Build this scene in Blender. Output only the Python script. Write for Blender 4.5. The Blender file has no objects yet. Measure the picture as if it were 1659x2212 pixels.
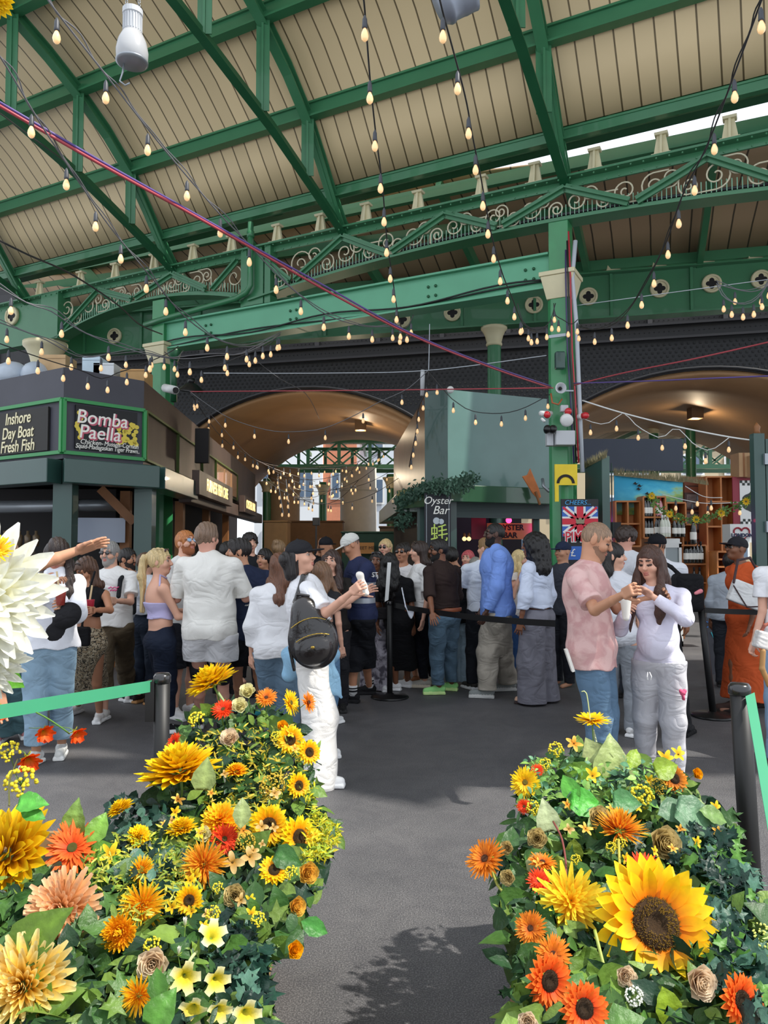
import bpy, math, random
import numpy as np
from mathutils import Vector, Matrix, Euler
random.seed(7)
S = bpy.context.scene
COL = S.collection
# ---------------------------------------------------------------- camera
F, CX, CY, HOR, CAMH = 1640.0, 829.5, 1106.0, 1180.0, 1.62
PITCH = math.atan((HOR - CY) / F)
cd = bpy.data.cameras.new('camera'); cam = bpy.data.objects.new('camera', cd); COL.objects.link(cam)
cam.location = (0, 0, CAMH); cam.rotation_euler = (math.pi/2 + PITCH, 0, 0)
cd.sensor_fit = 'VERTICAL'; cd.sensor_height = 36; cd.lens = F/2212*36; cd.clip_start = .05; cd.clip_end = 300
S.camera = cam
# ---------------------------------------------------------------- sky, sun, exposure
S.view_settings.view_transform = 'Standard'; S.view_settings.look = 'None'; S.view_settings.gamma = 1
S.view_settings.use_curve_mapping = False
EXPOSURE = 0.0
S.view_settings.exposure = EXPOSURE
wd = bpy.data.worlds.new('sky'); S.world = wd; wd.use_nodes = True
bg = wd.node_tree.nodes['Background']; bg.inputs[0].default_value = (.86, .92, 1, 1); bg.inputs[1].default_value = 1.5
sl = bpy.data.lights.new('sun', 'SUN'); sun = bpy.data.objects.new('sun', sl); COL.objects.link(sun)
sl.energy = 5.5; sl.angle = math.radians(.8); sl.color = (1, .95, .86)
SUN_AZ, SUN_EL = 112, 52      # azimuth of the sun measured from straight ahead towards the right
_sd = Vector((math.sin(math.radians(SUN_AZ))*math.cos(math.radians(SUN_EL)), math.cos(math.radians(SUN_AZ))*math.cos(math.radians(SUN_EL)), math.sin(math.radians(SUN_EL))))
sun.rotation_euler = _sd.to_track_quat('Z', 'Y').to_euler(); sun.location = (8, -3, 12)
# ---------------------------------------------------------------- helpers
def P(px, py, Y):
    xc, yc = (px-CX)/F, (CY-py)/F
    d = (xc, math.cos(PITCH)-yc*math.sin(PITCH), math.sin(PITCH)+yc*math.cos(PITCH))
    t = Y/d[1]
    return Vector((d[0]*t, Y, CAMH+d[2]*t))
def G(px, py, z=0):
    a = P(px, py, 1.0); t = (z-CAMH)/(a.z-CAMH)
    return Vector((a.x*t, t, z))
def px2m(n, Y): return n*Y/F
def lin(c):
    if isinstance(c, str):
        c = [int(c[i:i+2], 16)/255 for i in (0, 2, 4)]
    return tuple((x/12.92 if x <= .04045 else ((x+.055)/1.055)**2.4) for x in c)
MATS = {}
def mat(name, col, rough=.6, metal=0, var=0, vscale=6, bump=0, bscale=40, emit=0, trans=0, coat=0, spec=.5, attr=None):
    if name in MATS: return MATS[name]
    m = bpy.data.materials.new(name); m.use_nodes = True; nt = m.node_tree; N = nt.nodes; L = nt.links
    b = N['Principled BSDF']; c = lin(col)
    b.inputs['Base Color'].default_value = (*c, 1); b.inputs['Roughness'].default_value = rough
    b.inputs['Metallic'].default_value = metal; b.inputs['Specular IOR Level'].default_value = spec
    b.inputs['Coat Weight'].default_value = coat
    src = None
    if attr:
        a = N.new('ShaderNodeVertexColor'); a.layer_name = attr; src = a.outputs[0]
    if var or bump:
        tc = N.new('ShaderNodeTexCoord')
    if var:
        n = N.new('ShaderNodeTexNoise'); n.inputs['Scale'].default_value = vscale; n.inputs['Detail'].default_value = 5
        L.new(tc.outputs['Object'], n.inputs['Vector'])
        h = N.new('ShaderNodeHueSaturation')
        mr = N.new('ShaderNodeMapRange'); mr.inputs['From Min'].default_value = .25; mr.inputs['From Max'].default_value = .75
        mr.inputs['To Min'].default_value = 1-var; mr.inputs['To Max'].default_value = 1+var
        L.new(n.outputs['Fac'], mr.inputs['Value']); L.new(mr.outputs[0], h.inputs['Value'])
        if src: L.new(src, h.inputs['Color'])
        else: h.inputs['Color'].default_value = (*c, 1)
        src = h.outputs[0]
    if src: L.new(src, b.inputs['Base Color'])
    if bump:
        n2 = N.new('ShaderNodeTexNoise'); n2.inputs['Scale'].default_value = bscale; n2.inputs['Detail'].default_value = 4
        L.new(tc.outputs['Object'], n2.inputs['Vector'])
        bp = N.new('ShaderNodeBump'); bp.inputs['Strength'].default_value = bump; bp.inputs['Distance'].default_value = .01
        L.new(n2.outputs['Fac'], bp.inputs['Height']); L.new(bp.outputs[0], b.inputs['Normal'])
    if emit:
        b.inputs['Emission Color'].default_value = (*c, 1); b.inputs['Emission Strength'].default_value = emit
    if trans:
        t = N.new('ShaderNodeBsdfTranslucent'); mx = N.new('ShaderNodeMixShader'); mx.inputs[0].default_value = trans
        if src: L.new(src, t.inputs[0])
        else: t.inputs[0].default_value = (*c, 1)
        L.new(b.outputs[0], mx.inputs[1]); L.new(t.outputs[0], mx.inputs[2])
        L.new(mx.outputs[0], N['Material Output'].inputs[0])
    MATS[name] = m
    return m
def frame_from(d):
    d = Vector(d).normalized()
    a = Vector((0, 0, 1)) if abs(d.z) < .9 else Vector((1, 0, 0))
    x = a.cross(d).normalized(); y = d.cross(x)
    return x, y, d
ORG = {}
class MB:
    def __init__(s): s.v = []; s.f = []; s.mi = []; s.c = None
    def add(s, vs, fs, m=0):
        o = len(s.v); s.v += [tuple(p) for p in vs]
        s.f += [tuple(i+o for i in q) for q in fs]; s.mi += [m]*len(fs); return s
    def hexa(s, p, m=0):   # 8 points: bottom 4 ccw, top 4
        return s.add(p, [(3,2,1,0),(4,5,6,7),(0,1,5,4),(1,2,6,5),(2,3,7,6),(3,0,4,7)], m)
    def box(s, a, b, m=0):
        (x0,y0,z0),(x1,y1,z1) = a, b
        return s.hexa([(x0,y0,z0),(x1,y0,z0),(x1,y1,z0),(x0,y1,z0),(x0,y0,z1),(x1,y0,z1),(x1,y1,z1),(x0,y1,z1)], m)
    def bar(s, a, b, w, h, m=0, up=None):   # rectangular bar from a to b; w sideways, h along up
        a, b = Vector(a), Vector(b); d = (b-a).normalized()
        up = Vector(up) if up else (Vector((0,0,1)) if abs(d.z) < .95 else Vector((0,1,0)))
        x = d.cross(up).normalized(); y = x.cross(d).normalized()
        q = []
        for c in (a, b):
            for i, j in ((-1,-1),(1,-1),(1,1),(-1,1)): q.append(c + x*(i*w/2) + y*(j*h/2))
        return s.hexa(q, m)
    def tube(s, pts, r, n=8, m=0, cap=True, twist=0):
        pts = [Vector(p) for p in pts]; k = len(pts); rs = r if isinstance(r, (list, tuple)) else [r]*k
        vs = []; x = None
        for i, p in enumerate(pts):
            d = (pts[min(i+1,k-1)]-pts[max(i-1,0)]).normalized()
            if x is None: x = frame_from(d)[0]
            x = (x - d*x.dot(d)).normalized(); y = d.cross(x)
            for j in range(n):
                t = 2*math.pi*j/n; vs.append(p + (x*math.cos(t)+y*math.sin(t))*rs[i])
        fs = [(i*n+j, i*n+(j+1)%n, (i+1)*n+(j+1)%n, (i+1)*n+j) for i in range(k-1) for j in range(n)]
        if cap: fs += [tuple(range(n-1,-1,-1)), tuple(range((k-1)*n, k*n))]
        return s.add(vs, fs, m)
    def lathe(s, prof, c=(0,0,0), axis=(0,0,1), n=20, m=0):  # prof: (r, h)
        x, y, d = frame_from(axis); c = Vector(c); vs = []; k = len(prof)
        for r, h in prof:
            for j in range(n):
                t = 2*math.pi*j/n; vs.append(c + d*h + (x*math.cos(t)+y*math.sin(t))*max(r,1e-4))
        fs = [(i*n+j, i*n+(j+1)%n, (i+1)*n+(j+1)%n, (i+1)*n+j) for i in range(k-1) for j in range(n)]
        fs += [tuple(range(n-1,-1,-1)), tuple(range((k-1)*n, k*n))]
        return s.add(vs, fs, m)
    def sphere(s, c, r, n=12, m=0, sc=(1,1,1), k=8):
        c = Vector(c); vs = []
        for i in range(k+1):
            a = math.pi*i/k
            for j in range(n):
                t = 2*math.pi*j/n
                vs.append((c.x+sc[0]*r*max(math.sin(a),1e-3)*math.cos(t), c.y+sc[1]*r*max(math.sin(a),1e-3)*math.sin(t), c.z-sc[2]*r*math.cos(a)))
        fs = [(i*n+j, i*n+(j+1)%n, (i+1)*n+(j+1)%n, (i+1)*n+j) for i in range(k) for j in range(n)]
        return s.add(vs, fs, m)
    def plate(s, quad, t, m=0):  # quad of 4 points given thickness t along -normal
        q = [Vector(p) for p in quad]; n = (q[1]-q[0]).cross(q[3]-q[0]).normalized()
        return s.hexa([p-n*t for p in q]+q, m)
    def poly(s, pts2, o, ax, ay, t, m=0):  # extruded polygon outline in plane (o, ax, ay), thickness along ax x ay
        o, ax, ay = Vector(o), Vector(ax), Vector(ay); n = ax.cross(ay).normalized()
        a = [o+ax*x+ay*y for x, y in pts2]; b = [p+n*t for p in a]; k = len(a)
        fs = [tuple(range(k-1,-1,-1)), tuple(range(k,2*k))] + [(i,(i+1)%k,k+(i+1)%k,k+i) for i in range(k)]
        return s.add(a+b, fs, m)
    def build(s, name, mats, parent=None, smooth=False, cols=None, bevel=0):
        me = bpy.data.meshes.new(name)
        mats = mats if isinstance(mats, (list, tuple)) else [mats]
        o = bpy.data.objects.new(name, me); COL.objects.link(o)
        off = Vector((0,0,0))
        if parent is not None: off = ORG.get(parent.name, Vector((0,0,0)))
        me.from_pydata([(x-off.x, y-off.y, z-off.z) for x,y,z in s.v], [], s.f)
        for m in mats: me.materials.append(m)
        if len(mats) > 1: me.polygons.foreach_set('material_index', s.mi)
        if smooth: me.polygons.foreach_set('use_smooth', [True]*len(me.polygons))
        if cols is not None:
            ca = me.color_attributes.new('Col', 'FLOAT_COLOR', 'POINT')
            ca.data.foreach_set('color', np.asarray(cols, np.float32).ravel())
        if parent is not None: o.parent = parent; ORG[o.name] = off
        if bevel:
            bv = o.modifiers.new('bevel', 'BEVEL'); bv.width = bevel; bv.segments = 2; bv.limit_method = 'ANGLE'
        return o
def tag(o, label, cat, group=None):
    o['label'] = label; o['category'] = cat
    if group: o['group'] = group
    return o
def thing(name, label, cat, loc=(0,0,0), group=None):
    o = bpy.data.objects.new(name, None); COL.objects.link(o); o.location = loc; o.empty_display_size = .1
    ORG[o.name] = Vector(loc)
    return tag(o, label, cat, group)
def struct(o): o['kind'] = 'structure'; return o
def dup(o, parent=None, **kw):
    c = o.copy(); COL.objects.link(c)
    if parent is not None: c.parent = parent
    for k, v in kw.items(): setattr(c, k, v)
    for ch in o.children: dup(ch, c)
    return c
def text(s_, name, m, parent, center, right, up, size, extrude=.003, shear=0, align='CENTER', offset=0, sx=1.0):
    cu = bpy.data.curves.new(name, 'FONT'); cu.body = s_; cu.size = size; cu.extrude = extrude
    cu.align_x = align; cu.align_y = 'CENTER'; cu.shear = shear; cu.offset = offset
    to = bpy.data.objects.new(name, cu); COL.objects.link(to)
    bpy.context.view_layer.update()
    me = bpy.data.meshes.new_from_object(to.evaluated_get(bpy.context.evaluated_depsgraph_get()))
    bpy.data.objects.remove(to)
    o = bpy.data.objects.new(name, me); COL.objects.link(o); me.materials.clear(); me.materials.append(m)
    right = Vector(right).normalized(); up = Vector(up).normalized(); n = right.cross(up).normalized()
    M = Matrix((( right.x, up.x, n.x, 0), (right.y, up.y, n.y, 0), (right.z, up.z, n.z, 0), (0,0,0,1)))
    me.transform(M @ Matrix.Diagonal((sx, 1, 1, 1)))
    off = ORG.get(parent.name, Vector((0,0,0)))
    me.transform(Matrix.Translation(Vector(center)-off))
    o.parent = parent; ORG[o.name] = off
    return o
# ================================================================ materials
M_green = mat('green_paint', '38754f', .38, var=.08, vscale=3, coat=.2)
M_dgreen = mat('dark_green_paint', '1d5636', .4, var=.1, vscale=3)
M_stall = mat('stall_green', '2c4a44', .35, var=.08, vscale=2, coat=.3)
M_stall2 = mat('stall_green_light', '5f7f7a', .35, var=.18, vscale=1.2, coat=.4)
M_cream = mat('cream_paint', 'cfc6a2', .5, var=.05)
M_soffit = mat('vault_plaster', 'a17c56', .6, var=.1, vscale=1.5)
M_black = mat('black_iron', '1b1b1f', .5, var=.15, vscale=3)
M_blackp = mat('black_plastic', '131314', .35)
M_navy = mat('navy_panel', '3a4250', .6, var=.08, vscale=2)
M_parapet = mat('dark_grey_board', '43434c', .6, var=.12, vscale=2)
M_brownwall = mat('brown_side_board', '4a3a33', .55, var=.35, vscale=1.5)
M_wood = mat('brown_wood', '8a5a32', .55, var=.2, vscale=4)
M_shelf = mat('shelf_wood', 'b8733c', .5, var=.18, vscale=5)
M_ply = mat('cardboard', 'b3906a', .75, var=.06)
M_white = mat('white_paint', 'dfe0de', .5)
M_grey = mat('grey_metal', '9aa0a6', .35, metal=.6)
M_greyp = mat('grey_plastic', 'b9bcc0', .5)
M_pipe = mat('pipe_grey', 'b5bcc4', .45)
M_red = mat('red_plastic', 'c8242e', .25, coat=.5)
M_shut = mat('shutter_steel', '4a5a5a', .4, metal=.5)
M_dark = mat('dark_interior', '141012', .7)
M_glass = mat('bulb_glass', 'fff3dc', .05)
# boards of the roof: cream boards with dark seams running up the slope
def stripes_mat(name, col, seam, coord_scale, width, rough=.55, axis=0, var=.08):
    m = bpy.data.materials.new(name); m.use_nodes = True; N = m.node_tree.nodes; L = m.node_tree.links
    b = N['Principled BSDF']; b.inputs['Roughness'].default_value = rough
    a = N.new('ShaderNodeAttribute'); a.attribute_name = 'UVMap'; 
    sx = N.new('ShaderNodeSeparateXYZ'); L.new(a.outputs['Vector'], sx.inputs[0])
    mu = N.new('ShaderNodeMath'); mu.operation = 'MULTIPLY'; mu.inputs[1].default_value = coord_scale; L.new(sx.outputs[axis], mu.inputs[0])
    fr = N.new('ShaderNodeMath'); fr.operation = 'FRACT'; L.new(mu.outputs[0], fr.inputs[0])
    lt = N.new('ShaderNodeMath'); lt.operation = 'LESS_THAN'; lt.inputs[1].default_value = width; L.new(fr.outputs[0], lt.inputs[0])
    fl = N.new('ShaderNodeMath'); fl.operation = 'FLOOR'; L.new(mu.outputs[0], fl.inputs[0])
    wn = N.new('ShaderNodeTexWhiteNoise'); wn.noise_dimensions = '1D'; L.new(fl.outputs[0], wn.inputs['W'])
    mr = N.new('ShaderNodeMapRange'); mr.inputs['To Min'].default_value = 1-var; mr.inputs['To Max'].default_value = 1+var; L.new(wn.outputs[0], mr.inputs['Value'])
    h = N.new('ShaderNodeHueSaturation'); h.inputs['Color'].default_value = (*lin(col), 1); L.new(mr.outputs[0], h.inputs['Value'])
    mx = N.new('ShaderNodeMix'); mx.data_type = 'RGBA'; L.new(lt.outputs[0], mx.inputs[0]); L.new(h.outputs[0], mx.inputs[6]); mx.inputs[7].default_value = (*lin(seam), 1)
    L.new(mx.outputs[2], b.inputs['Base Color']); MATS[name] = m; return m
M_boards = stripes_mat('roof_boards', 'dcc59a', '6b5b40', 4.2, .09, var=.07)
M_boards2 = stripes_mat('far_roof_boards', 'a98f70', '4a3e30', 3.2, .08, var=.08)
M_roller = stripes_mat('roller_slats', '4c5b5b', '1c2222', 11, .2, axis=1, var=.05)
M_brick = stripes_mat('red_brick', '8a4a30', '3c2218', 13, .15, axis=1, var=.2)
def uv_grid(name, fn, us, vs, m, parent=None, uvf=None, thick=0, smooth=True):
    mb = MB(); nu, nv = len(us), len(vs)
    mb.v = [tuple(fn(u, v)) for v in vs for u in us]
    mb.f = [(j*nu+i, j*nu+i+1, (j+1)*nu+i+1, (j+1)*nu+i) for j in range(nv-1) for i in range(nu-1)]
    mb.mi = [0]*len(mb.f)
    o = mb.build(name, m, parent, smooth)
    uvl = o.data.uv_layers.new(name='UVMap'); uvv = [(uvf(u, v) if uvf else (u, v)) for v in vs for u in us]
    flat = []
    for p in o.data.polygons:
        for vi in p.vertices: flat += uvv[vi]
    uvl.data.foreach_set('uv', flat)
    if thick:
        sm = o.modifiers.new('solid', 'SOLIDIFY'); sm.thickness = thick; sm.offset = -1
    return o
# ================================================================ floor
def floor_mat():
    m = bpy.data.materials.new('asphalt'); m.use_nodes = True; N = m.node_tree.nodes; L = m.node_tree.links
    b = N['Principled BSDF']; tc = N.new('ShaderNodeTexCoord')
    n1 = N.new('ShaderNodeTexNoise'); n1.inputs['Scale'].default_value = 1.1; n1.inputs['Detail'].default_value = 6; n1.inputs['Roughness'].default_value = .6
    n2 = N.new('ShaderNodeTexNoise'); n2.inputs['Scale'].default_value = 160; n2.inputs['Detail'].default_value = 2
    n3 = N.new('ShaderNodeTexNoise'); n3.inputs['Scale'].default_value = 3.5; n3.inputs['Detail'].default_value = 8; n3.inputs['Distortion'].default_value = 2
    for n in (n1, n2, n3): L.new(tc.outputs['Object'], n.inputs['Vector'])
    r1 = N.new('ShaderNodeValToRGB'); e = r1.color_ramp.elements
    e[0].position = .3; e[0].color = (*lin('4d4d50'), 1); e[1].position = .7; e[1].color = (*lin('605f61'), 1); L.new(n1.outputs[0], r1.inputs[0])
    r2 = N.new('ShaderNodeValToRGB'); e = r2.color_ramp.elements
    e[0].position = .44; e[0].color = (.72, .72, .72, 1); e[1].position = .66; e[1].color = (1.75, 1.72, 1.65, 1); L.new(n2.outputs[0], r2.inputs[0])
    r3 = N.new('ShaderNodeValToRGB'); e = r3.color_ramp.elements
    e[0].position = .3; e[0].color = (.82, .82, .84, 1); e[1].position = .62; e[1].color = (1, 1, 1, 1); L.new(n3.outputs[0], r3.inputs[0])
    m1 = N.new('ShaderNodeMix'); m1.data_type = 'RGBA'; m1.blend_type = 'MULTIPLY'; m1.inputs[0].default_value = 1
    m2 = N.new('ShaderNodeMix'); m2.data_type = 'RGBA'; m2.blend_type = 'MULTIPLY'; m2.inputs[0].default_value = 1
    L.new(r1.outputs[0], m1.inputs[6]); L.new(r2.outputs[0], m1.inputs[7]); L.new(m1.outputs[2], m2.inputs[6]); L.new(r3.outputs[0], m2.inputs[7])
    L.new(m2.outputs[2], b.inputs['Base Color']); b.inputs['Roughness'].default_value = .62
    bp = N.new('ShaderNodeBump'); bp.inputs['Strength'].default_value = .5; bp.inputs['Distance'].default_value = .004
    L.new(n2.outputs[0], bp.inputs['Height']); L.new(bp.outputs[0], b.inputs['Normal'])
    return m
mb = MB(); mb.box((-22, -3, -.2), (22, 44, 0)); struct(mb.build('floor', floor_mat()))
# ================================================================ roof (barrel roof over the near hall)
T0 = Vector((2.44, 10.4, 0)); U = Vector((-.886, .4635, 0)); V = Vector((.4635, .886, 0))
def T(s, w, z):
    p = T0 + U*s - V*w
    if z > 2: Y_ = 12-.886*w; a = (z-CAMH)/Y_; z = CAMH+Y_*math.tan(math.atan(a-math.tan(PITCH))+PITCH)
    return Vector((p.x, p.y, z))
def s_at(px, w=0):     # distance along the girder line seen at column px
    k = (px-CX)/F
    return ((T0.x - V.x*w) - k*(T0.y - V.y*w)) / (k*U.y - U.x)
PROF = [(.32, 7.1), (.7, 7.52), (1.07, 7.97), (1.6, 8.38), (2.18, 8.72), (2.75, 8.98), (3.36, 9.2), (4.2, 9.42), (5.2, 9.58)]
def roofz(w): return float(np.interp(w, [p[0] for p in PROF], [p[1] for p in PROF]))
roof = thing('ceiling', 'green iron and cream board barrel roof over the hall', 'roof', (0, 0, 6.7)); struct(roof)
ws = [p[0] for p in PROF]
arc = [0]
for a, b in zip(PROF, PROF[1:]): arc.append(arc[-1]+math.hypot(b[0]-a[0], b[1]-a[1]))
ss = np.linspace(-8.5, 15, 3)
boards = uv_grid('roof_boards', lambda s, w: T(s, w, roofz(w)+.1), list(ss), ws, M_boards, roof, thick=.03)
for w, sz in ((.32, .13), (1.07, .2), (2.18, .2), (3.36, .2), (4.6, .2)):
    m_ = MB(); z = roofz(w)
    m_.bar(T(-8.5, w, z-.02), T(15, w, z-.02), .05, sz, 0); m_.bar(T(-8.5, w, z-.02-sz/2), T(15, w, z-.02-sz/2), sz*.75, .03, 0)
    m_.bar(T(-8.5, w, z-.02+sz/2), T(15, w, z-.02+sz/2), sz*.6, .03, 0)
    m_.build('purlin', M_green, roof)
m_ = MB(); m_.bar(T(-8.5, .02, 7.22), T(15, .02, 7.22), .05, .26); m_.bar(T(-8.5, .0, 7.09), T(15, .0, 7.09), .2, .03); m_.bar(T(-8.5, -.1, 7.36), T(15, -.1, 7.36), .6, .04)
for i in range(24): m_.bar(T(-5+i*.85, .06, 7.1), T(-5+i*.85, .06, 7.34), .12, .08)
m_.build('gutter_beam', M_dgreen, roof)
RIBS = [-3.75, -.1, 3.48, 7.09, 11.1]
def ribw(w): return float(np.interp(w, [0, .32, .7, 1.07, 1.6, 2.18, 2.75, 3.36, 4.2, 5.2], [6.62, 6.95, 7.43, 7.86, 8.28, 8.62, 8.88, 9.1, 9.32, 9.48]))
def tiew(w): return float(np.interp(w, [0, 1, 1.97, 3.36, 4.05, 5.2], [6.6, 6.98, 7.33, 7.7, 7.85, 8.05]))
for s in RIBS:
    m_ = MB(); wl = [0, .32, .7, 1.07, 1.6, 2.18, 2.75, 3.36, 4.2, 5.2]
    for a, b in zip(wl, wl[1:]):
        m_.bar(T(s, a, ribw(a)), T(s, b, ribw(b)), .035, .15); m_.bar(T(s, a, ribw(a)-.085), T(s, b, ribw(b)-.085), .15, .02)
        m_.bar(T(s, a, ribw(a)+.075), T(s, b, ribw(b)+.075), .15, .02)
    m_.build('arched_rib', M_green, roof)
    m_ = MB(); wl = [0, 1, 1.97, 3.36, 4.05, 5.2]
    for a, b in zip(wl, wl[1:]):
        m_.bar(T(s, a, tiew(a)), T(s, b, tiew(b)), .03, .13); m_.bar(T(s, a, tiew(a)-.065), T(s, b, tiew(b)-.065), .13, .02)
    m_.build('tie_bar', M_dgreen, roof)
    for w in (1.07, 2.18, 3.36, 4.6):
        m_ = MB(); m_.bar(T(s, w, tiew(w)), T(s, w, ribw(w)), .03, .1); m_.bar(T(s-.05, w, tiew(w)), T(s-.05, w, ribw(w)), .015, .1, up=(1,0,0))
        m_.bar(T(s+.05, w, tiew(w)), T(s+.05, w, ribw(w)), .015, .1, up=(1,0,0))
        m_.build('hanger', M_green, roof)
# unseen sun blocker on the right, added to shade the crowd except one streak
m_ = MB()
for y0, y1 in ((2.55, 3.0), (3.25, 8.0)): m_.box((3.4, y0, 9.9), (15, y1, 9.98))
for x in np.arange(3.6, 15, 2.2): m_.box((x, 2.2, 9.75), (x+.12, 8, 9.9))
m_.build('sun_blocker', M_boards2, roof)
# ================================================================ lattice girder
girder = thing('lattice_girder', 'long green riveted lattice girder with cream iron scrollwork under the roof edge', 'girder', tuple(T(0, 0, 6.6)))
ZT = 6.62
def zb(s):   # underside of the girder: flat arches between the piers
    if s > 10.3: return 5.7
    if s > 5.45: return 5.68 + .42*max(0, 1-((s-7.6)/2.6)**2) if s < 10.2 else 5.68
    return 5.72 + .33*max(0, 1-((s-.6)/4.9)**2) 
m_ = MB()
m_.bar(T(-6, 0, ZT), T(15, 0, ZT), .3, .03); m_.bar(T(-6, 0, ZT-.06), T(15, 0, ZT-.06), .03, .11)
m_.build('top_chord', M_green, girder)
m_ = MB(); sl_ = list(np.linspace(-6, 5.3, 34)); sl2 = list(np.linspace(5.45, 10.3, 22))
for L_ in (sl_, sl2):
    for a, b in zip(L_, L_[1:]):
        m_.bar(T(a, 0, zb(a)), T(b, 0, zb(b)), .3, .03); m_.bar(T(a, 0, zb(a)+.05), T(b, 0, zb(b)+.05), .03, .08)
m_.build('bottom_chord', M_green, girder)
def diag(a, b):
    m_ = MB(); p, q = T(a, .05, zb(a)+.12), T(b, .05, ZT-.12)
    m_.bar(p, q, .03, .12, up=(0,0,1)); m_.bar(p, q, .12, .02, up=(0,0,1)); m_.build('diagonal', M_green, girder)
nodes_top = [-3.75, -1.92, -.1, 1.7, 3.48]     # feet of the ribs and halfway
for t_, l_, r_ in ((-3.75,-4.6,-2.85), (-1.92,-2.75,-1.05), (-.1,-.95,.8), (1.7,.9,2.6), (3.48,2.7,4.4), (5.15,4.5,5.2)):
    diag(l_, t_); 
    if t_ < 5: diag(r_, t_)
for t_, l_, r_ in ((7.09,6.3,8.0), (9.0,8.1,10.0)): diag(l_, t_); diag(r_, t_)
diag(6.15, 5.6)
m_ = MB()
for s in (4.92, 5.1, 5.42): m_.bar(T(s, 0, 5.66), T(s, 0, ZT), .12, .2, up=V)
m_.bar(T(5.2, .1, 5.66), T(5.2, .1, 6.5), .4, .02, up=V)
m_.build('pier_post', M_green, girder)
# scrolls
M_scroll = mat('cream_scroll', 'cbc3a8', .4, var=.05)
def scroll(c, r, turn, flip, tail):
    pts = []; n = 30
    for i in range(n):
        t = i/(n-1); a = turn + flip*t*2*math.pi*1.6; rr = r*(1-.85*t)
        pts.append((c[0]+rr*math.cos(a), c[1]+rr*math.sin(a)))
    x0, y0 = pts[0]; dx, dy = -math.sin(turn)*flip, math.cos(turn)*flip
    tl = [(x0-dx*tail*k, y0-dy*tail*k*(1-k*.4)) for k in (1, .66, .33)]
    return tl + pts
def scroll_part(a, b):
    m_ = MB(); rnd = random.Random(int(a*10)); s = a; k = 0
    while s < b:
        h = ZT-.12-(zb(s)+.1); r = h*(.42 if k % 3 == 0 else .3)
        zc = zb(s)+.1+h*(.5 if k % 3 == 0 else (.3 if k % 3 == 1 else .66))
        pts = scroll((s, zc), r, rnd.choice((0, 3.14, 1.57, -1.57)), rnd.choice((-1, 1)), h*.5)
        pts = [(x, min(max(y, zb(s)+.1), ZT-.12)) for x, y in pts]
        m_.tube([T(x, 0, y) for x, y in pts], .012, 5)
        s += r*1.75; k += 1
    return m_
for a, b in ((-5.5,-3.0), (-2.9,-1), (-.9,.85), (.95,2.6), (2.7,4.8), (5.7,7.9), (8,10.1)):
    scroll_part(a, b).build('scrollwork', M_scroll, girder, smooth=True)
for a, b in ((-5.5, 5), (5.6, 10.1)):
    m_ = MB()
    for s in np.arange(a, b, .06): m_.bar(T(s, 0, zb(s)+.1), T(s, 0, zb(s)+.25), .012, .006)
    m_.build('spike_row', mat('spike_green', '7fae92', .4), girder)
m_ = MB()
for s in np.arange(-5.8, 14, .16): m_.sphere(T(s, .16, ZT-.05), .016, 5, k=3); m_.sphere(T(s, .1, ZT-.13), .014, 5, k=3)
m_.build('rivets', M_green, girder)['kind'] = 'stuff'
m_ = MB(); m_.tube([T(x, -.02, zb(x)+.13) for x in np.linspace(-5.5, 4.7, 20)], .022, 6); m_.build('conduit', M_black, girder, True)
# cream brackets on the girder
for px in (75, 165, 240, 325, 410, 495, 595, 690, 790, 905, 1045, 1163, 1295, 1443, 1595):
    s = s_at(px, .0); m_ = MB(); c = T(s, 0, ZT+.015)
    def ring(hw, hd, z): return [T(s-hw, -hd, z), T(s-hw, hd, z), T(s+hw, hd, z), T(s+hw, -hd, z)]
    m_.hexa(ring(.12, .1, ZT+.015)+ring(.12, .1, ZT+.045)); m_.hexa(ring(.1, .03, ZT+.045)+ring(.055, .02, ZT+.3))
    m_.hexa(ring(.015, .09, ZT+.045)+ring(.015, .05, ZT+.3)); m_.hexa(ring(.08, .06, ZT+.3)+ring(.085, .07, ZT+.33))
    m_.build('bracket', M_cream, girder)
# left end plate of the girder with its quatrefoil, beyond the round column
m_ = MB(); m_.bar(T(10.5, 0, 6.15), T(14, 0, 6.15), .04, .9); m_.bar(T(10.5, 0, 5.7), T(14, 0, 5.7), .25, .03); m_.bar(T(10.25, 0, 5.7), T(10.25, 0, ZT), .5, .3, up=V)
m_.build('end_plate', M_green, girder)
def quatrefoil(parent, c, ax, ay, n, r):
    m_ = MB(); x, y = Vector(ax), Vector(ay); n = Vector(n)
    k = 28; prof = [(r, -.03), (r, .03), (r*.93, .045), (r*.8, .045), (r*.74, .03), (r*.74, -.03)]
    vs = [c + (x*math.cos(2*math.pi*j/k)+y*math.sin(2*math.pi*j/k))*a + n*b for a, b in prof for j in range(k)]
    m_.add(vs, [(i*k+j, i*k+(j+1)%k, ((i+1)%6)*k+(j+1)%k, ((i+1)%6)*k+j) for i in range(6) for j in range(k)])
    # lobed web plate
    ring = [(math.cos(t)*r*.76, math.sin(t)*r*.76) for t in np.linspace(0, 2*math.pi, 49)[:-1]]
    q = []
    for t in np.linspace(0, 2*math.pi, 49)[:-1]:
        rr = r*(.36+.24*abs(math.cos(2*t))); q.append((math.cos(t)*rr, math.sin(t)*rr))
    vs = [c+x*a+y*b+n*.02 for a, b in ring]+[c+x*a+y*b+n*.02 for a, b in q]
    m_.add(vs, [(j, (j+1)%48, 48+(j+1)%48, 48+j) for j in range(48)])
    o = m_.build('quatrefoil_ring', M_cream, parent, True)
    m2 = MB(); m2.poly([(math.cos(t)*r*.7, math.sin(t)*r*.7) for t in np.linspace(0, 2*math.pi, 25)[:-1]], c+n*.0, x, y, .008); m2.build('dark_opening', M_dark, o)
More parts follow.
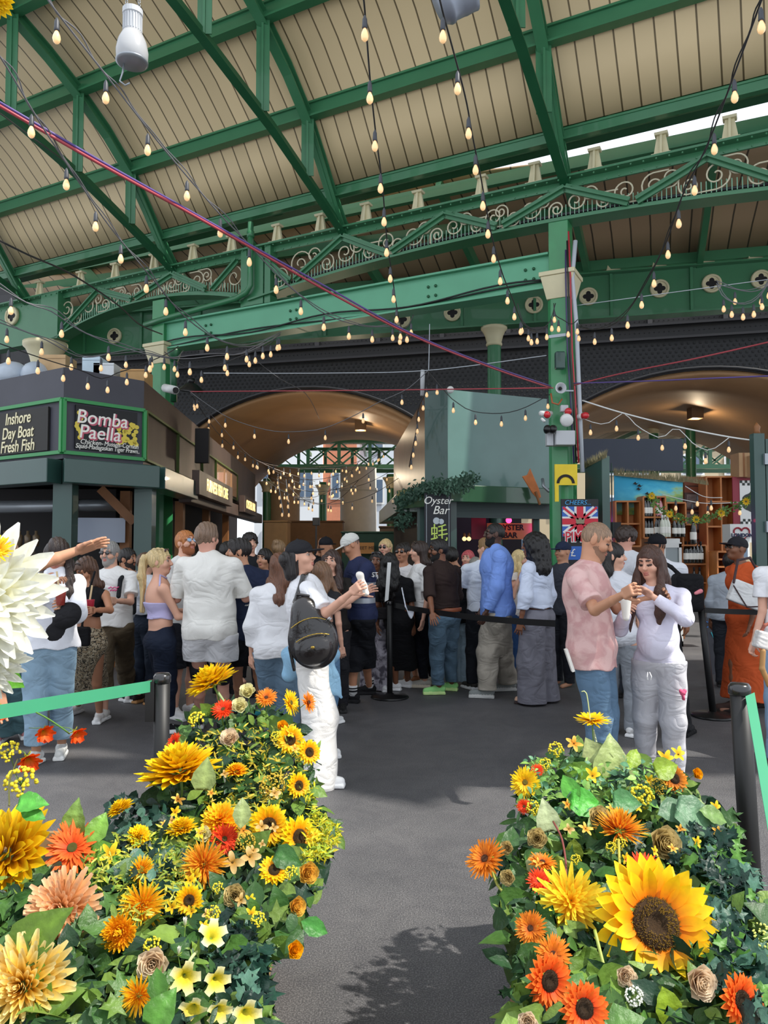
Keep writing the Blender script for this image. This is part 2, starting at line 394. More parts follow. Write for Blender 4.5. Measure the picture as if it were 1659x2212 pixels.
nT = -V
quatrefoil(girder, T(s_at(20), .04, P(20, 692, T(s_at(20), 0, 0).y).z), -U, (0,0,1), nT, .2)
# ================================================================ I-beam
ib = thing('steel_beam', 'pale green steel I-beam bolted between the two square columns', 'beam', tuple(T(3.6, 0, 5.15)))
m_ = MB(); 
for z in (5.16, 5.62): m_.bar(T(.12, .0, z), T(7.5, .0, z), .3, .03)
m_.bar(T(.12, .06, 5.39), T(7.5, .06, 5.39), .025, .44)
m_.build('beam', mat('beam_green', '58a07c', .4, var=.08, vscale=2), ib)
for s in (.4, 1.9, 4.4, 6.2):
    m_ = MB()
    for a in (-.06, .06):
        for z in (5.32, 5.46): m_.sphere(T(s+a, .085, z), .024, 6, k=4)
    m_.build('bolts', M_dgreen, ib, True)
m_ = MB(); m_.tube([T(x, .12, 5.25+.05*math.sin(x*2.1)) for x in np.linspace(.1, 7.2, 30)], .014, 5); m_.tube([T(x, .1, 5.22+.04*math.sin(x*1.3+1)) for x in np.linspace(.1, 7.2, 30)], .012, 5)
m_.build('cable', M_blackp, ib, True)
dp = thing('down_pipe', 'green down pipe bending along the top of the pale green beam', 'pipe', tuple(T(5.25, .2, 5.6)))
m_ = MB(); m_.tube([T(5.2, .2, 7.0), T(5.2, .2, 5.95), T(5.28, .2, 5.85), T(5.5, .2, 5.78), T(7.2, .2, 5.66), T(7.6, .2, 5.62)], .05, 8)
m_.tube([T(5.2, .2, 6.75), T(5.2, .2, 6.85)], .065, 8); m_.build('pipe', M_green, dp, True)
# ================================================================ columns
def sq_column(s, label, w, caph, top):
    c = thing('iron_column', label, 'column', tuple(T(s, 0, 0)))
    m_ = MB(); h = w/2
    def R(a, z): return [T(s-a, -a, z), T(s-a, a, z), T(s+a, a, z), T(s+a, -a, z)]
    def R2(a, z, ch): return [T(s+x*a, y*a, z) for x, y in ((-1,-1+ch),(-1,1-ch),(-1+ch,1),(1-ch,1),(1,1-ch),(1,-1+ch),(1-ch,-1),(-1+ch,-1))]
    b_, t_ = R2(h, 0, .35), R2(h*.94, caph, .35)
    m_.add(b_+t_, [tuple(range(7,-1,-1)), tuple(range(8,16))]+[(i,(i+1)%8,8+(i+1)%8,8+i) for i in range(8)])
    m_.hexa(R(h*.8, caph+.3)+R(h*.8, top)); m_.hexa(R(h*1.25, 0)+R(h*1.15, .35))
    m_.build('shaft', M_dgreen if False else mat('column_green', '338350', .35, var=.12, vscale=4, coat=.3), c, bevel=.01)
    m_ = MB(); m_.hexa(R(h*.95, caph)+R(h*1.35, caph+.3)); m_.hexa(R(h*1.45, caph+.3)+R(h*1.45, caph+.36)); m_.build('capital', M_cream, c, bevel=.008)
    return c
colR = sq_column(-.02, 'green square iron column standing between the two dark stalls, hung with cameras', .34, 4.98, 6.05)
colL = sq_column(7.33, 'green square iron column rising behind the left corner stall', .36, 4.9, 6.05)
def round_column(p, r, zcap, ztop, label, name='round_column', mm=None):
    c = thing(name, label, 'column', (p.x, p.y, 0)); m_ = MB()
    m_.lathe([(r*1.5, 0), (r*1.5, .25), (r*1.05, .35), (r, zcap), (r*.95, ztop)], (p.x, p.y, 0), n=18); m_.build('shaft', mm or M_green, c, True)
    m_ = MB(); k_ = .55 if r < .2 else 1
    m_.lathe([(r*a, zcap+.4+(z-.4)*k_) for a, z in ((1.02,-.25),(1.2,-.22),(1.2,-.17),(1.1,-.12),(1.35,.1),(1.75,.28),(1.95,.32),(1.95,.4))], (p.x, p.y, 0), n=18)
    m_.build('capital', M_cream, c, True); return c
round_column(T(s_at(90), .0, 0), .22, 5.35, 5.75, 'round column with cream moulded capital above the left corner stall roof')
# quatrefoil plate girder
def Q(t, z, w=0):   # t metres along to the left
    d = Vector((-.971, .240, 0)); n = Vector((.24, .971, 0)); p = Vector((2.05, 14, 0)) + d*t - n*w; return Vector((p.x, p.y, z))
def t_at(px):
    k = (px-CX)/F; return (2.05-k*14)/(k*.24+.971)
pg = thing('plate_girder', 'green plate girder pierced by cream quatrefoil rings', 'girder', tuple(Q(0, 5.7)))
m_ = MB(); m_.bar(Q(-8, 6.12), Q(9.5, 6.12), .03, .8); m_.bar(Q(-8, 5.71), Q(9.5, 5.71), .3, .03); m_.bar(Q(-8, 6.53), Q(9.5, 6.53), .3, .03)
for t in np.arange(-7.5, 9, 1.35): m_.bar(Q(t, 5.72, .03), Q(t, 6.52, .03), .05, .06, up=(0,1,0))
m_.build('girder_plate', M_green, pg)
for px, py in ((243,727),(870,692),(980,677),(1158,660),(1277,642),(1433,625),(1547,614),(1655,605)):
    t = t_at(px); y = Q(t, 0).y; quatrefoil(pg, Q(t, P(px, py, y).z, .03), (.971,-.24,0), (0,0,1), (-.24,-.971,0), .165)
for px in (520, 620, 1240, 1330, 1430, 1535, 1640):
    t = t_at(px); m_ = MB(); c = Q(t, 6.545)
    m_.hexa([c+Vector((a*.13, b*.1, 0)) for a, b in ((-1,-1),(1,-1),(1,1),(-1,1))]+[c+Vector((a*.06, b*.05, .28)) for a, b in ((-1,-1),(1,-1),(1,1),(-1,1))])
    m_.build('bracket', M_cream, pg)
round_column(Q(t_at(1070), 0), .125, 5.3, 5.72, 'slim green round column with cream capital behind the right-hand dark stall')
# second roof beyond
roof2 = thing('ceiling', 'lower cream boarded roof beyond the lattice girder', 'roof', (0, 13, 7)); struct(roof2)
def R2f(u, v):   # u along, v 0 at plate girder .. 1 near the lattice girder
    a = Q(u, 6.75); b = T(2+(u)*1.1, -.9, 7.2+.5*min(1, max(0, (u+3)/4)))
    return a.lerp(b, v) + Vector((0,0,.18*math.sin(v*math.pi)))
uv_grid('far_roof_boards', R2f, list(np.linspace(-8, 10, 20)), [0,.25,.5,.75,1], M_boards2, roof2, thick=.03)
m_ = MB()
for u in np.arange(-7.4, 9, 1.9):
    m_.bar(R2f(u, 0)-Vector((0,0,.15)), R2f(u, 1)-Vector((0,0,.15)), .1, .2)
for v in (.02, .5, 1):
    m_.bar(R2f(-8, v)-Vector((0,0,.1)), R2f(10, v)-Vector((0,0,.1)), .1, .18)
m_.build('roof_rafters', M_green, roof2)
def R3f(u, v):
    a = R2f(u, 1) + Vector((0,-.05,.16)); return a + Vector((0,-.1,.5))*v
m_ = MB()
for k in range(4):
    m_.bar(R3f(-8, .1+k*.25), R3f(2.5, .1+k*.25), .05, .06)
m_.build('skylight_bars', M_pipe, roof2)
# ================================================================ railway bridge with two vaults
BO = Vector((-1.98, 18, 0)); BD = Vector((.971, -.24, 0)); BN = Vector((.115, .993, 0))
def B(l, n, z): p = BO + BD*l + BN*n; return Vector((p.x, p.y, z))
ARCH = ((0, 5.0, 5.36), (8.94, 5.2, 5.33))
def archz(l):
    z = 0
    for c, R_, ap in ARCH:
        if abs(l-c) < 4.45: z = max(z, ap-R_+math.sqrt(R_*R_-(l-c)**2))
    return z
bridge = thing('railway_bridge', 'black riveted railway bridge with two plastered vaults behind the stalls', 'bridge', tuple(B(4, 0, 0)))
ls = sorted(set(list(np.linspace(-9, 14.5, 120))+[-4.45, 4.45, 4.49, 13.39, 13.4]))
m_ = MB()
for a, b in zip(ls, ls[1:]):
    za, zb_ = archz(a), archz(b)
    if za == 0 or zb_ == 0: za = zb_ = 0
    m_.hexa([B(a,0,za), B(b,0,zb_), B(b,.3,zb_), B(a,.3,za), B(a,0,9), B(b,0,9), B(b,.3,9), B(a,.3,9)])
m_.build('bridge_face', M_black, bridge)
m_ = MB()
for z, h in ((6.05, .05), (6.35, .05), (8.2, .2)): m_.bar(B(-9, -.04, z), B(14.5, -.04, z), .1, h)
for l in np.arange(-8.6, 14.2, 1.5): m_.bar(B(l, -.04, 6.35), B(l, -.04, 8.1), .1, .08, up=(0,1,0))
m_.build('stiffener', mat('black_iron_light', '26262b', .5), bridge)
m_ = MB(); rv = random.Random(3)
for l in np.arange(-8.6, 14.2, .1):
    for z in (6.2, 6.45): m_.sphere(B(l, -.01, z), .012, 4, k=3)
m_.build('rivets', M_black, bridge)['kind'] = 'stuff'
# perforated strip: rows of small studs over the arches
m_ = MB()
for i, z in enumerate(np.arange(4.9, 6.0, .085)):
    for l in np.arange(-4.4+(i%2)*.06, 13.4, .12):
        if z > archz(l)+.08: m_.box(B(l-.022, -.02, z-.02), B(l+.022, 0, z+.02))
m_.build('perforations', mat('mesh_dark', '0c0c0e', .7), bridge)['kind'] = 'stuff'
for c, R_, ap in ARCH:
    us = [c + 4.42*x for x in np.sin(np.linspace(-math.pi/2, math.pi/2, 41))]
    uv_grid('vault', lambda u, v: B(u, v, archz(u)+.0), us, [.05, 2, 4, 6, 7.9], M_soffit, bridge, thick=.1)
    m_ = MB(); m_.tube([B(u, -.03, archz(u)+.05) for u in us], .035, 6); m_.build('arch_edge', M_black, bridge, True)
    m_ = MB()
    for u in (c-2.2, c+.4, c+2.9): m_.bar(B(u, .1, archz(u)-.02), B(u-.8, 7.8, archz(u-.8)-.02), .025, .02)
    m_.build('vault_seam', M_dark, bridge)
    m_ = MB(); q = B(c+.9, 3.8, archz(c+.9)-.2); m_.box(q-Vector((.16,.16,.16)), q+Vector((.16,.16,.16))); m_.build('vault_lamp', mat('lamp_brown', '6e5438', .5), bridge, bevel=.02)
    for v_ in (3.8,): l_ = bpy.data.lights.new('vault_light', 'POINT'); lo = bpy.data.objects.new('vault_light', l_); COL.objects.link(lo); lo.location = B(c+.9, v_, archz(c)-.55); l_.energy = 40; l_.color = (1, .8, .55); l_.shadow_soft_size = .04
for l, w_ in ((-4.5, .25), (4.47, .3), (13.4, .4)):
    m_ = MB(); m_.hexa([B(l-w_,.3,0), B(l+w_,.3,0), B(l+w_,7.9,0), B(l-w_,7.9,0), B(l-w_,.3,5), B(l+w_,.3,5), B(l+w_,7.9,5), B(l-w_,7.9,5)])
    m_.build('pier', M_brownwall, bridge)
# ================================================================ left corner stall
M_fgreen = mat('frame_green', '2f8a4a', .4)
def panel(mb, a, b, z0, z1, t=.05, m=0):   # vertical panel between ground points a and b, thickness t inwards
    a, b = Vector(a), Vector(b); d = (b-a).normalized(); n = Vector((-d.y, d.x, 0))*t
    q = [Vector((p.x, p.y, 0)) for p in (a, b, b+n, a+n)]
    return mb.hexa([Vector((p.x, p.y, z0)) for p in q]+[Vector((p.x, p.y, z1)) for p in q], m)
def XY(px, Y): return Vector(((px-CX)/F*Y, Y, 0))
CL, C0, C1 = XY(-160, 11.2), XY(132, 9.5), XY(307, 10.3)
def side(Y): return Vector((-3.28-.0585*(Y-10.3), Y, 0))
C2 = side(24)
stall = thing('market_stall', 'dark corner food stall with painted menu boards, left side', 'stall', (-4, 11, 0))
m_ = MB()
for a, b in ((CL, C0), (C0, C1)): panel(m_, a, b, 2.72, 3.88, .06)
m_.build('parapet', M_parapet, stall)
m_ = MB(); panel(m_, C1, C2, 2.72, 3.88, .06); m_.build('side_parapet', M_brownwall, stall)
def frame4(a, b, z0, z1, t=.045):
    m_ = MB(); d = (b-a).normalized(); n = Vector((d.y, -d.x, 0))*.02
    def q(p, z): return Vector((p.x, p.y, z))+n
    m_.bar(q(a,z0), q(b,z0), .05, t); m_.bar(q(a,z1), q(b,z1), .05, t); m_.bar(q(a,z0), q(a,z1), .05, t, up=d); m_.bar(q(b,z0), q(b,z1), .05, t, up=d)
    return m_
frame4(CL, C0, 2.8, 3.47).build('sign_frame', M_fgreen, stall); frame4(C0, C1, 2.8, 3.47).build('sign_frame', M_fgreen, stall)
m_ = MB()
for y0, y1 in ((10.35, 12.4), (12.4, 14.6), (14.6, 16.2), (16.2, 19.6)):
    f_ = frame4(side(y0), side(y1), 2.8, 3.47, .03); m_.add(f_.v, f_.f)
m_.build('side_frame', mat('side_frame_green', '55692f', .5), stall)
m_ = MB()
for y0 in (16.3, 17.4, 18.5):
    panel(m_, side(y0)+Vector((.04,0,0)), side(y0+.9)+Vector((.04,0,0)), 2.86, 3.4, .03)
m_.build('side_window', mat('window_glow', 'c79a72', .15, coat=1), stall)
def fascia(a, b, out, z0, z1, name, mm):
    d = (b-a).normalized(); n = Vector((d.y, -d.x, 0))*out; m_ = MB(); c = d*out*.35
    q = [a+n-c, b+n+c, b, a]
    m_.hexa([Vector((p.x,p.y,z0)) for p in q]+[Vector((p.x,p.y,z1)) for p in q]); return m_.build(name, mm, stall, bevel=.01)
fascia(CL, C0, .28, 2.4, 2.7, 'canopy', M_stall); fascia(C0, C1, .28, 2.4, 2.7, 'canopy', M_stall)
fascia(side(10.4), side(12.6), .3, 2.4, 2.7, 'canopy', M_stall); fascia(side(12.6), C2, .22, 2.35, 2.62, 'canopy', M_brownwall)
m_ = MB(); 
for c in (C0, C1): m_.bar(c+Vector((0,.12,0)), c+Vector((0,.12,2.4)), .24, .2, up=(0,1,0))
for k in (.5,): pass
m_.build('corner_post', M_stall, stall)
m_ = MB(); m_.bar(side(10.75)-Vector((.35,0,0)), side(10.75)-Vector((.35,0,-2.4)), .14, .1, up=(0,1,0))
p = XY(300, 10.6); m_.bar(p, p+Vector((0,0,2.4)), .1, .1, up=(0,1,0)); p = XY(215, 10.5)
m_.bar(p+Vector((0,0,2.42)), XY(290, 10.6)+Vector((0,0,1.95)), .05, .12)
for Y in (13.2, 15.8, 18.5): m_.bar(side(Y)-Vector((.1,0,0)), side(Y)-Vector((.1,0,-2.4)), .14, .14, up=(0,1,0))
m_.build('timber_post', M_wood, stall)
m_ = MB(); panel(m_, CL+Vector((0,.25,0)), C0+Vector((-.3,.3,0)), 0, 1.0, .06); panel(m_, C0+Vector((.1,.3,0)), C1+Vector((-.15,.2,0)), 0, 1.0, .06)
panel(m_, side(10.8)-Vector((.1,0,0)), side(23)-Vector((.1,0,0)), 0, .95, .06); m_.build('counter', M_wood, stall)
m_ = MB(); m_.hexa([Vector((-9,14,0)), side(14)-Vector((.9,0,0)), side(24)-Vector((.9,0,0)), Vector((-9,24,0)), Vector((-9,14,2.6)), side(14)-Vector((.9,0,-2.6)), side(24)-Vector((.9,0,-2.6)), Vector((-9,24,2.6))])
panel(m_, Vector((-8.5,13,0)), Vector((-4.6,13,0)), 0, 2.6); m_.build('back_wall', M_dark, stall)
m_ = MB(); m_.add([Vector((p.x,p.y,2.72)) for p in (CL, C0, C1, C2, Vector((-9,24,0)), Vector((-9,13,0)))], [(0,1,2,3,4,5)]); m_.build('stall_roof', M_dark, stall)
m_ = MB(); a, b = P(140, 1118, 10.4), P(270, 1172, 10.6); panel(m_, (a.x, a.y, 0), (b.x, b.y, 0), b.z, a.z, .03); m_.build('grey_panel', mat('panel_lightgrey', '9aa3b4', .3), stall)
m_ = MB(); m_.tube([P(162, 1118, 10.8), P(162, 1050, 10.8)], .05, 12); m_.tube([P(275, 1160, 10.8), P(275, 1090, 10.8)], .06, 12); m_.tube([P(0,1095,10.9), P(280,1090,10.9)], .09, 12); m_.build('steel_duct', M_grey, stall, True)
m_ = MB()
for px in (10, 25, 42, 60, 78, 160, 185, 210, 240): c = P(px, 1165, 10.7); m_.lathe([(.04,-.1),(.05,.05),(.02,.07),(.02,.12)], c, n=8)
m_.build('sauce_jars', mat('jars', '6b5a44', .3), stall, True)['kind'] = 'stuff'
struct(stall); 
# painted boards
M_chalk = mat('chalk_black', '17181b', .6); M_letter = mat('cream_letter', 'e9dfb8', .6); M_lwhite = mat('white_letter', 'f0eee6', .6)
M_lpink = mat('pink_letter_edge', 'c05a6e', .6); M_lyellow = mat('yellow_paint', 'd8c24a', .6)
def board(name, label, cat, a, b, z0, z1, mm, out=.04, t=.025, group=None):
    a, b = Vector((a[0],a[1],0)), Vector((b[0],b[1],0)); d = (b-a).normalized(); n = Vector((d.y,-d.x,0))
    o = thing(name, label, cat, tuple((a+b)/2+Vector((0,0,z0))), group); m_ = MB(); panel(m_, a+n*out, b+n*out, z0, z1, t)
    m_.build('board', mm, o); return o, d, n, (a+b)/2+n*(out+.004)
def at_side(c, d, dx, z): return Vector((c.x+d.x*dx, c.y+d.y*dx, z))
dC = (C1-C0).normalized(); dL = (C0-CL).normalized()
def onf(o_, d, px, py):  # point on the vertical plane through o_ along d seen at px
    k = (px-CX)/F; s = (o_.x-k*o_.y)/(k*d.y-d.x); p = o_+d*s; return p, P(px, py, p.y).z
a, z1 = onf(C0, dC, 156, 872); b, z0 = onf(C0, dC, 290, 978); z0 = min(z0, 2.86)
o, d, n, c = board('menu_board', 'blackboard painted with a paella menu on the corner stall front', 'sign', a, b, z0, 3.42, M_chalk)
text('Bomba', 'lettering', M_lwhite, o, at_side(c, d, -.07, 3.27), d, (0,0,1), .25, shear=.12, offset=.001)
text('Paella', 'lettering', M_lwhite, o, at_side(c, d, -.1, 3.08), d, (0,0,1), .25, shear=.12, offset=.001)
text('Bomba', 'lettering_shadow', M_lpink, o, at_side(c, d, -.055, 3.258)-n*.002, d, (0,0,1), .25, shear=.12, offset=.008)
text('Paella', 'lettering_shadow', M_lpink, o, at_side(c, d, -.085, 3.068)-n*.002, d, (0,0,1), .25, shear=.12, offset=.008)
text('_Chicken-', 'lettering', M_lwhite, o, at_side(c, d, -.23, 2.955), d, (0,0,1), .085, shear=.2); text('Mussels-Cornish', 'lettering', M_lwhite, o, at_side(c, d, .2, 2.955), d, (0,0,1), .085, shear=.2, sx=.85)
text('Squid-Madagaskan Tiger Prawn..', 'lettering', M_lwhite, o, at_side(c, d, .02, 2.895), d, (0,0,1), .085, shear=.2, sx=.8)
m_ = MB(); rn = random.Random(5)
for i in range(34):
    q = at_side(c, d, .3+rn.uniform(-.14,.12), 3.1+rn.uniform(-.12,.16))-n*.003; m_.poly([(math.cos(t)*.035, math.sin(t)*.03) for t in np.linspace(0,6.28,9)[:-1]], q, d, (0,0,1), .001+.0005*(i%3))
for i in range(10): q = at_side(c, d, -.38+.03*math.sin(i), 3.32-.035*i)-n*.003; m_.poly([(math.cos(t)*.03, math.sin(t)*.03) for t in np.linspace(0,6.28,9)[:-1]], q, d, (0,0,1), .001+.0005*(i%2))
m_.build('painted_paella', M_lyellow, o)
a, _ = onf(C0, dL, -60, 880); b, _ = onf(C0, dL, 105, 880)
o, d, n, c = board('menu_board', 'blackboard with cream hand painted fish lettering, leftmost sign', 'sign', a, b, 2.84, 3.4, mat('chalk_black2', '1d1a17', .6))
e, _ = onf(C0, dL, 40, 900)
for tx, z in (('Inshore', 3.3), ('Day Boat', 3.11), ('Fresh Fish', 2.93)):
    text(tx, 'lettering', M_letter, o, Vector((e.x, e.y, z))+n*.045, d, (0,0,1), .22, shear=.15, offset=.002, sx=.84)
# lit letter signs on the side
M_lit = mat('lit_letters', 'ffdf94', .4, emit=1.6)
for tx, y0, y1, z, sz, lb in (('FURNESS FISH CAFE', 12.5, 16.4, 2.68, .3, 'long lit bulb-letter sign above the fish counter on the left stall side'), ('OYSTER BAR', 18.4, 21.2, 2.66, .3, 'short lit bulb-letter sign further along the left stall side')):
    a, b = side(y0)+Vector((.36,0,0)), side(y1)+Vector((.36,0,0))
    o, d, n, c = board('lit_sign', lb, 'sign', a, b, z-.2, z+.2, M_brownwall, out=0, t=.12)
    text(tx, 'lettering', M_lit, o, at_side(c, d, 0, z), d, (0,0,1), sz, sx=(y1-y0)/(len(tx)*.24), offset=.002)
# things on the stall roof
for i, (px, py, w, h, d_, mm, lb, nm) in enumerate(((205, 795, 38, 40, .3, 'b9cbd6', 'pale blue bag heap on the stall parapet', 'bag'), (122, 792, 58, 42, .4, 'b99a72', 'cardboard box beside the cream column top', 'cardboard_box'), (293, 812, 52, 20, .3, 'b08a58', 'low cardboard tray at the right end of the stall roof', 'cardboard_box'), (232, 800, 44, 22, .3, 'cfd3d6', 'white crate between bag and cardboard tray on the stall roof', 'crate'))):
    Y = 10.9; c = P(px, py, Y); a = px2m(w, Y)/2; hh = px2m(h, Y)
    m_ = MB(); z0 = 3.6 if False else c.z-hh/2-.25; m_.box((c.x-a, Y-.15, z0), (c.x+a, Y+.25, c.z+hh/2)); m_.box((c.x-a*.98, Y-.16, c.z+hh*.3), (c.x+a*.98, Y-.15, c.z+hh*.32))
    tag(m_.build(nm, mat('box_'+mm, mm, .7, var=.1), bevel=.01), lb, 'box')
for k, (px, w) in enumerate(((30, 75), (80, 60))):
    m_ = MB(); c = P(px, 800, 10.8)
    m_.sphere(c+Vector((0,0,-.1)), 1, 16, sc=(px2m(w,10.8)/2, .3, .22)); o = m_.build('plastic_sheet_bundle', mat('sheet_blue', 'aeb9c6', .3, bump=1, bscale=12), None, True)
    tag(o, ('grey plastic bundle at the left edge of the stall roof', 'grey plastic bundle next to the cream column top')[k], 'bundle')
# spotlight and cameras near the left column
# ================================================================ right stall (oyster bar)
K0 = XY(968, 11.3); K1 = XY(1194, 12.07); K2 = XY(918, 11.45); KD = Vector((-.0585, 1, 0))
KB = K2 + KD*6.6
rs = thing('market_stall', 'tall blank green panelled stall with a bar hatch, right of the alley', 'stall', (1.5, 12, 0)); struct(rs)
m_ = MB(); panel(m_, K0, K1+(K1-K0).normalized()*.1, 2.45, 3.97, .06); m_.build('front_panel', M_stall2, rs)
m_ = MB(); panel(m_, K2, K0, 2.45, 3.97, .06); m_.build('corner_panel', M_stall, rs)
m_ = MB(); panel(m_, KB, K2, 2.3, 3.9, .06); m_.build('side_boards', mat('side_wood', '5b3f2c', .4, var=.4, vscale=2), rs)
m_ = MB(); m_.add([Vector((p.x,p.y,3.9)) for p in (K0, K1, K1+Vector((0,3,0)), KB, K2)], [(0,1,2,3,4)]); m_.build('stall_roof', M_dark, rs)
m_ = MB(); d = (K1-K0).normalized(); n = Vector((d.y,-d.x,0)); q = [K0-d*.35+n*.25, K1+n*.25, K1, K0-d*.2]
m_.hexa([Vector((p.x,p.y,2.27)) for p in q]+[Vector((p.x,p.y,2.52)) for p in q]); 
q2 = [K2+Vector((-.42,.5,0)), K0-d*.35+n*.25, K0, K2+Vector((0,.3,0))]
m_.hexa([Vector((p.x,p.y,2.2)) for p in q2]+[Vector((p.x,p.y,2.5)) for p in q2]); 
q3 = [KB+Vector((-.35,0,0)), K2+Vector((-.42,.5,0)), K2+Vector((0,.3,0)), KB]
m_.hexa([Vector((p.x,p.y,2.15)) for p in q3]+[Vector((p.x,p.y,2.45)) for p in q3]); m_.build('canopy', mat('canopy_green', '33563f', .25, var=.12, vscale=3, coat=.6), rs, bevel=.01)
m_ = MB(); a = uv_grid('roller_shutter', lambda u, v: (K0+(K1-K0)*u) + Vector((0,.05,2.05+.25*v)), [0,1], [0,1], M_roller, rs)
m_ = MB(); m_.bar(K0+Vector((.05,.1,0)), K0+Vector((.05,.1,2.3)), .16, .16, up=(0,1,0)); m_.bar(K1+Vector((-.25,.1,0)), K1+Vector((-.25,.1,2.3)), .1, .12, up=(0,1,0)); m_.bar(K2+Vector((-.05,.2,0)), K2+Vector((-.05,.2,2.3)), .12, .12, up=(0,1,0))
m_.bar(K0+Vector((-.12,-.05,0)), K0+Vector((-.12,-.05,2.3)), .05, .08, up=(0,1,0)); m_.build('post', M_stall, rs)
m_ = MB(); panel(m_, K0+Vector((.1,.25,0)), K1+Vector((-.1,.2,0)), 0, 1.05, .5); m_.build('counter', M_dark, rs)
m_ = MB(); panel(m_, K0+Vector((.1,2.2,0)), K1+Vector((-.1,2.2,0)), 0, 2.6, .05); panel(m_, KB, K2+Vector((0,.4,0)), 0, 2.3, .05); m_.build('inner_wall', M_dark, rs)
m_ = MB(); a, b = P(1018, 1118, 12.9), P(1050, 1165, 12.9); panel(m_, (a.x, a.y, 0), (b.x, b.y, 0), b.z, a.z, .02); m_.build('pink_board', mat('pink_board', 'a8324e', .5), rs)
a, b = P(1052, 1130, 12.7), P(1152, 1165, 12.8)
o, d, n, c = board('bar_sign', 'orange board reading oyster bar inside the pink lit hatch', 'sign', (a.x, a.y), (b.x, b.y), b.z, a.z, mat('orange_board', 'c08a4e', .6), out=0)
z_ = (a.z+b.z)/2; text('OYSTER', 'lettering', M_dark, o, at_side(c, d, .0, z_+.06), d, (0,0,1), .13, offset=.004); text('BAR', 'lettering', M_dark, o, at_side(c, d, 0, z_-.07), d, (0,0,1), .13, offset=.004)
def lamp(kind, name, loc, energy, col, size=.1):
    l = bpy.data.lights.new(name, kind); o = bpy.data.objects.new(name, l); COL.objects.link(o); o.location = loc; l.energy = energy; l.color = col
    if kind == 'POINT': l.shadow_soft_size = size
    return o
lamp('POINT', 'pink_lamp', tuple(P(1100, 1125, 12.3)), 1.5, (1, .08, .3)); lamp('POINT', 'purple_lamp', tuple(P(1165, 1140, 12.8)), 8, (.75, .05, 1))
m_ = MB(); q = P(1099, 1124, 12.55); m_.sphere(q, .05, 10); tag(m_.build('red_lamp', mat('pink_glow', 'ff3060', .4, emit=6), None, True), 'glowing pink lamp above the orange bar board', 'lamp')
for k, px in enumerate((1003, 1013)):
    o = thing('wall_lamp', ('left glowing globe lamp at the bar hatch post', 'right glowing globe lamp at the bar hatch post')[k], 'lamp', tuple(P(px, 1165, 12.2)))
    m_ = MB(); m_.sphere(P(px, 1164, 12.2), .035, 10); m_.build('globe', M_lit, o, True); m_ = MB(); m_.lathe([(.02,0),(.025,.03),(.01,.06)], P(px, 1159, 12.2), n=8); m_.build('holder', M_wood, o, True)
# hanging chalk sign
a, b = P(917, 1065, 10.9), P(974, 1185, 10.95)
o, d, n, c = board('chalk_banner', 'tall black hanging chalk banner at the bar corner', 'sign', (a.x, a.y), (b.x, b.y), b.z, a.z, mat('banner_black', '1a1c24', .6), out=0)
text('Oyster', 'lettering', M_lwhite, o, at_side(c, d, 0, a.z-.11), d, (0,0,1), .15, shear=.3); text('Bar', 'lettering', M_lwhite, o, at_side(c, d, .04, a.z-.25), d, (0,0,1), .17, shear=.3)
text('蚝', 'lettering', mat('chalk_green', 'c9e06a', .6), o, at_side(c, d, .02, a.z-.59), d, (0,0,1), .27)
m_ = MB()
for s in (-1, 1): m_.bar(at_side(c, d, s*.165, a.z-.03), at_side(c, d, s*.165, b.z+.03), .006, .004)
m_.lathe([(.001,0),(.05,.002),(.05,.004)], at_side(c, d, -.02, a.z-.4), n, 12); m_.lathe([(.001,0),(.04,.002),(.04,.004)], at_side(c, d, .05, a.z-.41), n, 12); m_.build('chalk_marks', mat('chalk_grey', 'b9c2c8', .6), o)
# wooden oar, hook
o = thing('wooden_oar', 'orange wooden oar blade leaning on the right stall ledge', 'oar', tuple(P(1165, 1080, 11.6))); m_ = MB()
p0, p1 = P(1135, 1025, 11.55), P(1166, 1083, 11.6); dd = (p1-p0); m_.poly([(-.08,0),(.0,.02),(.09,-.05),(.06,.3),(.03,.42),(-.03,.42),(-.06,.3)], p0+Vector((0,-.1,0)), Vector((dd.z,0,-dd.x)).normalized()*-1, dd.normalized(), .03); m_.build('blade', mat('oar_wood', 'c4733f', .4, var=.2), o, bevel=.01)
m_ = MB(); m_.tube([P(1157, 1062, 11.45), P(1166, 1090, 11.5)], .02, 8); m_.build('shaft', M_wood, o)
m_ = MB(); m_.tube([P(1172, 1035, 11.6), P(1174, 1050, 11.5), P(1184, 1060, 11.5), P(1200, 1066, 11.5)], .025, 8); tag(m_.build('curved_hook', M_grey, None, True), 'grey curved metal hook beside the wooden oar', 'hook')
m_ = MB(); m_.sphere(P(973, 842, 11.2), .055, 12); tag(m_.build('white_globe', M_white, None, True), 'small white globe on the top corner of the right stall', 'lamp')
m_ = MB(); m_.lathe([(.03,0),(.035,.3),(.03,.38)], P(912, 855, 11.0), (0.02,0,1), 10); tag(m_.build('antenna', M_greyp, None, True), 'pale grey aerial tube above the stall corner', 'antenna')
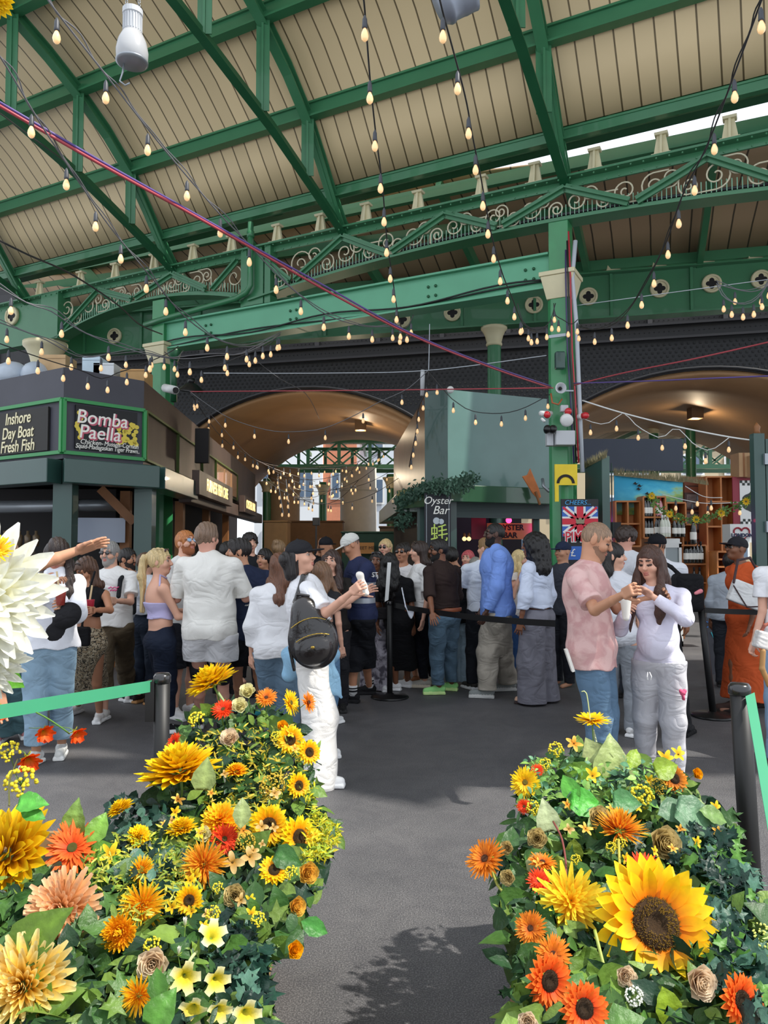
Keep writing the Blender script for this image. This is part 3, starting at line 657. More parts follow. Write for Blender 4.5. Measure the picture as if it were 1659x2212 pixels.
# ================================================================ gear on the right column
cr = T(-.02, .2, 0); Yc = cr.y-.08
o = thing('wall_box', 'dark rounded box fixed high on the green column', 'box', tuple(P(1208, 780, Yc))); m_ = MB(); a, b = P(1197, 762, Yc), P(1218, 800, Yc); m_.box((a.x, Yc-.1, b.z), (b.x, Yc, a.z)); m_.build('casing', M_stall, o, bevel=.02)
m_ = MB(); m_.bar(P(1185, 728, Yc), P(1232, 722, Yc), .03, .04); tag(m_.build('slotted_rail', M_grey, None), 'short perforated steel rail across the green column', 'rail')
o = thing('loudspeaker_horn', 'small grey horn loudspeaker clipped to the green column', 'speaker', tuple(P(1206, 843, Yc-.1))); m_ = MB(); c = P(1206, 843, Yc-.05)
m_.lathe([(.03,-.02),(.035,.06),(.07,.14),(.075,.15),(.065,.15),(.03,.09),(.001,.09)], c, (0,-1,0), 18); m_.build('horn', M_greyp, o, True); m_ = MB(); m_.sphere(c+Vector((0,-.11,0)), .025, 8); m_.build('driver', M_dark, o, True)
m_ = MB(); m_.box((c.x+.06, c.y-.02, c.z-.02), (c.x+.2, c.y+.0, c.z+.0)); m_.build('bracket', M_grey, o)
o = thing('dome_camera', 'white dome camera below the horn loudspeaker', 'camera', tuple(P(1222, 905, Yc-.1))); c = P(1222, 905, Yc-.1); m_ = MB(); m_.lathe([(.01,-.02),(.07,0),(.085,.03),(.085,.08),(.05,.1)], c, (0,-.6,-.3), 16); m_.build('housing', M_white, o, True)
m_ = MB(); m_.box((c.x-.06, c.y, c.z+.1), (c.x+.04, c.y+.08, c.z+.19)); m_.build('junction', M_greyp, o, bevel=.01)
for k, (px, py) in enumerate(((1182, 896), (1227, 889), (1263, 898))):
    c = P(px, py, Yc-.12); m_ = MB(); o = thing('warning_beacon', ('red beacon left of the dome camera', 'red beacon right above the dome camera', 'red beacon out to the right of the pipe')[k], 'beacon', tuple(c)); ax = ((-.2,-.6,0), (0,-1,.1), (.4,-.6,0))[k]
    m_.lathe([(.045,-.03),(.048,.02),(.035,.05),(.01,.065)], c, ax, 14); m_.build('lens', M_red, o, True); m_ = MB(); m_.lathe([(.03,-.14),(.045,-.06),(.045,-.03)], c, ax, 12); m_.build('base', M_white, o, True)
o = thing('junction_box', 'white rectangular junction box on the green column under the camera', 'box', tuple(P(1208, 950, Yc-.1))); a, b = P(1197, 932, Yc-.1), P(1239, 963, Yc-.1); m_ = MB(); m_.box((a.x, Yc-.2, b.z), (b.x, Yc, a.z)); m_.build('box', M_greyp, o, bevel=.01)
m_ = MB(); m_.box((a.x-.1, Yc-.12, b.z), (a.x-.01, Yc, a.z-.02)); m_.build('side_box', M_greyp, o, bevel=.01)
m_ = MB()
for px in (1180, 1192): m_.lathe([(.035,0),(.05,.05),(.05,.1),(.02,.12)], P(px, 932, Yc-.16), (0,-.7,.2), 12)
m_.build('floodlight', M_blackp, o, True)
o = thing('camera', 'small white bullet camera left of the red beacons', 'camera', tuple(P(1172, 897, Yc-.05))); m_ = MB(); m_.tube([P(1190, 893, Yc), P(1168, 893, Yc-.15)], .035, 10); m_.tube([P(1170, 905, Yc-.15), P(1176, 910, Yc-.2)], .02, 8); m_.build('housing', M_white, o, True)
m_ = MB(); m_.tube([P(1243, 520, Yc), P(1236, 600, Yc), P(1245, 700, Yc), P(1253, 900, Yc), P(1258, 1020, Yc)], .03, 8); tag(m_.build('conduit_pipe', M_pipe, None, True), 'pale grey pipe running down the right side of the green column', 'pipe')
for k, (px, dy, cc, lb) in enumerate(((1236, 0, 'b02a3a', 'red cable beside the pale pipe'), (1231, 0, '1a1a1c', 'thick black cable beside the pale pipe'), (1226, .02, '3a2f5a', 'purple cable beside the pale pipe'))):
    m_ = MB(); m_.tube([P(px-8+k*2, 500+k*20, Yc-.02), P(px-4, 600, Yc-.03), P(px, 760, Yc-.03), P(px+6, 850, Yc-.04), P(px+14, 1000, Yc-.04)], .012, 6); tag(m_.build('cable', mat('cable'+cc, cc, .4), None, True), lb, 'cable')
m_ = MB(); m_.tube([P(1190, 850, Yc-.03), P(1193, 870, Yc-.06), P(1206, 874, Yc-.06), P(1214, 862, Yc-.03)], .012, 6); tag(m_.build('looped_cable', mat('orange_cable', 'b5603a', .5), None, True), 'orange cable loop under the horn loudspeaker', 'cable')
o = thing('station_sticker', 'square yellow sign with a black arch on the green column', 'sign', tuple(P(1222, 1030, Yc))); a, b = P(1198, 1003, Yc-.04), P(1247, 1048, Yc-.04); m_ = MB(); m_.box((a.x, Yc-.05, b.z), (b.x, Yc-.02, a.z)); m_.box((a.x, Yc-.05, b.z-.22), (a.x+.05, Yc-.02, b.z)); m_.build('board', mat('yellow_sign', 'e2c51e', .5, var=.1), o)
m_ = MB(); cc = P(1222, 1044, Yc-.055); R_ = .12; pts = [(R_*math.cos(t), R_*math.sin(t)) for t in np.linspace(0, math.pi, 20)]+[(.7*R_*math.cos(t), .7*R_*math.sin(t)) for t in np.linspace(math.pi, 0, 20)]
m_.poly(pts, cc, (1,0,0), (0,0,1), .004); m_.build('arch_mark', M_dark, o)
# board with flag
Yp = 10.12; a, b = P(1212, 1078, Yp), P(1294, 1205, Yp)
o, d, n, c = board('drinks_board', 'painted drinks board with a union flag and crown on the green column', 'sign', (a.x, Yp), (b.x, Yp), b.z-.1, a.z, mat('board_black', '15161b', .5), out=0)
M_fb, M_fr = mat('flag_blue', '2f63b8', .5), mat('flag_red', 'cc2237', .5)
w2, zt, zl = (b.x-a.x)/2*.96, a.z-.1, a.z-.5; zc = (zt+zl)/2; h2 = (zt-zl)/2; m_ = MB(); m_.box((c.x-w2, c.y-.003, zl), (c.x+w2, c.y, zt)); m_.build('flag_field', M_fb, o)
def cross(mm, wv, wh, wd_, off):
    m_ = MB(); y = c.y-off
    m_.box((c.x-wv, y-.001, zl), (c.x+wv, y, zt)); m_.box((c.x-w2, y-.001, zc-wh), (c.x+w2, y, zc+wh))
    for s in (-1, 1):
        p0, p1 = Vector((c.x-w2, y, zc-s*h2)), Vector((c.x+w2, y, zc+s*h2)); dv = Vector((-(p1-p0).z, 0, (p1-p0).x)).normalized()*wd_
        dd2 = (p1-p0).normalized()*wd_
        m_.hexa([p0-dv+dd2, p0+dv+dd2, p1+dv-dd2, p1-dv-dd2]+[q-Vector((0,.001,0)) for q in (p0-dv+dd2, p0+dv+dd2, p1+dv-dd2, p1-dv-dd2)])
    return m_
cross(None, .075, .065, .045, .004).build('white_cross', M_white, o); cross(None, .045, .04, .016, .006).build('red_cross', M_fr, o)
m_ = MB(); m_.poly([(-.05,-.03),(.05,-.03),(.065,.05),(.03,.02),(0,.06),(-.03,.02),(-.065,.05)], (c.x, c.y-.007, zc), (1,0,0), (0,0,1), .003); m_.build('crown', mat('crown_grey', '8d8468', .5), o)
M_cy = mat('cyan_letter', '3fa0d8', .5); text('CHEERS...', 'lettering', M_cy, o, (c.x-.03, c.y-.005, a.z-.05), (1,0,0), (0,0,1), .085, shear=.2)
text("PIMM'S", 'lettering_edge', M_white, o, (c.x+.02, c.y-.008, zl-.01), (1,0,0), (0,0,1), .19, offset=.013, sx=.8); text("PIMM'S", 'lettering', M_fr, o, (c.x+.02, c.y-.011, zl-.01), (1,0,0), (0,0,1), .19, offset=.002, sx=.8)
text('£', 'lettering', M_white, o, (c.x-.1, c.y-.008, zl-.22), (1,0,0), (0,0,1), .14); m_ = MB(); m_.box((c.x-.17, c.y-.004, zl-.31), (c.x+.2, c.y, zl-.13)); m_.build('price_patch', M_fb, o)
# ================================================================ wine stall on the right
M_leafy = mat('dry_thatch', '8a8262', .9, var=.3)
wine = thing('market_stall', 'wooden wine stall with a painted mural above its shelves', 'stall', (5.5, 12.5, 0)); struct(wine)
def vbox(mb, px0, py0, px1, py1, Y, dpt, m=0):
    a, b = P(px0, py0, Y), P(px1, py1, Y); return mb.box((a.x, Y, b.z), (b.x, Y+dpt, a.z), m)
m_ = MB(); vbox(m_, 1258, 948, 1476, 1017, 13.6, .1); m_.build('navy_header', M_navy, wine)
m_ = MB(); m_.hexa([P(1264, 1378, 10.7), P(1302, 1400, 10.2), P(1302, 1400, 10.2)+Vector((.06,.04,0)), P(1264, 1378, 10.7)+Vector((.06,.04,0)), P(1264, 1005, 10.7), P(1302, 985, 10.2), P(1302, 985, 10.2)+Vector((.06,.04,0)), P(1264, 1005, 10.7)+Vector((.06,.04,0))]); vbox(m_, 1300, 985, 1322, 1400, 10.2, .1); vbox(m_, 1322, 1000, 1327, 1400, 10.3, .05); m_.build('green_shutter', M_stall, wine)
def grass(mb, x0, y0, Y0, x1, y1, Y1, n, h, rn):
    for i in range(n):
        t = rn.random(); p = P(x0+(x1-x0)*t, y0+(y1-y0)*t, Y0+(Y1-Y0)*t); q = p+Vector((rn.uniform(-.04,.04), rn.uniform(-.05,.03), rn.uniform(.3,1)*h)); w = Vector((.006,0,0)); mb.add([p-w, p+w, q], [(0,1,2)])
rn = random.Random(2); m_ = MB(); grass(m_, 1325, 1027, 12, 1478, 1042, 12, 500, .16, rn); grass(m_, 1262, 1012, 10.7, 1310, 988, 10.1, 260, .14, rn); grass(m_, 1478, 1040, 12, 1530, 1048, 12, 120, .12, rn)
m_.build('thatch_fringe', M_leafy, wine)['kind'] = 'stuff'
def mural_mat():
    m = bpy.data.materials.new('mural_paint'); m.use_nodes = True; N = m.node_tree.nodes; L = m.node_tree.links; b = N['Principled BSDF']
    at = N.new('ShaderNodeAttribute'); at.attribute_name = 'UVMap'; n = N.new('ShaderNodeTexNoise'); n.inputs['Scale'].default_value = 7; L.new(at.outputs['Vector'], n.inputs['Vector'])
    sx = N.new('ShaderNodeSeparateXYZ'); L.new(at.outputs['Vector'], sx.inputs[0])
    ad = N.new('ShaderNodeMath'); ad.operation = 'MULTIPLY_ADD'; ad.inputs[1].default_value = .85; L.new(n.outputs[0], ad.inputs[0]); L.new(sx.outputs[1], ad.inputs[2])
    ad2 = N.new('ShaderNodeMath'); ad2.operation = 'MULTIPLY_ADD'; ad2.inputs[1].default_value = -.7; L.new(sx.outputs[0], ad2.inputs[0]); L.new(ad.outputs[0], ad2.inputs[2])
    r = N.new('ShaderNodeValToRGB'); e = r.color_ramp.elements; e[0].position = .0; e[0].color = (*lin('7c6a92'), 1); e[1].position = 1.0; e[1].color = (*lin('3fa8cf'), 1)
    for p_, c_ in ((.22, '5f9a6a'), (.38, 'a3bd62'), (.52, '8fc7b0'), (.66, '56bcd8')): x = e.new(p_); x.color = (*lin(c_), 1)
    L.new(ad2.outputs[0], r.inputs[0]); L.new(r.outputs[0], b.inputs['Base Color']); b.inputs['Roughness'].default_value = .6; return m
mu = uv_grid('mural', lambda u, v: P(1327+148*u, 1112-(88-18*u)*v+0*u, 12.05), list(np.linspace(0,1,3)), [0,1], mural_mat(), None, thick=.02); tag(mu, 'colourful painted landscape panel above the wine shelves', 'painting')
m_ = MB()
for px, py in ((1374,1046),(1383,1051),(1381,1058),(1400,1068)):
    c = P(px, py, 12.02); m_.poly([(-.05,.01),(0,-.01),(.05,.03),(.01,.01),(-.01,.04)], c, (1,0,0), (0,0,1), .004)
m_.build('painted_birds', M_dark, mu)
m_ = MB(); vbox(m_, 1475, 1030, 1540, 1290, 12.6, .1); vbox(m_, 1327, 1110, 1480, 1380, 13.2, .1); m_.build('back_wall', M_wood, wine)
uv_grid('brick_panel', lambda u, v: P(1478+60*u, 1250-215*v, 12.55), [0,1], [0,1], M_brick, wine)
def cubby(name, label, px0, py0, px1, py1, Y, cols, rows, dpt=.3, mm=None, group=None):
    o = thing(name, label, 'shelf', tuple(P((px0+px1)/2, py1, Y)), group); a, b = P(px0, py0, Y), P(px1, py1, Y); t = .025; m_ = MB()
    m_.box((a.x, Y+dpt-.01, b.z), (b.x, Y+dpt, a.z)); m_.build('back_panel', mm or M_shelf, o)
    for i in range(cols+1): x = a.x+(b.x-a.x)*i/cols; MB().box((x-t/2, Y, b.z), (x+t/2, Y+dpt-.01, a.z)).build('upright', mm or M_shelf, o)
    for j in range(rows+1): z = b.z+(a.z-b.z)*j/rows; MB().box((a.x, Y-.003, z-t/2), (b.x, Y+dpt-.01, z+t/2)).build('shelf_board', mm or M_shelf, o)
    return o
cubby('shelf_unit', 'orange wood cubby shelf under the left end of the mural', 1330, 1083, 1384, 1180, 11.8, 2, 2)
cubby('shelf_unit', 'taller orange wood bottle shelf beside the first cubby', 1390, 1073, 1439, 1162, 11.7, 2, 2)
cubby('shelf_unit', 'low orange wood shelf right of the bottle shelf', 1440, 1086, 1482, 1132, 11.8, 2, 1)
cubby('shelf_unit', 'open shelf above the fridge holding gold topped bottles', 1448, 1133, 1504, 1178, 11.8, 2, 1)
cubby('shelf_unit', 'tall plank shelf left of the maroon poster', 1526, 1030, 1594, 1300, 12.1, 2, 5)
cubby('shelf_unit', 'wooden wine crate rack right of the fridge', 1476, 1178, 1528, 1300, 11.9, 1, 3)
cubby('shelf_unit', 'narrow pigeonhole rack behind the woman in orange', 1550, 1192, 1575, 1290, 11.6, 1, 6)
# fridge
o = thing('drinks_fridge', 'white glass door drinks fridge between the wine shelves', 'fridge', tuple(P(1455, 1385, 11.75)))
a, b = P(1432, 1163, 11.6), P(1476, 1385, 11.6); m_ = MB(); Y = 11.6; m_.box((a.x, Y+.05, .02), (b.x, Y+.5, a.z)); m_.build('cabinet', M_white, o, bevel=.01)
m_ = MB()
for q in (((a.x, Y, a.z-.14), (b.x, Y+.05, a.z-.06)), ((a.x, Y, .1), (b.x, Y+.05, .18)), ((a.x, Y, .1), (a.x+.04, Y+.05, a.z-.08)), ((b.x-.04, Y, .1), (b.x, Y+.05, a.z-.08))): m_.box(*q)
m_.build('door_frame', M_white, o); m_ = MB(); m_.box((a.x+.04, Y+.03, .18), (b.x-.04, Y+.04, a.z-.14)); m_.build('door_glass', mat('fridge_glass', '6f7d80', .1, coat=1), o)
# bottles
def bottle_proto(name, body, cap):
    o = thing(name, 'bottle', 'bottle'); m_ = MB(); m_.lathe([(.036,0),(.038,.01),(.038,.17),(.03,.21),(.014,.245),(.014,.28)], n=12); m_.build('body', body, o, True)
    m_ = MB(); m_.lathe([(.015,.25),(.016,.30),(.012,.305)], n=10); m_.build('cap', cap, o, True); m_ = MB(); m_.lathe([(.0385,.05),(.0388,.06),(.0388,.13),(.0385,.14)], n=12); m_.build('label', M_lwhite, o, True); return o
BD_ = mat('bottle_dark', '10140f', .08, coat=1); BG = mat('bottle_clear_pink', 'c8838a', .1, coat=1); GC = mat('gold_cap', 'c79a3a', .3, metal=.8)
pD, pP, pG = bottle_proto('wine_bottle', BD_, M_dark), bottle_proto('wine_bottle', BG, M_red), bottle_proto('wine_bottle', BD_, GC)
pW = bottle_proto('wine_bottle', mat('bottle_white', 'cfd3c2', .15, coat=1), M_white)
used = set()
def put_bottles(kind, pxs, py, Y, label, group, s=1):
    for i, px in enumerate(pxs):
        q = kind if kind.name not in used else dup(kind); used.add(kind.name)
        q.location = P(px, py, Y); q.scale = (s, s, s); q['label'] = label; q['group'] = group
put_bottles(pD, (1394, 1400, 1406), 1116, 11.75, 'dark wine bottle in the upper left cubby of the bottle shelf', 'bottles upper left cubby')
put_bottles(pP, (1420, 1427), 1116, 11.75, 'rose wine bottle in the upper right cubby of the bottle shelf', 'bottles upper right cubby')
put_bottles(pD, (1395, 1402, 1409), 1160, 11.75, 'dark wine bottle in the lower left cubby of the bottle shelf', 'bottles lower left cubby')
put_bottles(pD, (1418, 1424), 1160, 11.72, 'dark wine bottle in the lower right cubby of the bottle shelf', 'bottles lower right cubby', 1.1)
put_bottles(pW, (1431, 1437, 1443), 1160, 11.6, 'pale wine bottle on top of the fridge', 'bottles on the fridge', 1.1)
put_bottles(pG, (1457, 1466, 1475), 1160, 11.7, 'gold topped champagne bottle beside the fridge top', 'gold topped bottles')
put_bottles(pD, (1498,), 1175, 11.7, 'single dark champagne bottle at the right end of the open shelf', 'single bottle', 1.3)
put_bottles(pD, (1482, 1490, 1498, 1506, 1514), 1216, 11.9, 'dark wine bottle lying in shade in the crate rack', 'bottles in the crate rack', 1.1)
put_bottles(pD, (1500, 1512), 1272, 11.85, 'dark bottle with white label low in the crate rack', 'low rack bottles', 1.1)
# framed pictures, posters, boxes
for k, (x0,y0,x1,y1,lb) in enumerate(((1479,1064,1519,1100,'brown framed photograph on the brick wall, upper one'), (1479,1106,1523,1148,'brown framed photograph on the brick wall, lower one'))):
    a, b = P(x0,y0,12.5), P(x1,y1,12.5); o, d, n, c = board('picture_frame', lb, 'picture', (a.x, a.y), (b.x, b.y), b.z, a.z, mat('frame_brown', '4a2c26', .4), out=0); m_ = MB(); m_.box((a.x+.03, a.y-.008, b.z+.03), (b.x-.03, a.y-.002, a.z-.03)); m_.build('print', mat('print%d'%k, '7a6a66', .4, var=.6, vscale=14), o)
a, b = P(1582,1030,12), P(1642,1142,12); o, d, n, c = board('poster', 'maroon panel with a white crest poster at the far right', 'poster', (a.x, a.y), (b.x, b.y), b.z, a.z, mat('maroon', '8a2436', .5), out=0)
m_ = MB(); a2, b2 = P(1597,1038,12), P(1642,1132,12); m_.box((a2.x, a.y-.01, b2.z), (b2.x, a.y-.002, a2.z)); m_.build('white_sheet', M_white, o)
m_ = MB()
for i in range(8):
    for j in range(2):
        if (i+j) % 2 == 0: x = a2.x+i*.04; m_.box((x, a.y-.014, a2.z-.04-j*.04), (x+.04, a.y-.01, a2.z-j*.04)); m_.box((x, a.y-.014, b2.z+j*.04), (x+.04, a.y-.01, b2.z+.04+j*.04))
cc = Vector(((a2.x+b2.x)/2, a.y-.012, (a2.z+b2.z)/2)); m_.poly([(math.cos(t)*.12*(1+.12*math.cos(7*t)), math.sin(t)*.15*(1+.1*math.cos(5*t))) for t in np.linspace(0,6.28,40)[:-1]], cc, (1,0,0), (0,0,1), .003); m_.build('crest', mat('crest_dark', '2b3330', .6), o)
a, b = P(1577,1132,10.6), P(1626,1172,10.6); o, d, n, c = board('souvenir_box', 'white box printed with a heart and city name above the cap', 'box', (a.x, a.y), (b.x, b.y), b.z, a.z, M_white, out=0, t=.25)
text('LONDON', 'lettering', mat('dark_blue', '20264a', .5), o, (c.x, c.y-.02, b.z+.1), (1,0,0), (0,0,1), .068, offset=.003); MB().box((c.x-.14, c.y-.012, b.z+.068), (c.x+.14, c.y-.006, b.z+.132)).build('white_band', M_white, o); pts = [(.11*math.sin(t)**3*1.0, .0068*(13*math.cos(t)-5*math.cos(2*t)-2*math.cos(3*t)-math.cos(4*t))) for t in np.linspace(0, 6.28, 31)]
m_ = MB(); m_.tube([Vector((c.x+x, c.y-.004, b.z+.125+y)) for x, y in pts], .012, 5); m_.build('heart', mat('heart_red', '9a2335', .5), o)
for k, (x0,y0,x1,y1,Y) in enumerate(((1596,978,1622,1030,11.9),(1620,984,1640,1030,11.8))):
    a, b = P(x0,y0,Y), P(x1,y1,Y); m_ = MB(); m_.box((a.x, Y, b.z), (b.x, Y+.3, a.z)); m_.box((a.x+.06, Y-.003, b.z), (a.x+.09, Y, a.z), 1); tag(m_.build('cardboard_box', [M_ply, M_wood], bevel=.005), ('upright cardboard box on top of the tall shelf', 'smaller cardboard box right of the upright one')[k], 'box')
o = thing('gate_post', 'dark green gate post cut by the right edge of the picture', 'post', tuple(P(1645, 1500, 8.4))); m_ = MB(); a = P(1628, 936, 8.4); m_.box((a.x, 8.4, 0), (a.x+.12, 8.5, a.z)); m_.build('post', M_stall, o)
m_ = MB(); m_.box((a.x+.14, 8.42, 0), (a.x+.6, 8.46, a.z-.06)); m_.build('gate_leaf', M_stall, o); m_ = MB()
for z in (a.z-.35, a.z-1.1): m_.box((a.x+.1, 8.36, z), (a.x+.18, 8.42, z+.12))
m_.build('hinge', M_grey, o); m_ = MB(); m_.lathe([(.04,0),(.03,.04),(.04,.08),(.005,.13)], (a.x+.06, 8.45, a.z), n=10); m_.build('finial', M_wood, o, True)
# A-board
o = thing('pavement_sign', 'black pavement board with coloured chalk letters behind the orange dress', 'sign', tuple(P(1556, 1440, 9.7))); m_ = MB(); a, b = P(1533, 1335, 9.7), P(1590, 1438, 9.7); b.z = 0; m_.hexa([(a.x,9.7,b.z),(b.x,9.7,b.z),(b.x,9.75,b.z),(a.x,9.75,b.z),(a.x,9.85,a.z),(b.x,9.85,a.z),(b.x,9.9,a.z),(a.x,9.9,a.z)]); m_.build('board', M_parapet, o)
for tx, py, cc, x in (('COO', 1352, '3a8ae0', 1549), ('W', 1375, '4ac8d8', 1553), ('F', 1399, '3ac08a', 1551)): q = P(x, py, 9.7); text(tx, 'lettering', mat('chalk_'+cc, cc, .6), o, (q.x, 9.7+.15*(q.z-b.z)/(a.z-b.z)-.006, q.z), (1,0,0), (0,0,1), .12)
# small dark menu board behind the bald man
a, b = P(1288,1128,10.4), P(1342,1162,10.4); o, d, n, c = board('menu_board', 'small dark drinks menu board behind the bald man', 'sign', (a.x, a.y), (b.x, b.y), b.z, a.z, M_chalk, out=0); m_ = MB(); m_.tube([c+Vector((x*.1, -.003, .02+.03*math.sin(x*3))) for x in np.linspace(-1,1,12)], .004, 4); m_.build('chalk_marks', M_lpink, o)
# ================================================================ beyond the vaults
M_far = mat('far_column_grey', 'cfc9bd', .6, var=.05); M_farb = mat('far_column_buff', 'b39a7c', .6, var=.05)
for px, r, Y, mm, lb in ((613, .55, 26.2, M_farb, 'thick buff round pillar seen through the left vault'), (774, .62, 26, M_far, 'thick pale grey round pillar seen through the left vault')):
    c = XY(px, Y); o = thing('round_pillar', lb, 'pillar', tuple(c)); m_ = MB(); m_.lathe([(r,0),(r,4.3)], c, n=28); m_.build('shaft', mm, o, True); m_ = MB(); m_.lathe([(r*1.06,3.5),(r*1.06,3.6)], c, n=28); m_.build('band', mm, o, True)
for px, Y, lb in ((576, 25.6, 'slim green column left of the buff pillar'), (697, 27, 'slim green column between the two thick pillars'), (845, 24, 'slim dark green column right of the grey pillar'), (1495, 22, 'dark green round column seen through the right vault'), (1415, 23, 'slim green column beyond the navy header')):
    round_column(XY(px, Y), .14, 3.4 if px < 1000 else 5.0, 3.9 if px < 1000 else 5.4, lb)
ft = thing('far_truss', 'distant green lattice truss seen through the vaults', 'girder', (0, 26.5, 3.8)); 
for Y, x0, x1, zt_, zb_ in ((26.9, -6, 14, 5.35, 4.45), (31, -9, 18, 5.6, 4.7)):
    m_ = MB(); m_.bar((x0,Y,zt_), (x1,Y,zt_), .15, .12); m_.bar((x0,Y,zb_), (x1,Y,zb_), .15, .15)
    x = x0
    while x < x1: m_.bar((x,Y,zb_), (x,Y,zt_), .12, .08, up=(0,1,0)); m_.bar((x,Y,zb_), (x+1.1,Y,zt_), .05, .06); m_.bar((x+1.1,Y,zb_), (x,Y,zt_), .05, .05); x += 1.1
    m_.build('truss_frame', M_green, ft)
m_ = MB()
for x in np.arange(-8, 16, 2.4): m_.bar((x, 26, 5.6), (x, 33, 5.6), .1, .15)
m_.build('rafters', M_green, ft)
uv_grid('ceiling', lambda u, v: Vector((u, v, 5.75+.02*(v-26))), [-9, 18], [26, 29, 31], M_boards2, None, thick=.05)['kind'] = 'structure'
def house(x0, x1, Y, h, mm, label, cols, rows, wm=None, z0=.4):
    o = thing('house', label, 'building', ((x0+x1)/2, Y, 0)); m_ = MB(); m_.box((x0, Y, 0), (x1, Y+3, h)); m_.build('wall', mm, o)
    for i in range(cols):
        for j in range(rows):
            cx = x0+(i+.5)*(x1-x0)/cols; z = z0+(j+.25)*(h-z0)/rows; w = (x1-x0)/cols*.27; hh = (h-z0)/rows*.55; m_ = MB()
            m_.poly([(-w,0),(w,0),(w,hh*.8),(w*.7,hh*.95),(0,hh),(-w*.7,hh*.95),(-w,hh*.8)], (cx, Y-.06, z), (1,0,0), (0,0,1), .05); f = m_.build('window', M_white, o)
            m_ = MB()
            for s in (-1, 1): m_.box((cx+s*w*.45-w*.36, Y-.14, z+.1), (cx+s*w*.45+w*.36, Y-.12, z+hh*.85))
            m_.build('pane', wm or mat('pane_blue', '5a6b80', .1), f)
    m_ = MB(); m_.box((x0-.1, Y-.2, h), (x1+.1, Y+.1, h+.25)); m_.build('cornice', M_white, o); return o
house(-6.5, -3.1, 38, 9, mat('house_white', 'd9dde2', .6), 'white rendered house front beyond the market, left', 2, 3)
house(-3.1, -1.4, 38.5, 9, mat('house_brick', 'c07c5e', .7, var=.1), 'salmon brick house front beyond the market, middle', 1, 3)
house(-1.4, 6, 39, 8.5, mat('house_pale', 'c5cdd6', .6), 'pale blue grey house front beyond the market, right of the brick one', 4, 3)
house(6, 22, 40, 7, mat('house_buff', 'b9a88a', .6), 'buff house front seen through the right vault', 7, 3)
for k, (x0,y0,x1,y1,Y,cc,lb) in enumerate(((570,1128,620,1200,22,'a98a63','stack of cardboard cartons at the alley end, left'), (618,1128,740,1200,24,'7a5a3e','long brown counter at the alley end'), (738,1152,868,1200,20,'27493c','dark green counter under the grey pillar'), (820,1140,930,1200,22,'6a5a4a','brown kiosk wall beside the bar canopy'))):
    a, b = P(x0,y0,Y), P(x1,y1,Y); m_ = MB(); m_.box((a.x, Y, 0), (b.x, Y+.8, a.z)); m_.box((a.x-.03, Y-.04, a.z), (b.x+.03, Y+.8, a.z+.05)); tag(m_.build(('carton_stack','counter','counter','kiosk')[k], mat('far_'+cc, cc, .7, var=.1), bevel=.02), lb, ('box','counter','counter','stall')[k])
a, b = P(770,1172,19.8), P(808,1196,19.8); o, d, n, c = board('orange_notice', 'small orange notice board behind the man in the white cap', 'sign', (a.x, a.y), (b.x, b.y), b.z, a.z, mat('orange_board', 'c08a4e', .6), out=0); text('MEET ME', 'lettering', M_dark, o, (c.x, c.y-.004, (a.z+b.z)/2), (1,0,0), (0,0,1), .12)
o = thing('floodlight', 'black floodlight on a stand at the alley end', 'lamp', tuple(P(683,1145,19))); m_ = MB(); a, b = P(675,1118,19), P(690,1135,19); m_.box((a.x,19,b.z),(b.x,19.15,a.z)); m_.build('lamp_head', M_blackp, o, bevel=.01); m_ = MB(); m_.bar(P(683,1135,19.05), Vector((P(683,1135,19.05).x, 19.05, 0)), .04, .04); m_.build('stand', M_blackp, o)
m_ = MB(); a, b = P(421,925,12.9), P(450,1000,12.9); m_.box((a.x, 12.9, b.z), (b.x, 13.0, a.z)); tag(m_.build('television', M_dark, None, bevel=.01), 'dark screen panel above the left stall side wall', 'screen')
o = thing('security_light', 'small white camera on the left green column', 'camera', tuple(P(365, 840, 12.4))); m_ = MB(); m_.tube([P(357, 838, 12.6), P(378, 843, 12.2)], .07, 12); m_.build('housing', M_white, o, True); m_ = MB(); m_.lathe([(.05,0),(.05,.01)], P(379.5, 843, 12.17), (.4,-.6,-.1), 12); m_.build('lens', M_dark, o)
m_ = MB(); m_.lathe([(.02,.1),(.1,.06),(.2,-.02),(.22,-.05)], P(413, 838, 12.6), (0.1,-.3,1), 14); m_.tube([P(413,828,12.6), P(413,818,12.6)], .06, 8); tag(m_.build('pendant_lamp', M_blackp, None, True), 'black cage lamp beside the camera on the left column', 'lamp')
# downpipe behind left column
m_ = MB(); m_.tube([P(375, 755, 13.2), P(375, 868, 13.2)], .06, 10); m_.lathe([(.06,0),(.12,.2),(.12,.24)], P(376, 785, 13.2), n=10); tag(m_.build('down_pipe', M_dgreen, None, True), 'green down pipe right of the left square column', 'pipe')
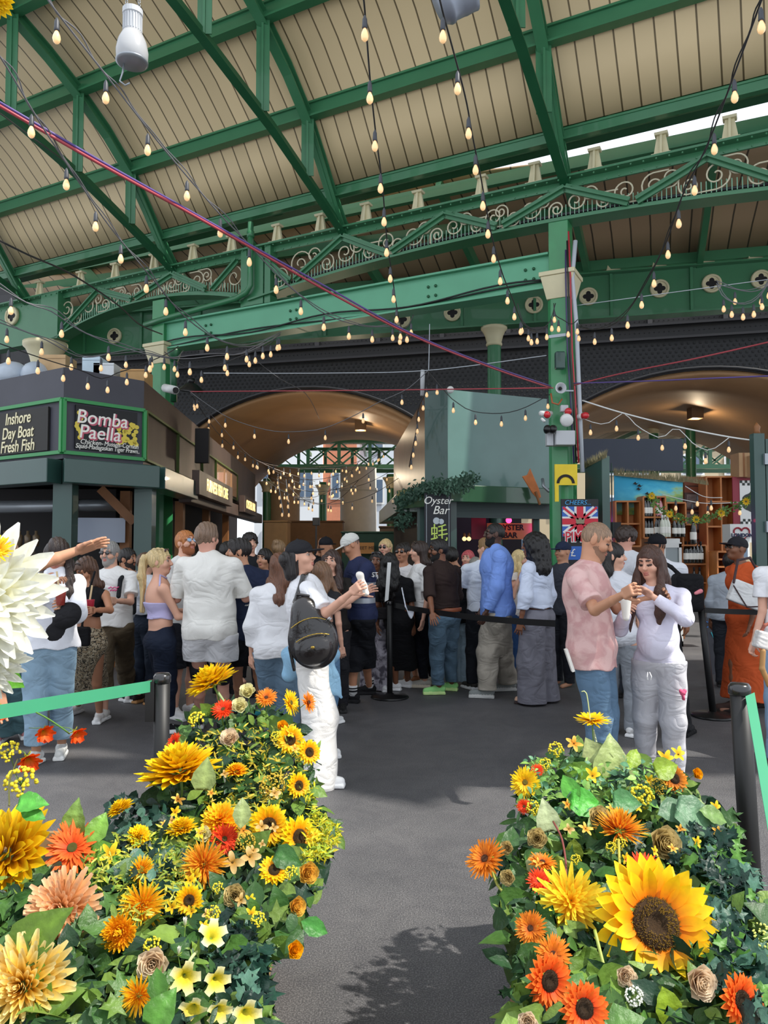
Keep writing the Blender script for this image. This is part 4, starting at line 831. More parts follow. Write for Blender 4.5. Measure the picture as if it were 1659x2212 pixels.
# ================================================================ smooth bodies: round cones and ellipsoids blended into one surface
class Sdf:
    """prims: cone(a,b,ra,rb), ell(c, radii, R), box; blended with a smooth minimum, polygonised with surface nets"""
    def __init__(s): s.p = []
    def cone(s, a, b, ra, rb=None, k=.02, m=0, sub=False, flat=None):
        s.p.append(('c', np.array(a, float), np.array(b, float), ra, ra if rb is None else rb, k, m, sub, flat)); return s
    def ell(s, c, r, R=None, k=.02, m=0, sub=False):
        r = (r, r, r) if isinstance(r, (int, float)) else r
        s.p.append(('e', np.array(c, float), np.array(r, float), np.eye(3) if R is None else np.array(R, float), None, k, m, sub, None)); return s
    def box(s, c, r, R=None, rd=.01, k=.01, m=0, sub=False):
        s.p.append(('b', np.array(c, float), np.array(r, float), np.eye(3) if R is None else np.array(R, float), rd, k, m, sub, None)); return s
    def chain(s, pts, rs, k=.02, m=0, flat=None):
        for i in range(len(pts)-1): s.cone(pts[i], pts[i+1], rs[i], rs[i+1], k, m, False, flat)
        return s
    def _bounds(s, q):
        if q[0] == 'c': R = max(q[3], q[4]); return np.minimum(q[1], q[2])-R, np.maximum(q[1], q[2])+R
        if q[0] == 'e': e = np.abs(q[3]) @ q[2]; return q[1]-e, q[1]+e
        e = np.abs(q[3]) @ (q[2]+q[4]); return q[1]-e, q[1]+e
    def _eval(s, q, X, Y, Z):
        if q[0] == 'c':
            a, b = q[1], q[2]; ab = b-a; L2 = max(ab @ ab, 1e-9)
            x, y, z = X-a[0], Y-a[1], Z-a[2]
            t = np.clip((x*ab[0]+y*ab[1]+z*ab[2])/L2, 0, 1)
            dx, dy, dz = x-t*ab[0], y-t*ab[1], z-t*ab[2]
            if q[8] is not None:     # squash: (direction, factor) the section is wider across
                n, f = q[8]; n = np.asarray(n, float); d = dx*n[0]+dy*n[1]+dz*n[2]
                dx, dy, dz = dx+n[0]*d*(f-1), dy+n[1]*d*(f-1), dz+n[2]*d*(f-1)
            return np.sqrt(dx*dx+dy*dy+dz*dz)-(q[3]+(q[4]-q[3])*t)
        R = q[3]; x, y, z = X-q[1][0], Y-q[1][1], Z-q[1][2]
        u = x*R[0,0]+y*R[1,0]+z*R[2,0]; v = x*R[0,1]+y*R[1,1]+z*R[2,1]; w = x*R[0,2]+y*R[1,2]+z*R[2,2]
        if q[0] == 'e':
            r = q[2]; k0 = np.sqrt((u/r[0])**2+(v/r[1])**2+(w/r[2])**2); k1 = np.sqrt((u/r[0]**2)**2+(v/r[1]**2)**2+(w/r[2]**2)**2)+1e-9
            return k0*(k0-1)/k1
        r = q[2]; a, b, c = np.abs(u)-r[0], np.abs(v)-r[1], np.abs(w)-r[2]
        return np.sqrt(np.maximum(a,0)**2+np.maximum(b,0)**2+np.maximum(c,0)**2)+np.minimum(np.maximum(a, np.maximum(b, c)), 0)-q[4]
    def mesh(s, h, clip=None, box=None, warp=None):
        """h grid size; clip(X,Y,Z)-> sdf intersected; box=(lo,hi) limits"""
        bs = [s._bounds(q) for q in s.p if not q[7]]
        lo = np.min([b[0] for b in bs], 0)-3*h; hi = np.max([b[1] for b in bs], 0)+3*h
        if box is not None: lo = np.maximum(lo, box[0]); hi = np.minimum(hi, box[1])
        n = np.maximum(np.ceil((hi-lo)/h).astype(int)+1, 2)
        ax = [lo[i]+h*np.arange(n[i]) for i in range(3)]
        D = np.full(n, .2, np.float32); M = np.zeros(n, np.int16); MD = np.full(n, 9., np.float32)
        for q in s.p:
            b = s._bounds(q); k = q[5]; mg = 3*h+k*1.0+(.03 if q[8] is not None else 0)
            i0 = np.clip(np.floor((b[0]-mg-lo)/h).astype(int), 0, n); i1 = np.clip(np.ceil((b[1]+mg-lo)/h).astype(int)+1, 0, n)
            if np.any(i1 <= i0): continue
            X = ax[0][i0[0]:i1[0], None, None]; Y = ax[1][None, i0[1]:i1[1], None]; Z = ax[2][None, None, i0[2]:i1[2]]
            sl = tuple(slice(i0[j], i1[j]) for j in range(3)); d = s._eval(q, X, Y, Z).astype(np.float32); o = D[sl]
            if q[7]:
                hh = np.maximum(k-np.abs(o+d), 0)/max(k, 1e-6); D[sl] = np.maximum(o, -d)+hh*hh*k*.25
                if q[6]: mm = (-d > o-.002); M[sl] = np.where(mm, q[6], M[sl])
            else:
                hh = np.maximum(k-np.abs(o-d), 0)/max(k, 1e-6); D[sl] = np.minimum(o, d)-hh*hh*k*.25
                mm = d < MD[sl]; M[sl] = np.where(mm, q[6], M[sl]); MD[sl] = np.minimum(MD[sl], d)
        if warp is not None: D += warp(ax[0][:,None,None], ax[1][None,:,None], ax[2][None,None,:]).astype(np.float32)
        if clip is not None: D = np.maximum(D, clip(ax[0][:,None,None], ax[1][None,:,None], ax[2][None,None,:]))
        return nets(D, M, lo, h)
def nets(D, M, lo, h):
    S_ = D < 0; n = D.shape
    c = np.zeros((n[0]-1, n[1]-1, n[2]-1), np.int8)
    for i in (0,1):
        for j in (0,1):
            for k in (0,1): c += S_[i:n[0]-1+i, j:n[1]-1+j, k:n[2]-1+k]
    act = (c > 0) & (c < 8); idx = np.argwhere(act)
    if len(idx) == 0: return np.zeros((0,3)), [], np.zeros(0, int)
    num = np.full(act.shape, -1, np.int64); num[act] = np.arange(len(idx))
    acc = np.zeros((len(idx), 3)); cnt = np.zeros(len(idx))
    def at(di, dj, dk): return D[idx[:,0]+di, idx[:,1]+dj, idx[:,2]+dk]
    C = [(i,j,k) for i in (0,1) for j in (0,1) for k in (0,1)]; V_ = {q: at(*q) for q in C}
    for a in C:
        for x in range(3):
            if a[x] == 0:
                b = list(a); b[x] = 1; b = tuple(b); va, vb = V_[a], V_[b]; m = (va < 0) != (vb < 0)
                t = np.where(m, va/np.where(m, va-vb, 1), 0)
                p = np.array(a, float)[None, :].repeat(len(idx), 0); p[:, x] += t
                acc[m] += p[m]; cnt[m] += 1
    vs = lo + h*(idx + acc/cnt[:, None]); fs = []
    for x in range(3):
        y, z = (x+1) % 3, (x+2) % 3
        sl0 = [slice(None)]*3; sl1 = [slice(None)]*3; sl0[x] = slice(0, n[x]-1); sl1[x] = slice(1, n[x])
        e = S_[tuple(sl0)] != S_[tuple(sl1)]; q = np.argwhere(e)
        q = q[(q[:, y] > 0) & (q[:, z] > 0) & (q[:, y] < n[y]-1) & (q[:, z] < n[z]-1)]
        if len(q) == 0: continue
        ins = S_[q[:,0], q[:,1], q[:,2]]
        def nm(dy, dz): r = q.copy(); r[:, y] -= dy; r[:, z] -= dz; return num[r[:,0], r[:,1], r[:,2]]
        f = np.stack([nm(1,1), nm(0,1), nm(0,0), nm(1,0)], 1); f[~ins] = f[~ins][:, ::-1]; fs.append(f[(f >= 0).all(1)])
    f = np.concatenate(fs); ii = idx+np.rint(acc/cnt[:, None]).astype(int); mv = M[ii[:,0], ii[:,1], ii[:,2]]
    return vs, f, mv
def np_mesh(name, parts, mats, parent=None, off=(0,0,0)):
    """parts: list of (verts, quads, vertex material)"""
    me = bpy.data.meshes.new(name); vs = []; fs = []; ms = []; o = 0
    for v, f, m in parts:
        if len(v) == 0: continue
        vs.append(v); fs.append(f+o); ms.append(m[f[:, 0]]); o += len(v)
    v = np.concatenate(vs)-np.array(off); f = np.concatenate(fs); m = np.concatenate(ms)
    me.vertices.add(len(v)); me.vertices.foreach_set('co', v.astype(np.float32).ravel())
    me.loops.add(f.size); me.loops.foreach_set('vertex_index', f.astype(np.int32).ravel())
    me.polygons.add(len(f)); me.polygons.foreach_set('loop_start', np.arange(0, f.size, 4, dtype=np.int32)); me.polygons.foreach_set('loop_total', np.full(len(f), 4, np.int32))
    for q in mats: me.materials.append(q)
    me.polygons.foreach_set('material_index', m.astype(np.int32)); me.polygons.foreach_set('use_smooth', np.ones(len(f), bool))
    me.update(calc_edges=True)
    ob = bpy.data.objects.new(name, me); COL.objects.link(ob)
    if parent is not None: ob.parent = parent; ORG[ob.name] = Vector(off)
    return ob
# ================================================================ people
def nv(v): v = np.array(v, float); return v/(np.linalg.norm(v)+1e-9)
def ray_at(px, py, Y): return np.array(P(px, py, Y))
def solve_px(px, py, o, L, sgn, Yref):
    """point seen at pixel (px,py) at distance L from o; sgn -1 nearer than o, +1 farther"""
    c = np.array([0, 0, CAMH]); d = nv(ray_at(px, py, 1.0)-c); w = c-o; b = d@w; disc = b*b-(w@w-L*L)
    t = -b+sgn*math.sqrt(max(disc, 0)); q = c+d*t
    return o+nv(q-o)*L if disc < 0 else q
SK = {}
def skin_mats(key, beard=None):
    nm = 'skin_'+key
    k2 = nm+(beard or '')
    if k2 in SK: return SK[k2]
    base = {'fair': 'd9a58c', 'pink': 'd29a86', 'tan': 'b98263', 'olive': 'b07f62', 'brown': '7d5038', 'dark': '4f3226', 'mid': 'c08b6c'}[key]
    lip = {'fair': 'c07a6c', 'pink': 'bd7468', 'tan': 'a0664f', 'olive': '96604e', 'brown': '6a4034', 'dark': '452a24', 'mid': 'a86a58'}[key]
    SK[k2] = [mat(nm, base, .5, var=.05, vscale=9), mat('lip_'+key, lip, .4), mat('eye_white', 'a3988f', .3), mat('pupil', '3a2822', .4), mat('beard_'+beard, beard, .85, bump=.6, bscale=300) if beard else mat(nm, base)]
    return SK[k2]
HM = {}
def hair_mat(c):
    if c not in HM:
        m = mat('hair_'+c, c, .42, var=.38, vscale=1, bump=.7, bscale=1); N = m.node_tree.nodes; L = m.node_tree.links
        mp = N.new('ShaderNodeMapping'); mp.inputs['Scale'].default_value = (190, 190, 9); L.new(N['Texture Coordinate'].outputs['Object'], mp.inputs[0])
        for n in N:
            if n.type == 'TEX_NOISE': L.new(mp.outputs[0], n.inputs['Vector']); n.inputs['Detail'].default_value = 1
        HM[c] = m
    return HM[c]
CLM = {}
def cloth(c, var=.06, vscale=5, rough=.8):
    k = (c, var, vscale)
    if k not in CLM:
        m = CLM[k] = mat('cloth_%s_%d_%d' % (c, int(var*100), int(vscale)), c, rough, var=var, vscale=vscale, bump=.25, bscale=220, spec=.2)
        N = m.node_tree.nodes; L = m.node_tree.links; b1 = N['Bump']; n3 = N.new('ShaderNodeTexNoise'); n3.inputs['Scale'].default_value = 4.2; n3.inputs['Detail'].default_value = 1.5; n3.inputs['Distortion'].default_value = 1.6
        mp = N.new('ShaderNodeMapping'); mp.inputs['Scale'].default_value = (1, 1, 1.5); mp.inputs['Rotation'].default_value = (.3, .5, 0); L.new(N['Texture Coordinate'].outputs['Object'], mp.inputs[0]); L.new(mp.outputs[0], n3.inputs['Vector'])
        ab = N.new('ShaderNodeMath'); ab.operation = 'SUBTRACT'; ab.inputs[1].default_value = .5; L.new(n3.outputs['Fac'], ab.inputs[0]); a2 = N.new('ShaderNodeMath'); a2.operation = 'ABSOLUTE'; L.new(ab.outputs[0], a2.inputs[0])
        b2 = N.new('ShaderNodeBump'); b2.inputs['Strength'].default_value = .3; b2.inputs['Distance'].default_value = .12; L.new(a2.outputs[0], b2.inputs['Height']); L.new(b1.outputs[0], b2.inputs['Normal']); L.new(b2.outputs[0], N['Principled BSDF'].inputs['Normal'])
    return CLM[k]
def folds(seed, A, zf=24):
    def w(X, Y, Z):
        return A*(np.sin(Z*zf+3*np.sin(X*13+seed)+2*np.sin(Y*11+seed*2))*.6+np.sin(X*31+Y*27+seed+1.5*np.sin(Z*9+seed))*.5)
    return w
def hand(S_, w, dh, pn, side, curl=.35, sc=1.0, m=0, spread=1.0, k=.012):
    dh = nv(dh); pn = np.array(pn, float); pn = nv(pn-dh*(pn@dh)); s = np.cross(dh, pn)
    R = np.stack([s, pn, dh], 1)
    S_.box(w+dh*.05*sc, (.026*sc, .004*sc, .032*sc), R, .011*sc, k, m)
    for i, L in enumerate((.068, .078, .073, .057)):
        b = w+dh*.082*sc+s*(i-1.5)*.0205*sc*side*-1; a = .12*(i-1.5)*spread*side*-1; d0 = nv(dh+s*a); p = b; ang = 0
        for j, (f, r) in enumerate(((.45, .0092), (.32, .0085), (.25, .0075))):
            ang += curl*(.5, .9, .7)[j]*1.1; d = d0*math.cos(ang)+pn*math.sin(ang); q = p+d*L*f*sc
            S_.cone(p, q, r*sc, (r-.0008)*sc, .004, m); p = q
    b = w+dh*.022*sc+s*side*.024*sc; d = nv(dh*.65+s*side*.7+pn*.25*(1+curl)); q = b+d*.042*sc; S_.cone(b, q, .0125*sc, .0105*sc, .01, m)
    d2 = nv(d*.7+dh*.5+pn*curl*.7); S_.cone(q, q+d2*.036*sc, .0102*sc, .008*sc, .006, m)
    return w+dh*.08*sc+pn*.03*sc
def person(label, Y, hx, top, bx=None, sx=None, th=0, hth=None, hp=0, hroll=0, skin='fair', build=1.0, fem=False,
           armL=None, armR=None, handL=(.35, None), handR=(.35, None), legs=None, stance=.1, feet=None, H=None,
           top_c=None, bottom_c=None, hair=None, beard=None, shoes=None, cap=None, glasses=None, belly=0, sit=0, group=None, kneebend=.01, hs_=1.0, flare=0, eyes=True, hidelegs=False, head_dy=0):
    bx = hx if bx is None else bx; hth = th if hth is None else hth
    tz = P(hx, top, Y).z; H = H or tz; s = H/1.75; rs = (.55+.45*s)*hs_
    f = np.array([math.sin(math.radians(th)), -math.cos(math.radians(th)), 0]); l = np.array([-f[1], f[0], 0]); up = np.array([0, 0, 1.])
    X = lambda px: (px-CX)/F*Y
    base = np.array([X(bx), Y, 0]); hd = np.array([X(hx), Y+head_dy, tz-.112*rs])
    sxx = X(sx) if sx is not None else (X(bx)*.25+X(hx)*.75); neck = np.array([sxx*.6+X(hx)*.4, Y+head_dy*.6, tz-.255*rs]); sh = np.array([sxx, Y, tz-.31*rs])
    wd = (.172 if fem else .195)*s*(.6+.4*build); shL, shR = sh+l*wd-up*.022, sh-l*wd-up*.022
    hipz = .51*H; hip = base+up*hipz; hw = .088*s*(.5+.5*build); hL, hR = hip+l*hw, hip-l*hw
    Lu, Lf = .165*H, .15*H
    def arm(spec, sp, side):
        if spec is None: e = sp+nv(up*-1+l*side*.16+f*-.05)*Lu; w = e+nv(up*-1+l*side*.02+f*.22)*Lf
        elif spec[0] == 'd': e = sp+nv(l*side*spec[1][0]+f*spec[1][1]+up*spec[1][2])*Lu; w = e+nv(l*side*spec[2][0]+f*spec[2][1]+up*spec[2][2])*Lf
        else: e = solve_px(spec[0], spec[1], sp, Lu, spec[2], Y); w = solve_px(spec[3], spec[4], e, Lf, spec[5], Y)
        return e, w
    eL, wL = arm(armL, shL, 1); eR, wR = arm(armR, shR, -1)
    if legs: aL, aR = [np.array(G(*q)) for q in legs]
    else: aL, aR = base+l*stance*s, base-l*stance*s
    aL = aL+up*.075*s; aR = aR+up*.075*s
    def knee(h, a): return (h*.48+a*.52)+f*kneebend+f*.02
    kL, kR = knee(hL, aL), knee(hR, aR)
    b = build; rot = np.stack([l, f, up], 1); cx = lambda z, t: sh*(1-t)+hip*t
    org = (float(base[0]), float(base[1]), 0.0); o = thing('person', label, 'person', org, group)
    hh = max(.0065, Y*.00095)
    # ---- head frame
    hf = np.array([math.sin(math.radians(hth)), -math.cos(math.radians(hth)), 0]); hl = np.array([-hf[1], hf[0], 0]); p_ = math.radians(hp)
    fw = hf*math.cos(p_)+up*math.sin(p_); hu = up*math.cos(p_)-hf*math.sin(p_); r_ = math.radians(hroll); hl, hu = hl*math.cos(r_)+hu*math.sin(r_), hu*math.cos(r_)-hl*math.sin(r_)
    HR = np.stack([hl, fw, hu], 1); hpnt = lambda a, b_, c: hd+(hl*a+fw*b_+hu*c)*rs
    B_ = Sdf()
    bd = 4 if beard else 0
    B_.ell(hpnt(0,-.008,.022), (.074*rs,.093*rs,.09*rs), HR, .02); B_.ell(hpnt(0,.018,-.035), (.058*rs,.068*rs,.075*rs), HR, .03, bd)
    B_.ell(hpnt(0,.05,-.085), (.03*rs,.03*rs,.024*rs), HR, .03, bd)
    if beard: B_.ell(hpnt(0,.02,-.075), (.056*rs,.062*rs,.045*rs), HR, .015, 4); B_.ell(hpnt(0,.06,-.1), (.03*rs,.028*rs,.026*rs), HR, .02, 4)
    B_.cone(hpnt(0,.082,.018), hpnt(0,.104,-.018), .007*rs, .0115*rs, .012); B_.ell(hpnt(0,.098,-.024), (.017*rs,.009*rs,.009*rs), HR, .008)
    B_.cone(hpnt(-.04,.07,.034), hpnt(.04,.07,.034), .011*rs, .011*rs, .015)
    for q in (-1, 1):
        B_.ell(hpnt(q*.031,.094,.012), (.017*rs,.012*rs,.011*rs), HR, .012, 0, True)
        if eyes: B_.ell(hpnt(q*.031,.0745,.011), (.0115*rs,.0075*rs,.0042*rs), HR, .002, 2); B_.ell(hpnt(q*.031,.0805,.011), (.0055*rs,.004*rs,.0042*rs), HR, .001, 3)
        else: B_.cone(hpnt(q*.02,.083,.004), hpnt(q*.043,.079,.005), .0036*rs, .003*rs, .002, 3)
        B_.cone(hpnt(q*.017,.0885,.034), hpnt(q*.045,.0805,.037), .0042*rs, .0032*rs, .001, 4 if beard else 3)
        B_.ell(hpnt(q*.042,.058,-.025), (.022*rs,.022*rs,.02*rs), HR, .025, 4 if beard and False else 0)
        B_.ell(hpnt(q*.077,-.008,.0), (.008*rs,.019*rs,.031*rs), HR, .006)
    B_.ell(hpnt(0,.0865,-.052), (.019*rs,.0085*rs,.0045*rs), HR, .004, 1); B_.ell(hpnt(0,.0855,-.0625), (.016*rs,.0085*rs,.005*rs), HR, .004, 1)
    nr = (.046 if fem else .056)*rs
    B_.cone(hd-hu*.05*rs-fw*.015, neck-up*.02, nr, nr*1.12, .03)
    sk = (.86 if fem else .9)
    def torso(S_, e, k=.05, m=0, chest=1.0, low=1.0):
        c1 = sh*.78+hip*.22; c2 = sh*.35+hip*.65
        S_.cone(shL-up*.012, shR-up*.012, .044*s+e*.7, .044*s+e*.7, .04, m); S_.cone(shL+l*-.02, neck-up*.045, .036*s+e*.5, .05*s+e*.4, .03, m); S_.cone(shR+l*.02, neck-up*.045, .036*s+e*.5, .05*s+e*.4, .03, m); S_.cone(neck-up*.03, sh-up*.03, .055*s+e*.5, .08*s+e, .05, m)
        S_.ell(c1+f*.0, (wd*.9+e*.8, (.105*b+.01)*s*chest+e, .17*s+e), rot, k, m)
        if fem and th is not None:
            for q in (-1, 1): S_.ell(c1+f*.085*s+l*q*.07*s-up*.01, (.062*s+e*.6, .055*s+e*.6, .065*s+e*.6), rot, .03, m)
        S_.ell(c2, ((.132 if fem else .152)*b*s+e, (.098*b+.0)*s+e+0, .17*s+e), rot, k, m)
        if belly: S_.ell(c2+f*(.07+belly*.5)*s+up*.0, (.125*s+e, (.07+belly)*s+e, .15*s+e), rot, .05, m)
        S_.ell(hip+up*.03-f*.012, ((.16 if fem else .152)*b*s*low+e, .118*b*s*low+e, .115*s+e), rot, k, m)
    torso(B_, -.009)
    for sp, e, w, side, hdn in ((shL, eL, wL, 1, handL), (shR, eR, wR, -1, handR)):
        B_.cone(sp, e, .046*s*sk*(.5+.5*b), .038*s*sk, .03); B_.cone(e, e*.35+w*.65, .037*s*sk*(.6+.4*b), .030*s*sk, .015); B_.cone(e*.35+w*.65, w, .030*s*sk, .0235*s*sk, .01, 0)
        fd = nv(w-e); pn = hdn[1] if hdn[1] is not None else (-l*side*.8+f*.6); hdir = nv(fd+(np.array(hdn[2]) if len(hdn) > 2 else 0)); hand(B_, w, hdir, pn, side if len(hdn) < 4 else hdn[3], hdn[0], .95*s if not fem else .88*s)
    if not hidelegs:
        for h_, k_, a_ in ((hL, kL, aL), (hR, kR, aR)):
            B_.cone(h_, k_, .078*s*(.4+.6*b), .049*s, .04); B_.cone(k_, k_*.65+a_*.35-f*.01, .047*s, .049*s, .02); B_.cone(k_*.65+a_*.35-f*.01, a_, .049*s, .032*s, .02)
            ff = f if feet is None else nv([math.sin(math.radians(feet)), -math.cos(math.radians(feet)), 0]); fr = .75 if (shoes and len(shoes) < 3) else 1; B_.cone(a_-up*.03, a_+ff*.13*s*fr-up*.055*s, .03*s*fr, .024*s*fr, .02)
    mats = skin_mats(skin, beard); bx_lo, bx_hi = None, None
    parts = []
    hl_, hh_ = hd-.17*rs, hd+.16*rs
    zc = hd[2]-.135*rs
    parts.append(B_.mesh(hh*(.5 if Y < 7.7 else .65), box=(np.array([hd[0]-.2, hd[1]-.2, zc]), hh_+.05)))
    exb = [(w-np.array([.13]*3), w+np.array([.13]*3)) for w in (wL, wR)]
    def clipH(X_, Y_, Z_):
        d = np.minimum(np.minimum(.195-np.abs(X_-hd[0]), .195-np.abs(Y_-hd[1])), Z_-zc-hh*1.5)
        if Y < 9:
            for w_, e_ in ((wL, eL), (wR, eR)):
                v = nv(w_-e_); q = (X_-w_[0])*v[0]+(Y_-w_[1])*v[1]+(Z_-w_[2])*v[2]; r2 = (X_-w_[0])**2+(Y_-w_[1])**2+(Z_-w_[2])**2
                d = np.maximum(d, np.where((r2-q*q < .085**2) & (np.abs(q) < .21), q-.004, -1.))
        return d
    parts.append(B_.mesh(hh, clip=clipH))
    for sp, e, w, side, hdn in ((shL, eL, wL, 1, handL), (shR, eR, wR, -1, handR)):
        fd = nv(w-e); c = w+fd*.09
        def clipf(X_, Y_, Z_, w=w, fd=fd): return -((X_-w[0])*fd[0]+(Y_-w[1])*fd[1]+(Z_-w[2])*fd[2])-.01
        if Y < 9: parts.append(B_.mesh(max(.0042, hh*.6), box=(c-.14, c+.14), clip=clipf))
    body = np_mesh('body', parts, mats, o, org)
    # ---- clothes
    R3 = lambda S_, e: None
    hz0 = 0
    if top_c:
        c = top_c; T_ = Sdf(); e = c.get('e', .016); m0 = 0
        torso(T_, e, .035, 0, c.get('chest', 1.0), c.get('low', 1.02))
        hz = P(bx, c['hem'], Y).z if 'hem' in c else hip[2]-.02
        hz0 = hz
        if not fem or e > .027: T_.cone(sh*.7+hip*.3, np.array([hip[0], hip[1], hz-.04]), wd*.78+e*.8, (.15*b*s+e+c.get('flare', 0)*.5), .03, 0, False, (f, 1.4))
        if c.get('skirt'):   # dress or long skirt part of the garment
            wb = np.array([hip[0], hip[1], hip[2]]); lo = (aL+aR)/2; lo = np.array([lo[0], lo[1], hz-.05]); r1 = c['skirt']
            T_.cone(wb, lo, .15*s*b, r1, .05, 0, False, (f, 1.25)); 
        sl = c.get('sleeve', .55); ends = []
        for sp, e_, w_, nm in ((shL, eL, wL, 'L'), (shR, eR, wR, 'R')):
            sln = c.get('sleeve'+nm, sl)
            if sln <= 0: continue
            t1 = min(sln, 1); q = sp+(e_-sp)*t1; sr = c.get('sr', .018)
            T_.cone(sp-up*.004, q, .046*s+sr*.35, .042*s*(.6+.4*b)+sr, .03); end, dv = q, nv(e_-sp)
            if sln > 1: t2 = sln-1; q2 = e_+(w_-e_)*t2; T_.cone(e_, q2, .04*s+sr, .03*s+sr*c.get('cuff', .7), .03); end, dv = q2, nv(w_-e_)
            ends.append((end-dv*.015, dv))
        if sl == 0 or c.get('tank'): 
            for sp, q in ((shL, 1), (shR, -1)): T_.ell(sp+l*q*.055, (.05, .09, .1), rot, .01, 0, True)
        nk = c.get('neck', 1.35 if (sl == 0 or c.get('tank')) else 1); T_.ell(neck+up*.045+f*.02, (.066*s*nk, .075*s*nk, .07*s*c.get('vneck', 1)), rot, .01, 0, True)
        if c.get('collar'): T_.cone(neck-l*.035+up*.01, neck+l*.035+up*.01, .055*s, .055*s, .02, 0, False, (up, 1.3))
        tz1 = c.get('topz'); tzz = P(bx, tz1, Y).z if tz1 else 99
        def clipT(X_, Y_, Z_):
            d = np.maximum(hz+.008*np.sin(X_*26+Y_*21)-Z_, Z_-tzz)
            for e0, dv in ends:
                rr = (X_-e0[0])**2+(Y_-e0[1])**2+(Z_-e0[2])**2; pl = (X_-e0[0])*dv[0]+(Y_-e0[1])*dv[1]+(Z_-e0[2])*dv[2]
                d = np.maximum(d, np.where((rr-pl*pl < .085**2) & (np.abs(pl) < .09), pl, -1.))
            return d
        np_mesh(c.get('name', 't_shirt'), [T_.mesh(hh, clip=clipT, warp=folds(hx*.37, c.get('fold', .0045)))], [c['m'] if not isinstance(c['m'], str) else cloth(c['m'])], o, org)
    if bottom_c:
        c = bottom_c; L_ = Sdf(); e = c.get('e', .014); hz = P(bx, c['hem'], Y).z if 'hem' in c else .05; tz2 = P(bx, c['top'], Y).z if 'top' in c else (hz0+.035 if hz0 else hip[2]+.1)
        L_.ell(hip+up*.02-f*.012, ((.158 if fem else .15)*b*s+e*.45, .118*b*s+e*.45, .12*s), rot, .03); L_.ell(hip+up*.09, ((.128)*b*s+e*.3, .098*b*s+e*.3, .1), rot, .03)
        if belly: L_.ell(hip+up*.05+f*.035, (.12*s, .09*s, .09), rot, .05)
        if c.get('skirt'):
            lo = (aL+aR)/2; lo[2] = hz-.03; L_.cone(hip, lo, .14*s*b+e, c['skirt'], .05, 0, False, (f, 1.2))
        else:
            for h_, k_, a_ in ((hL, kL, aL), (hR, kR, aR)):
                kw, aw = c.get('knee', .062)*s, c.get('ankle', .05)*s
                L_.cone(h_, k_, (.086*s*(.35+.65*b)+e), kw+e*.6, .03); L_.cone(k_, a_-up*.05, kw+e*.6, aw+e*.6, .03)
        def clipB(X_, Y_, Z_): return np.maximum(hz-Z_, Z_-tz2)
        np_mesh(c.get('name', 'trousers'), [L_.mesh(hh, clip=clipB, warp=folds(hx*.7, c.get('fold', .005), c.get('zf', 30)))], [c['m'] if not isinstance(c['m'], str) else cloth(c['m'])], o, org)
    if shoes and not hidelegs:
        ff = f if feet is None else nv([math.sin(math.radians(feet)), -math.cos(math.radians(feet)), 0]); sd = np.array([-ff[1], ff[0], 0]); RR = np.stack([sd, ff, up], 1)
        smat, sole = cloth(shoes[0]) if isinstance(shoes[0], str) else shoes[0], cloth(shoes[1])
        for a_, q in ((aL, 1), (aR, -1)):
            g = np.array([a_[0], a_[1], 0]); S_ = Sdf(); tw = nv(ff+sd*q*.18); S_.cone(g-tw*.04*s+up*.062*s, g+tw*.02*s+up*.075*s, .038*s, .036*s, .02); S_.cone(g+tw*.02*s+up*.06*s, g+tw*.15*s+up*.042*s, .04*s, .034*s, .03)
            for j in range(3): S_.cone(g+tw*(.05+.03*j)*s+up*(.098-.014*j)*s-sd*.016, g+tw*(.05+.03*j)*s+up*(.098-.014*j)*s+sd*.016, .004, .004, .002, 1)
            S_.box(g+tw*.055*s+up*.014*s, (.03*s, .115*s, .006*s), np.stack([np.cross(tw, up), tw, up], 1), .014*s, .006, 1)
            np_mesh(shoes[2] if len(shoes) > 2 else 'shoe', [S_.mesh(max(.006, hh*.8), clip=lambda X_, Y_, Z_: .002-Z_)], [smat, sole], o, org)
    # ---- hair
    if hair:
        kind, hc = hair[0], hair[1]; A = Sdf(); L = hair[2] if len(hair) > 2 else 0; th_ = {'buzz': .004, 'short': .013, 'curly': .024, 'bald': .0015}.get(kind, .011)*(0 if cap else 1)
        A.ell(hpnt(0,-.010,.026), ((.074+th_)*rs, (.093+th_)*rs, (.09+th_)*rs), HR, .02)
        if kind in ('curly', 'quiff'): A.ell(hpnt(0,.03,.085), (.06*rs,.06*rs,.035*rs), HR, .03)
        back = lambda a, b_, z: np.array([hd[0], hd[1], 0])-hf*a*rs+hl*b_+up*z
        if kind in ('long', 'curls', 'big', 'braids'):
            zL = P(hx, L, Y).z if L else hd[2]-.3; w_ = {'long': .05, 'curls': .07, 'big': .1, 'braids': .06}[kind]; zt = hd[2]
            d_ = .1 if kind != 'big' else .09
            for q in (-1, 0, 1):
                A.chain([back(.035, q*.045, zt), back(.05, q*.055, zt-.12), back(d_-.01, q*(.065 if kind != 'big' else .1), max(zL+.1, zt-.25)), back(d_-.02, q*.055, zL+.03)], [w_*.85, w_*.85, w_*.85, w_*.35], .03)
            if hair[3] if len(hair) > 3 else False:   # strands over the front of the shoulders
                for q in (-1, 1): A.chain([hpnt(q*.07,.02,.04), hpnt(q*.083,.03,-.07), hd-up*.2*rs+hl*q*.1+hf*.06, hd-up*(.2*rs)+hl*q*.11+hf*.1-up*max(0, (hd[2]-.2*rs-zL)*.45), hd-up*(.2*rs)+hl*q*.1+hf*.11-up*max(0, (hd[2]-.2*rs-zL)*.9)], [.022, .026, .034, .03, .006], .03)
            if kind == 'big': A.ell(hpnt(0,-.04,.0), (.135*rs,.13*rs,.14*rs), HR, .06); A.ell(hpnt(0,-.09,-.14), (.14*rs,.09*rs,.15*rs), HR, .06)
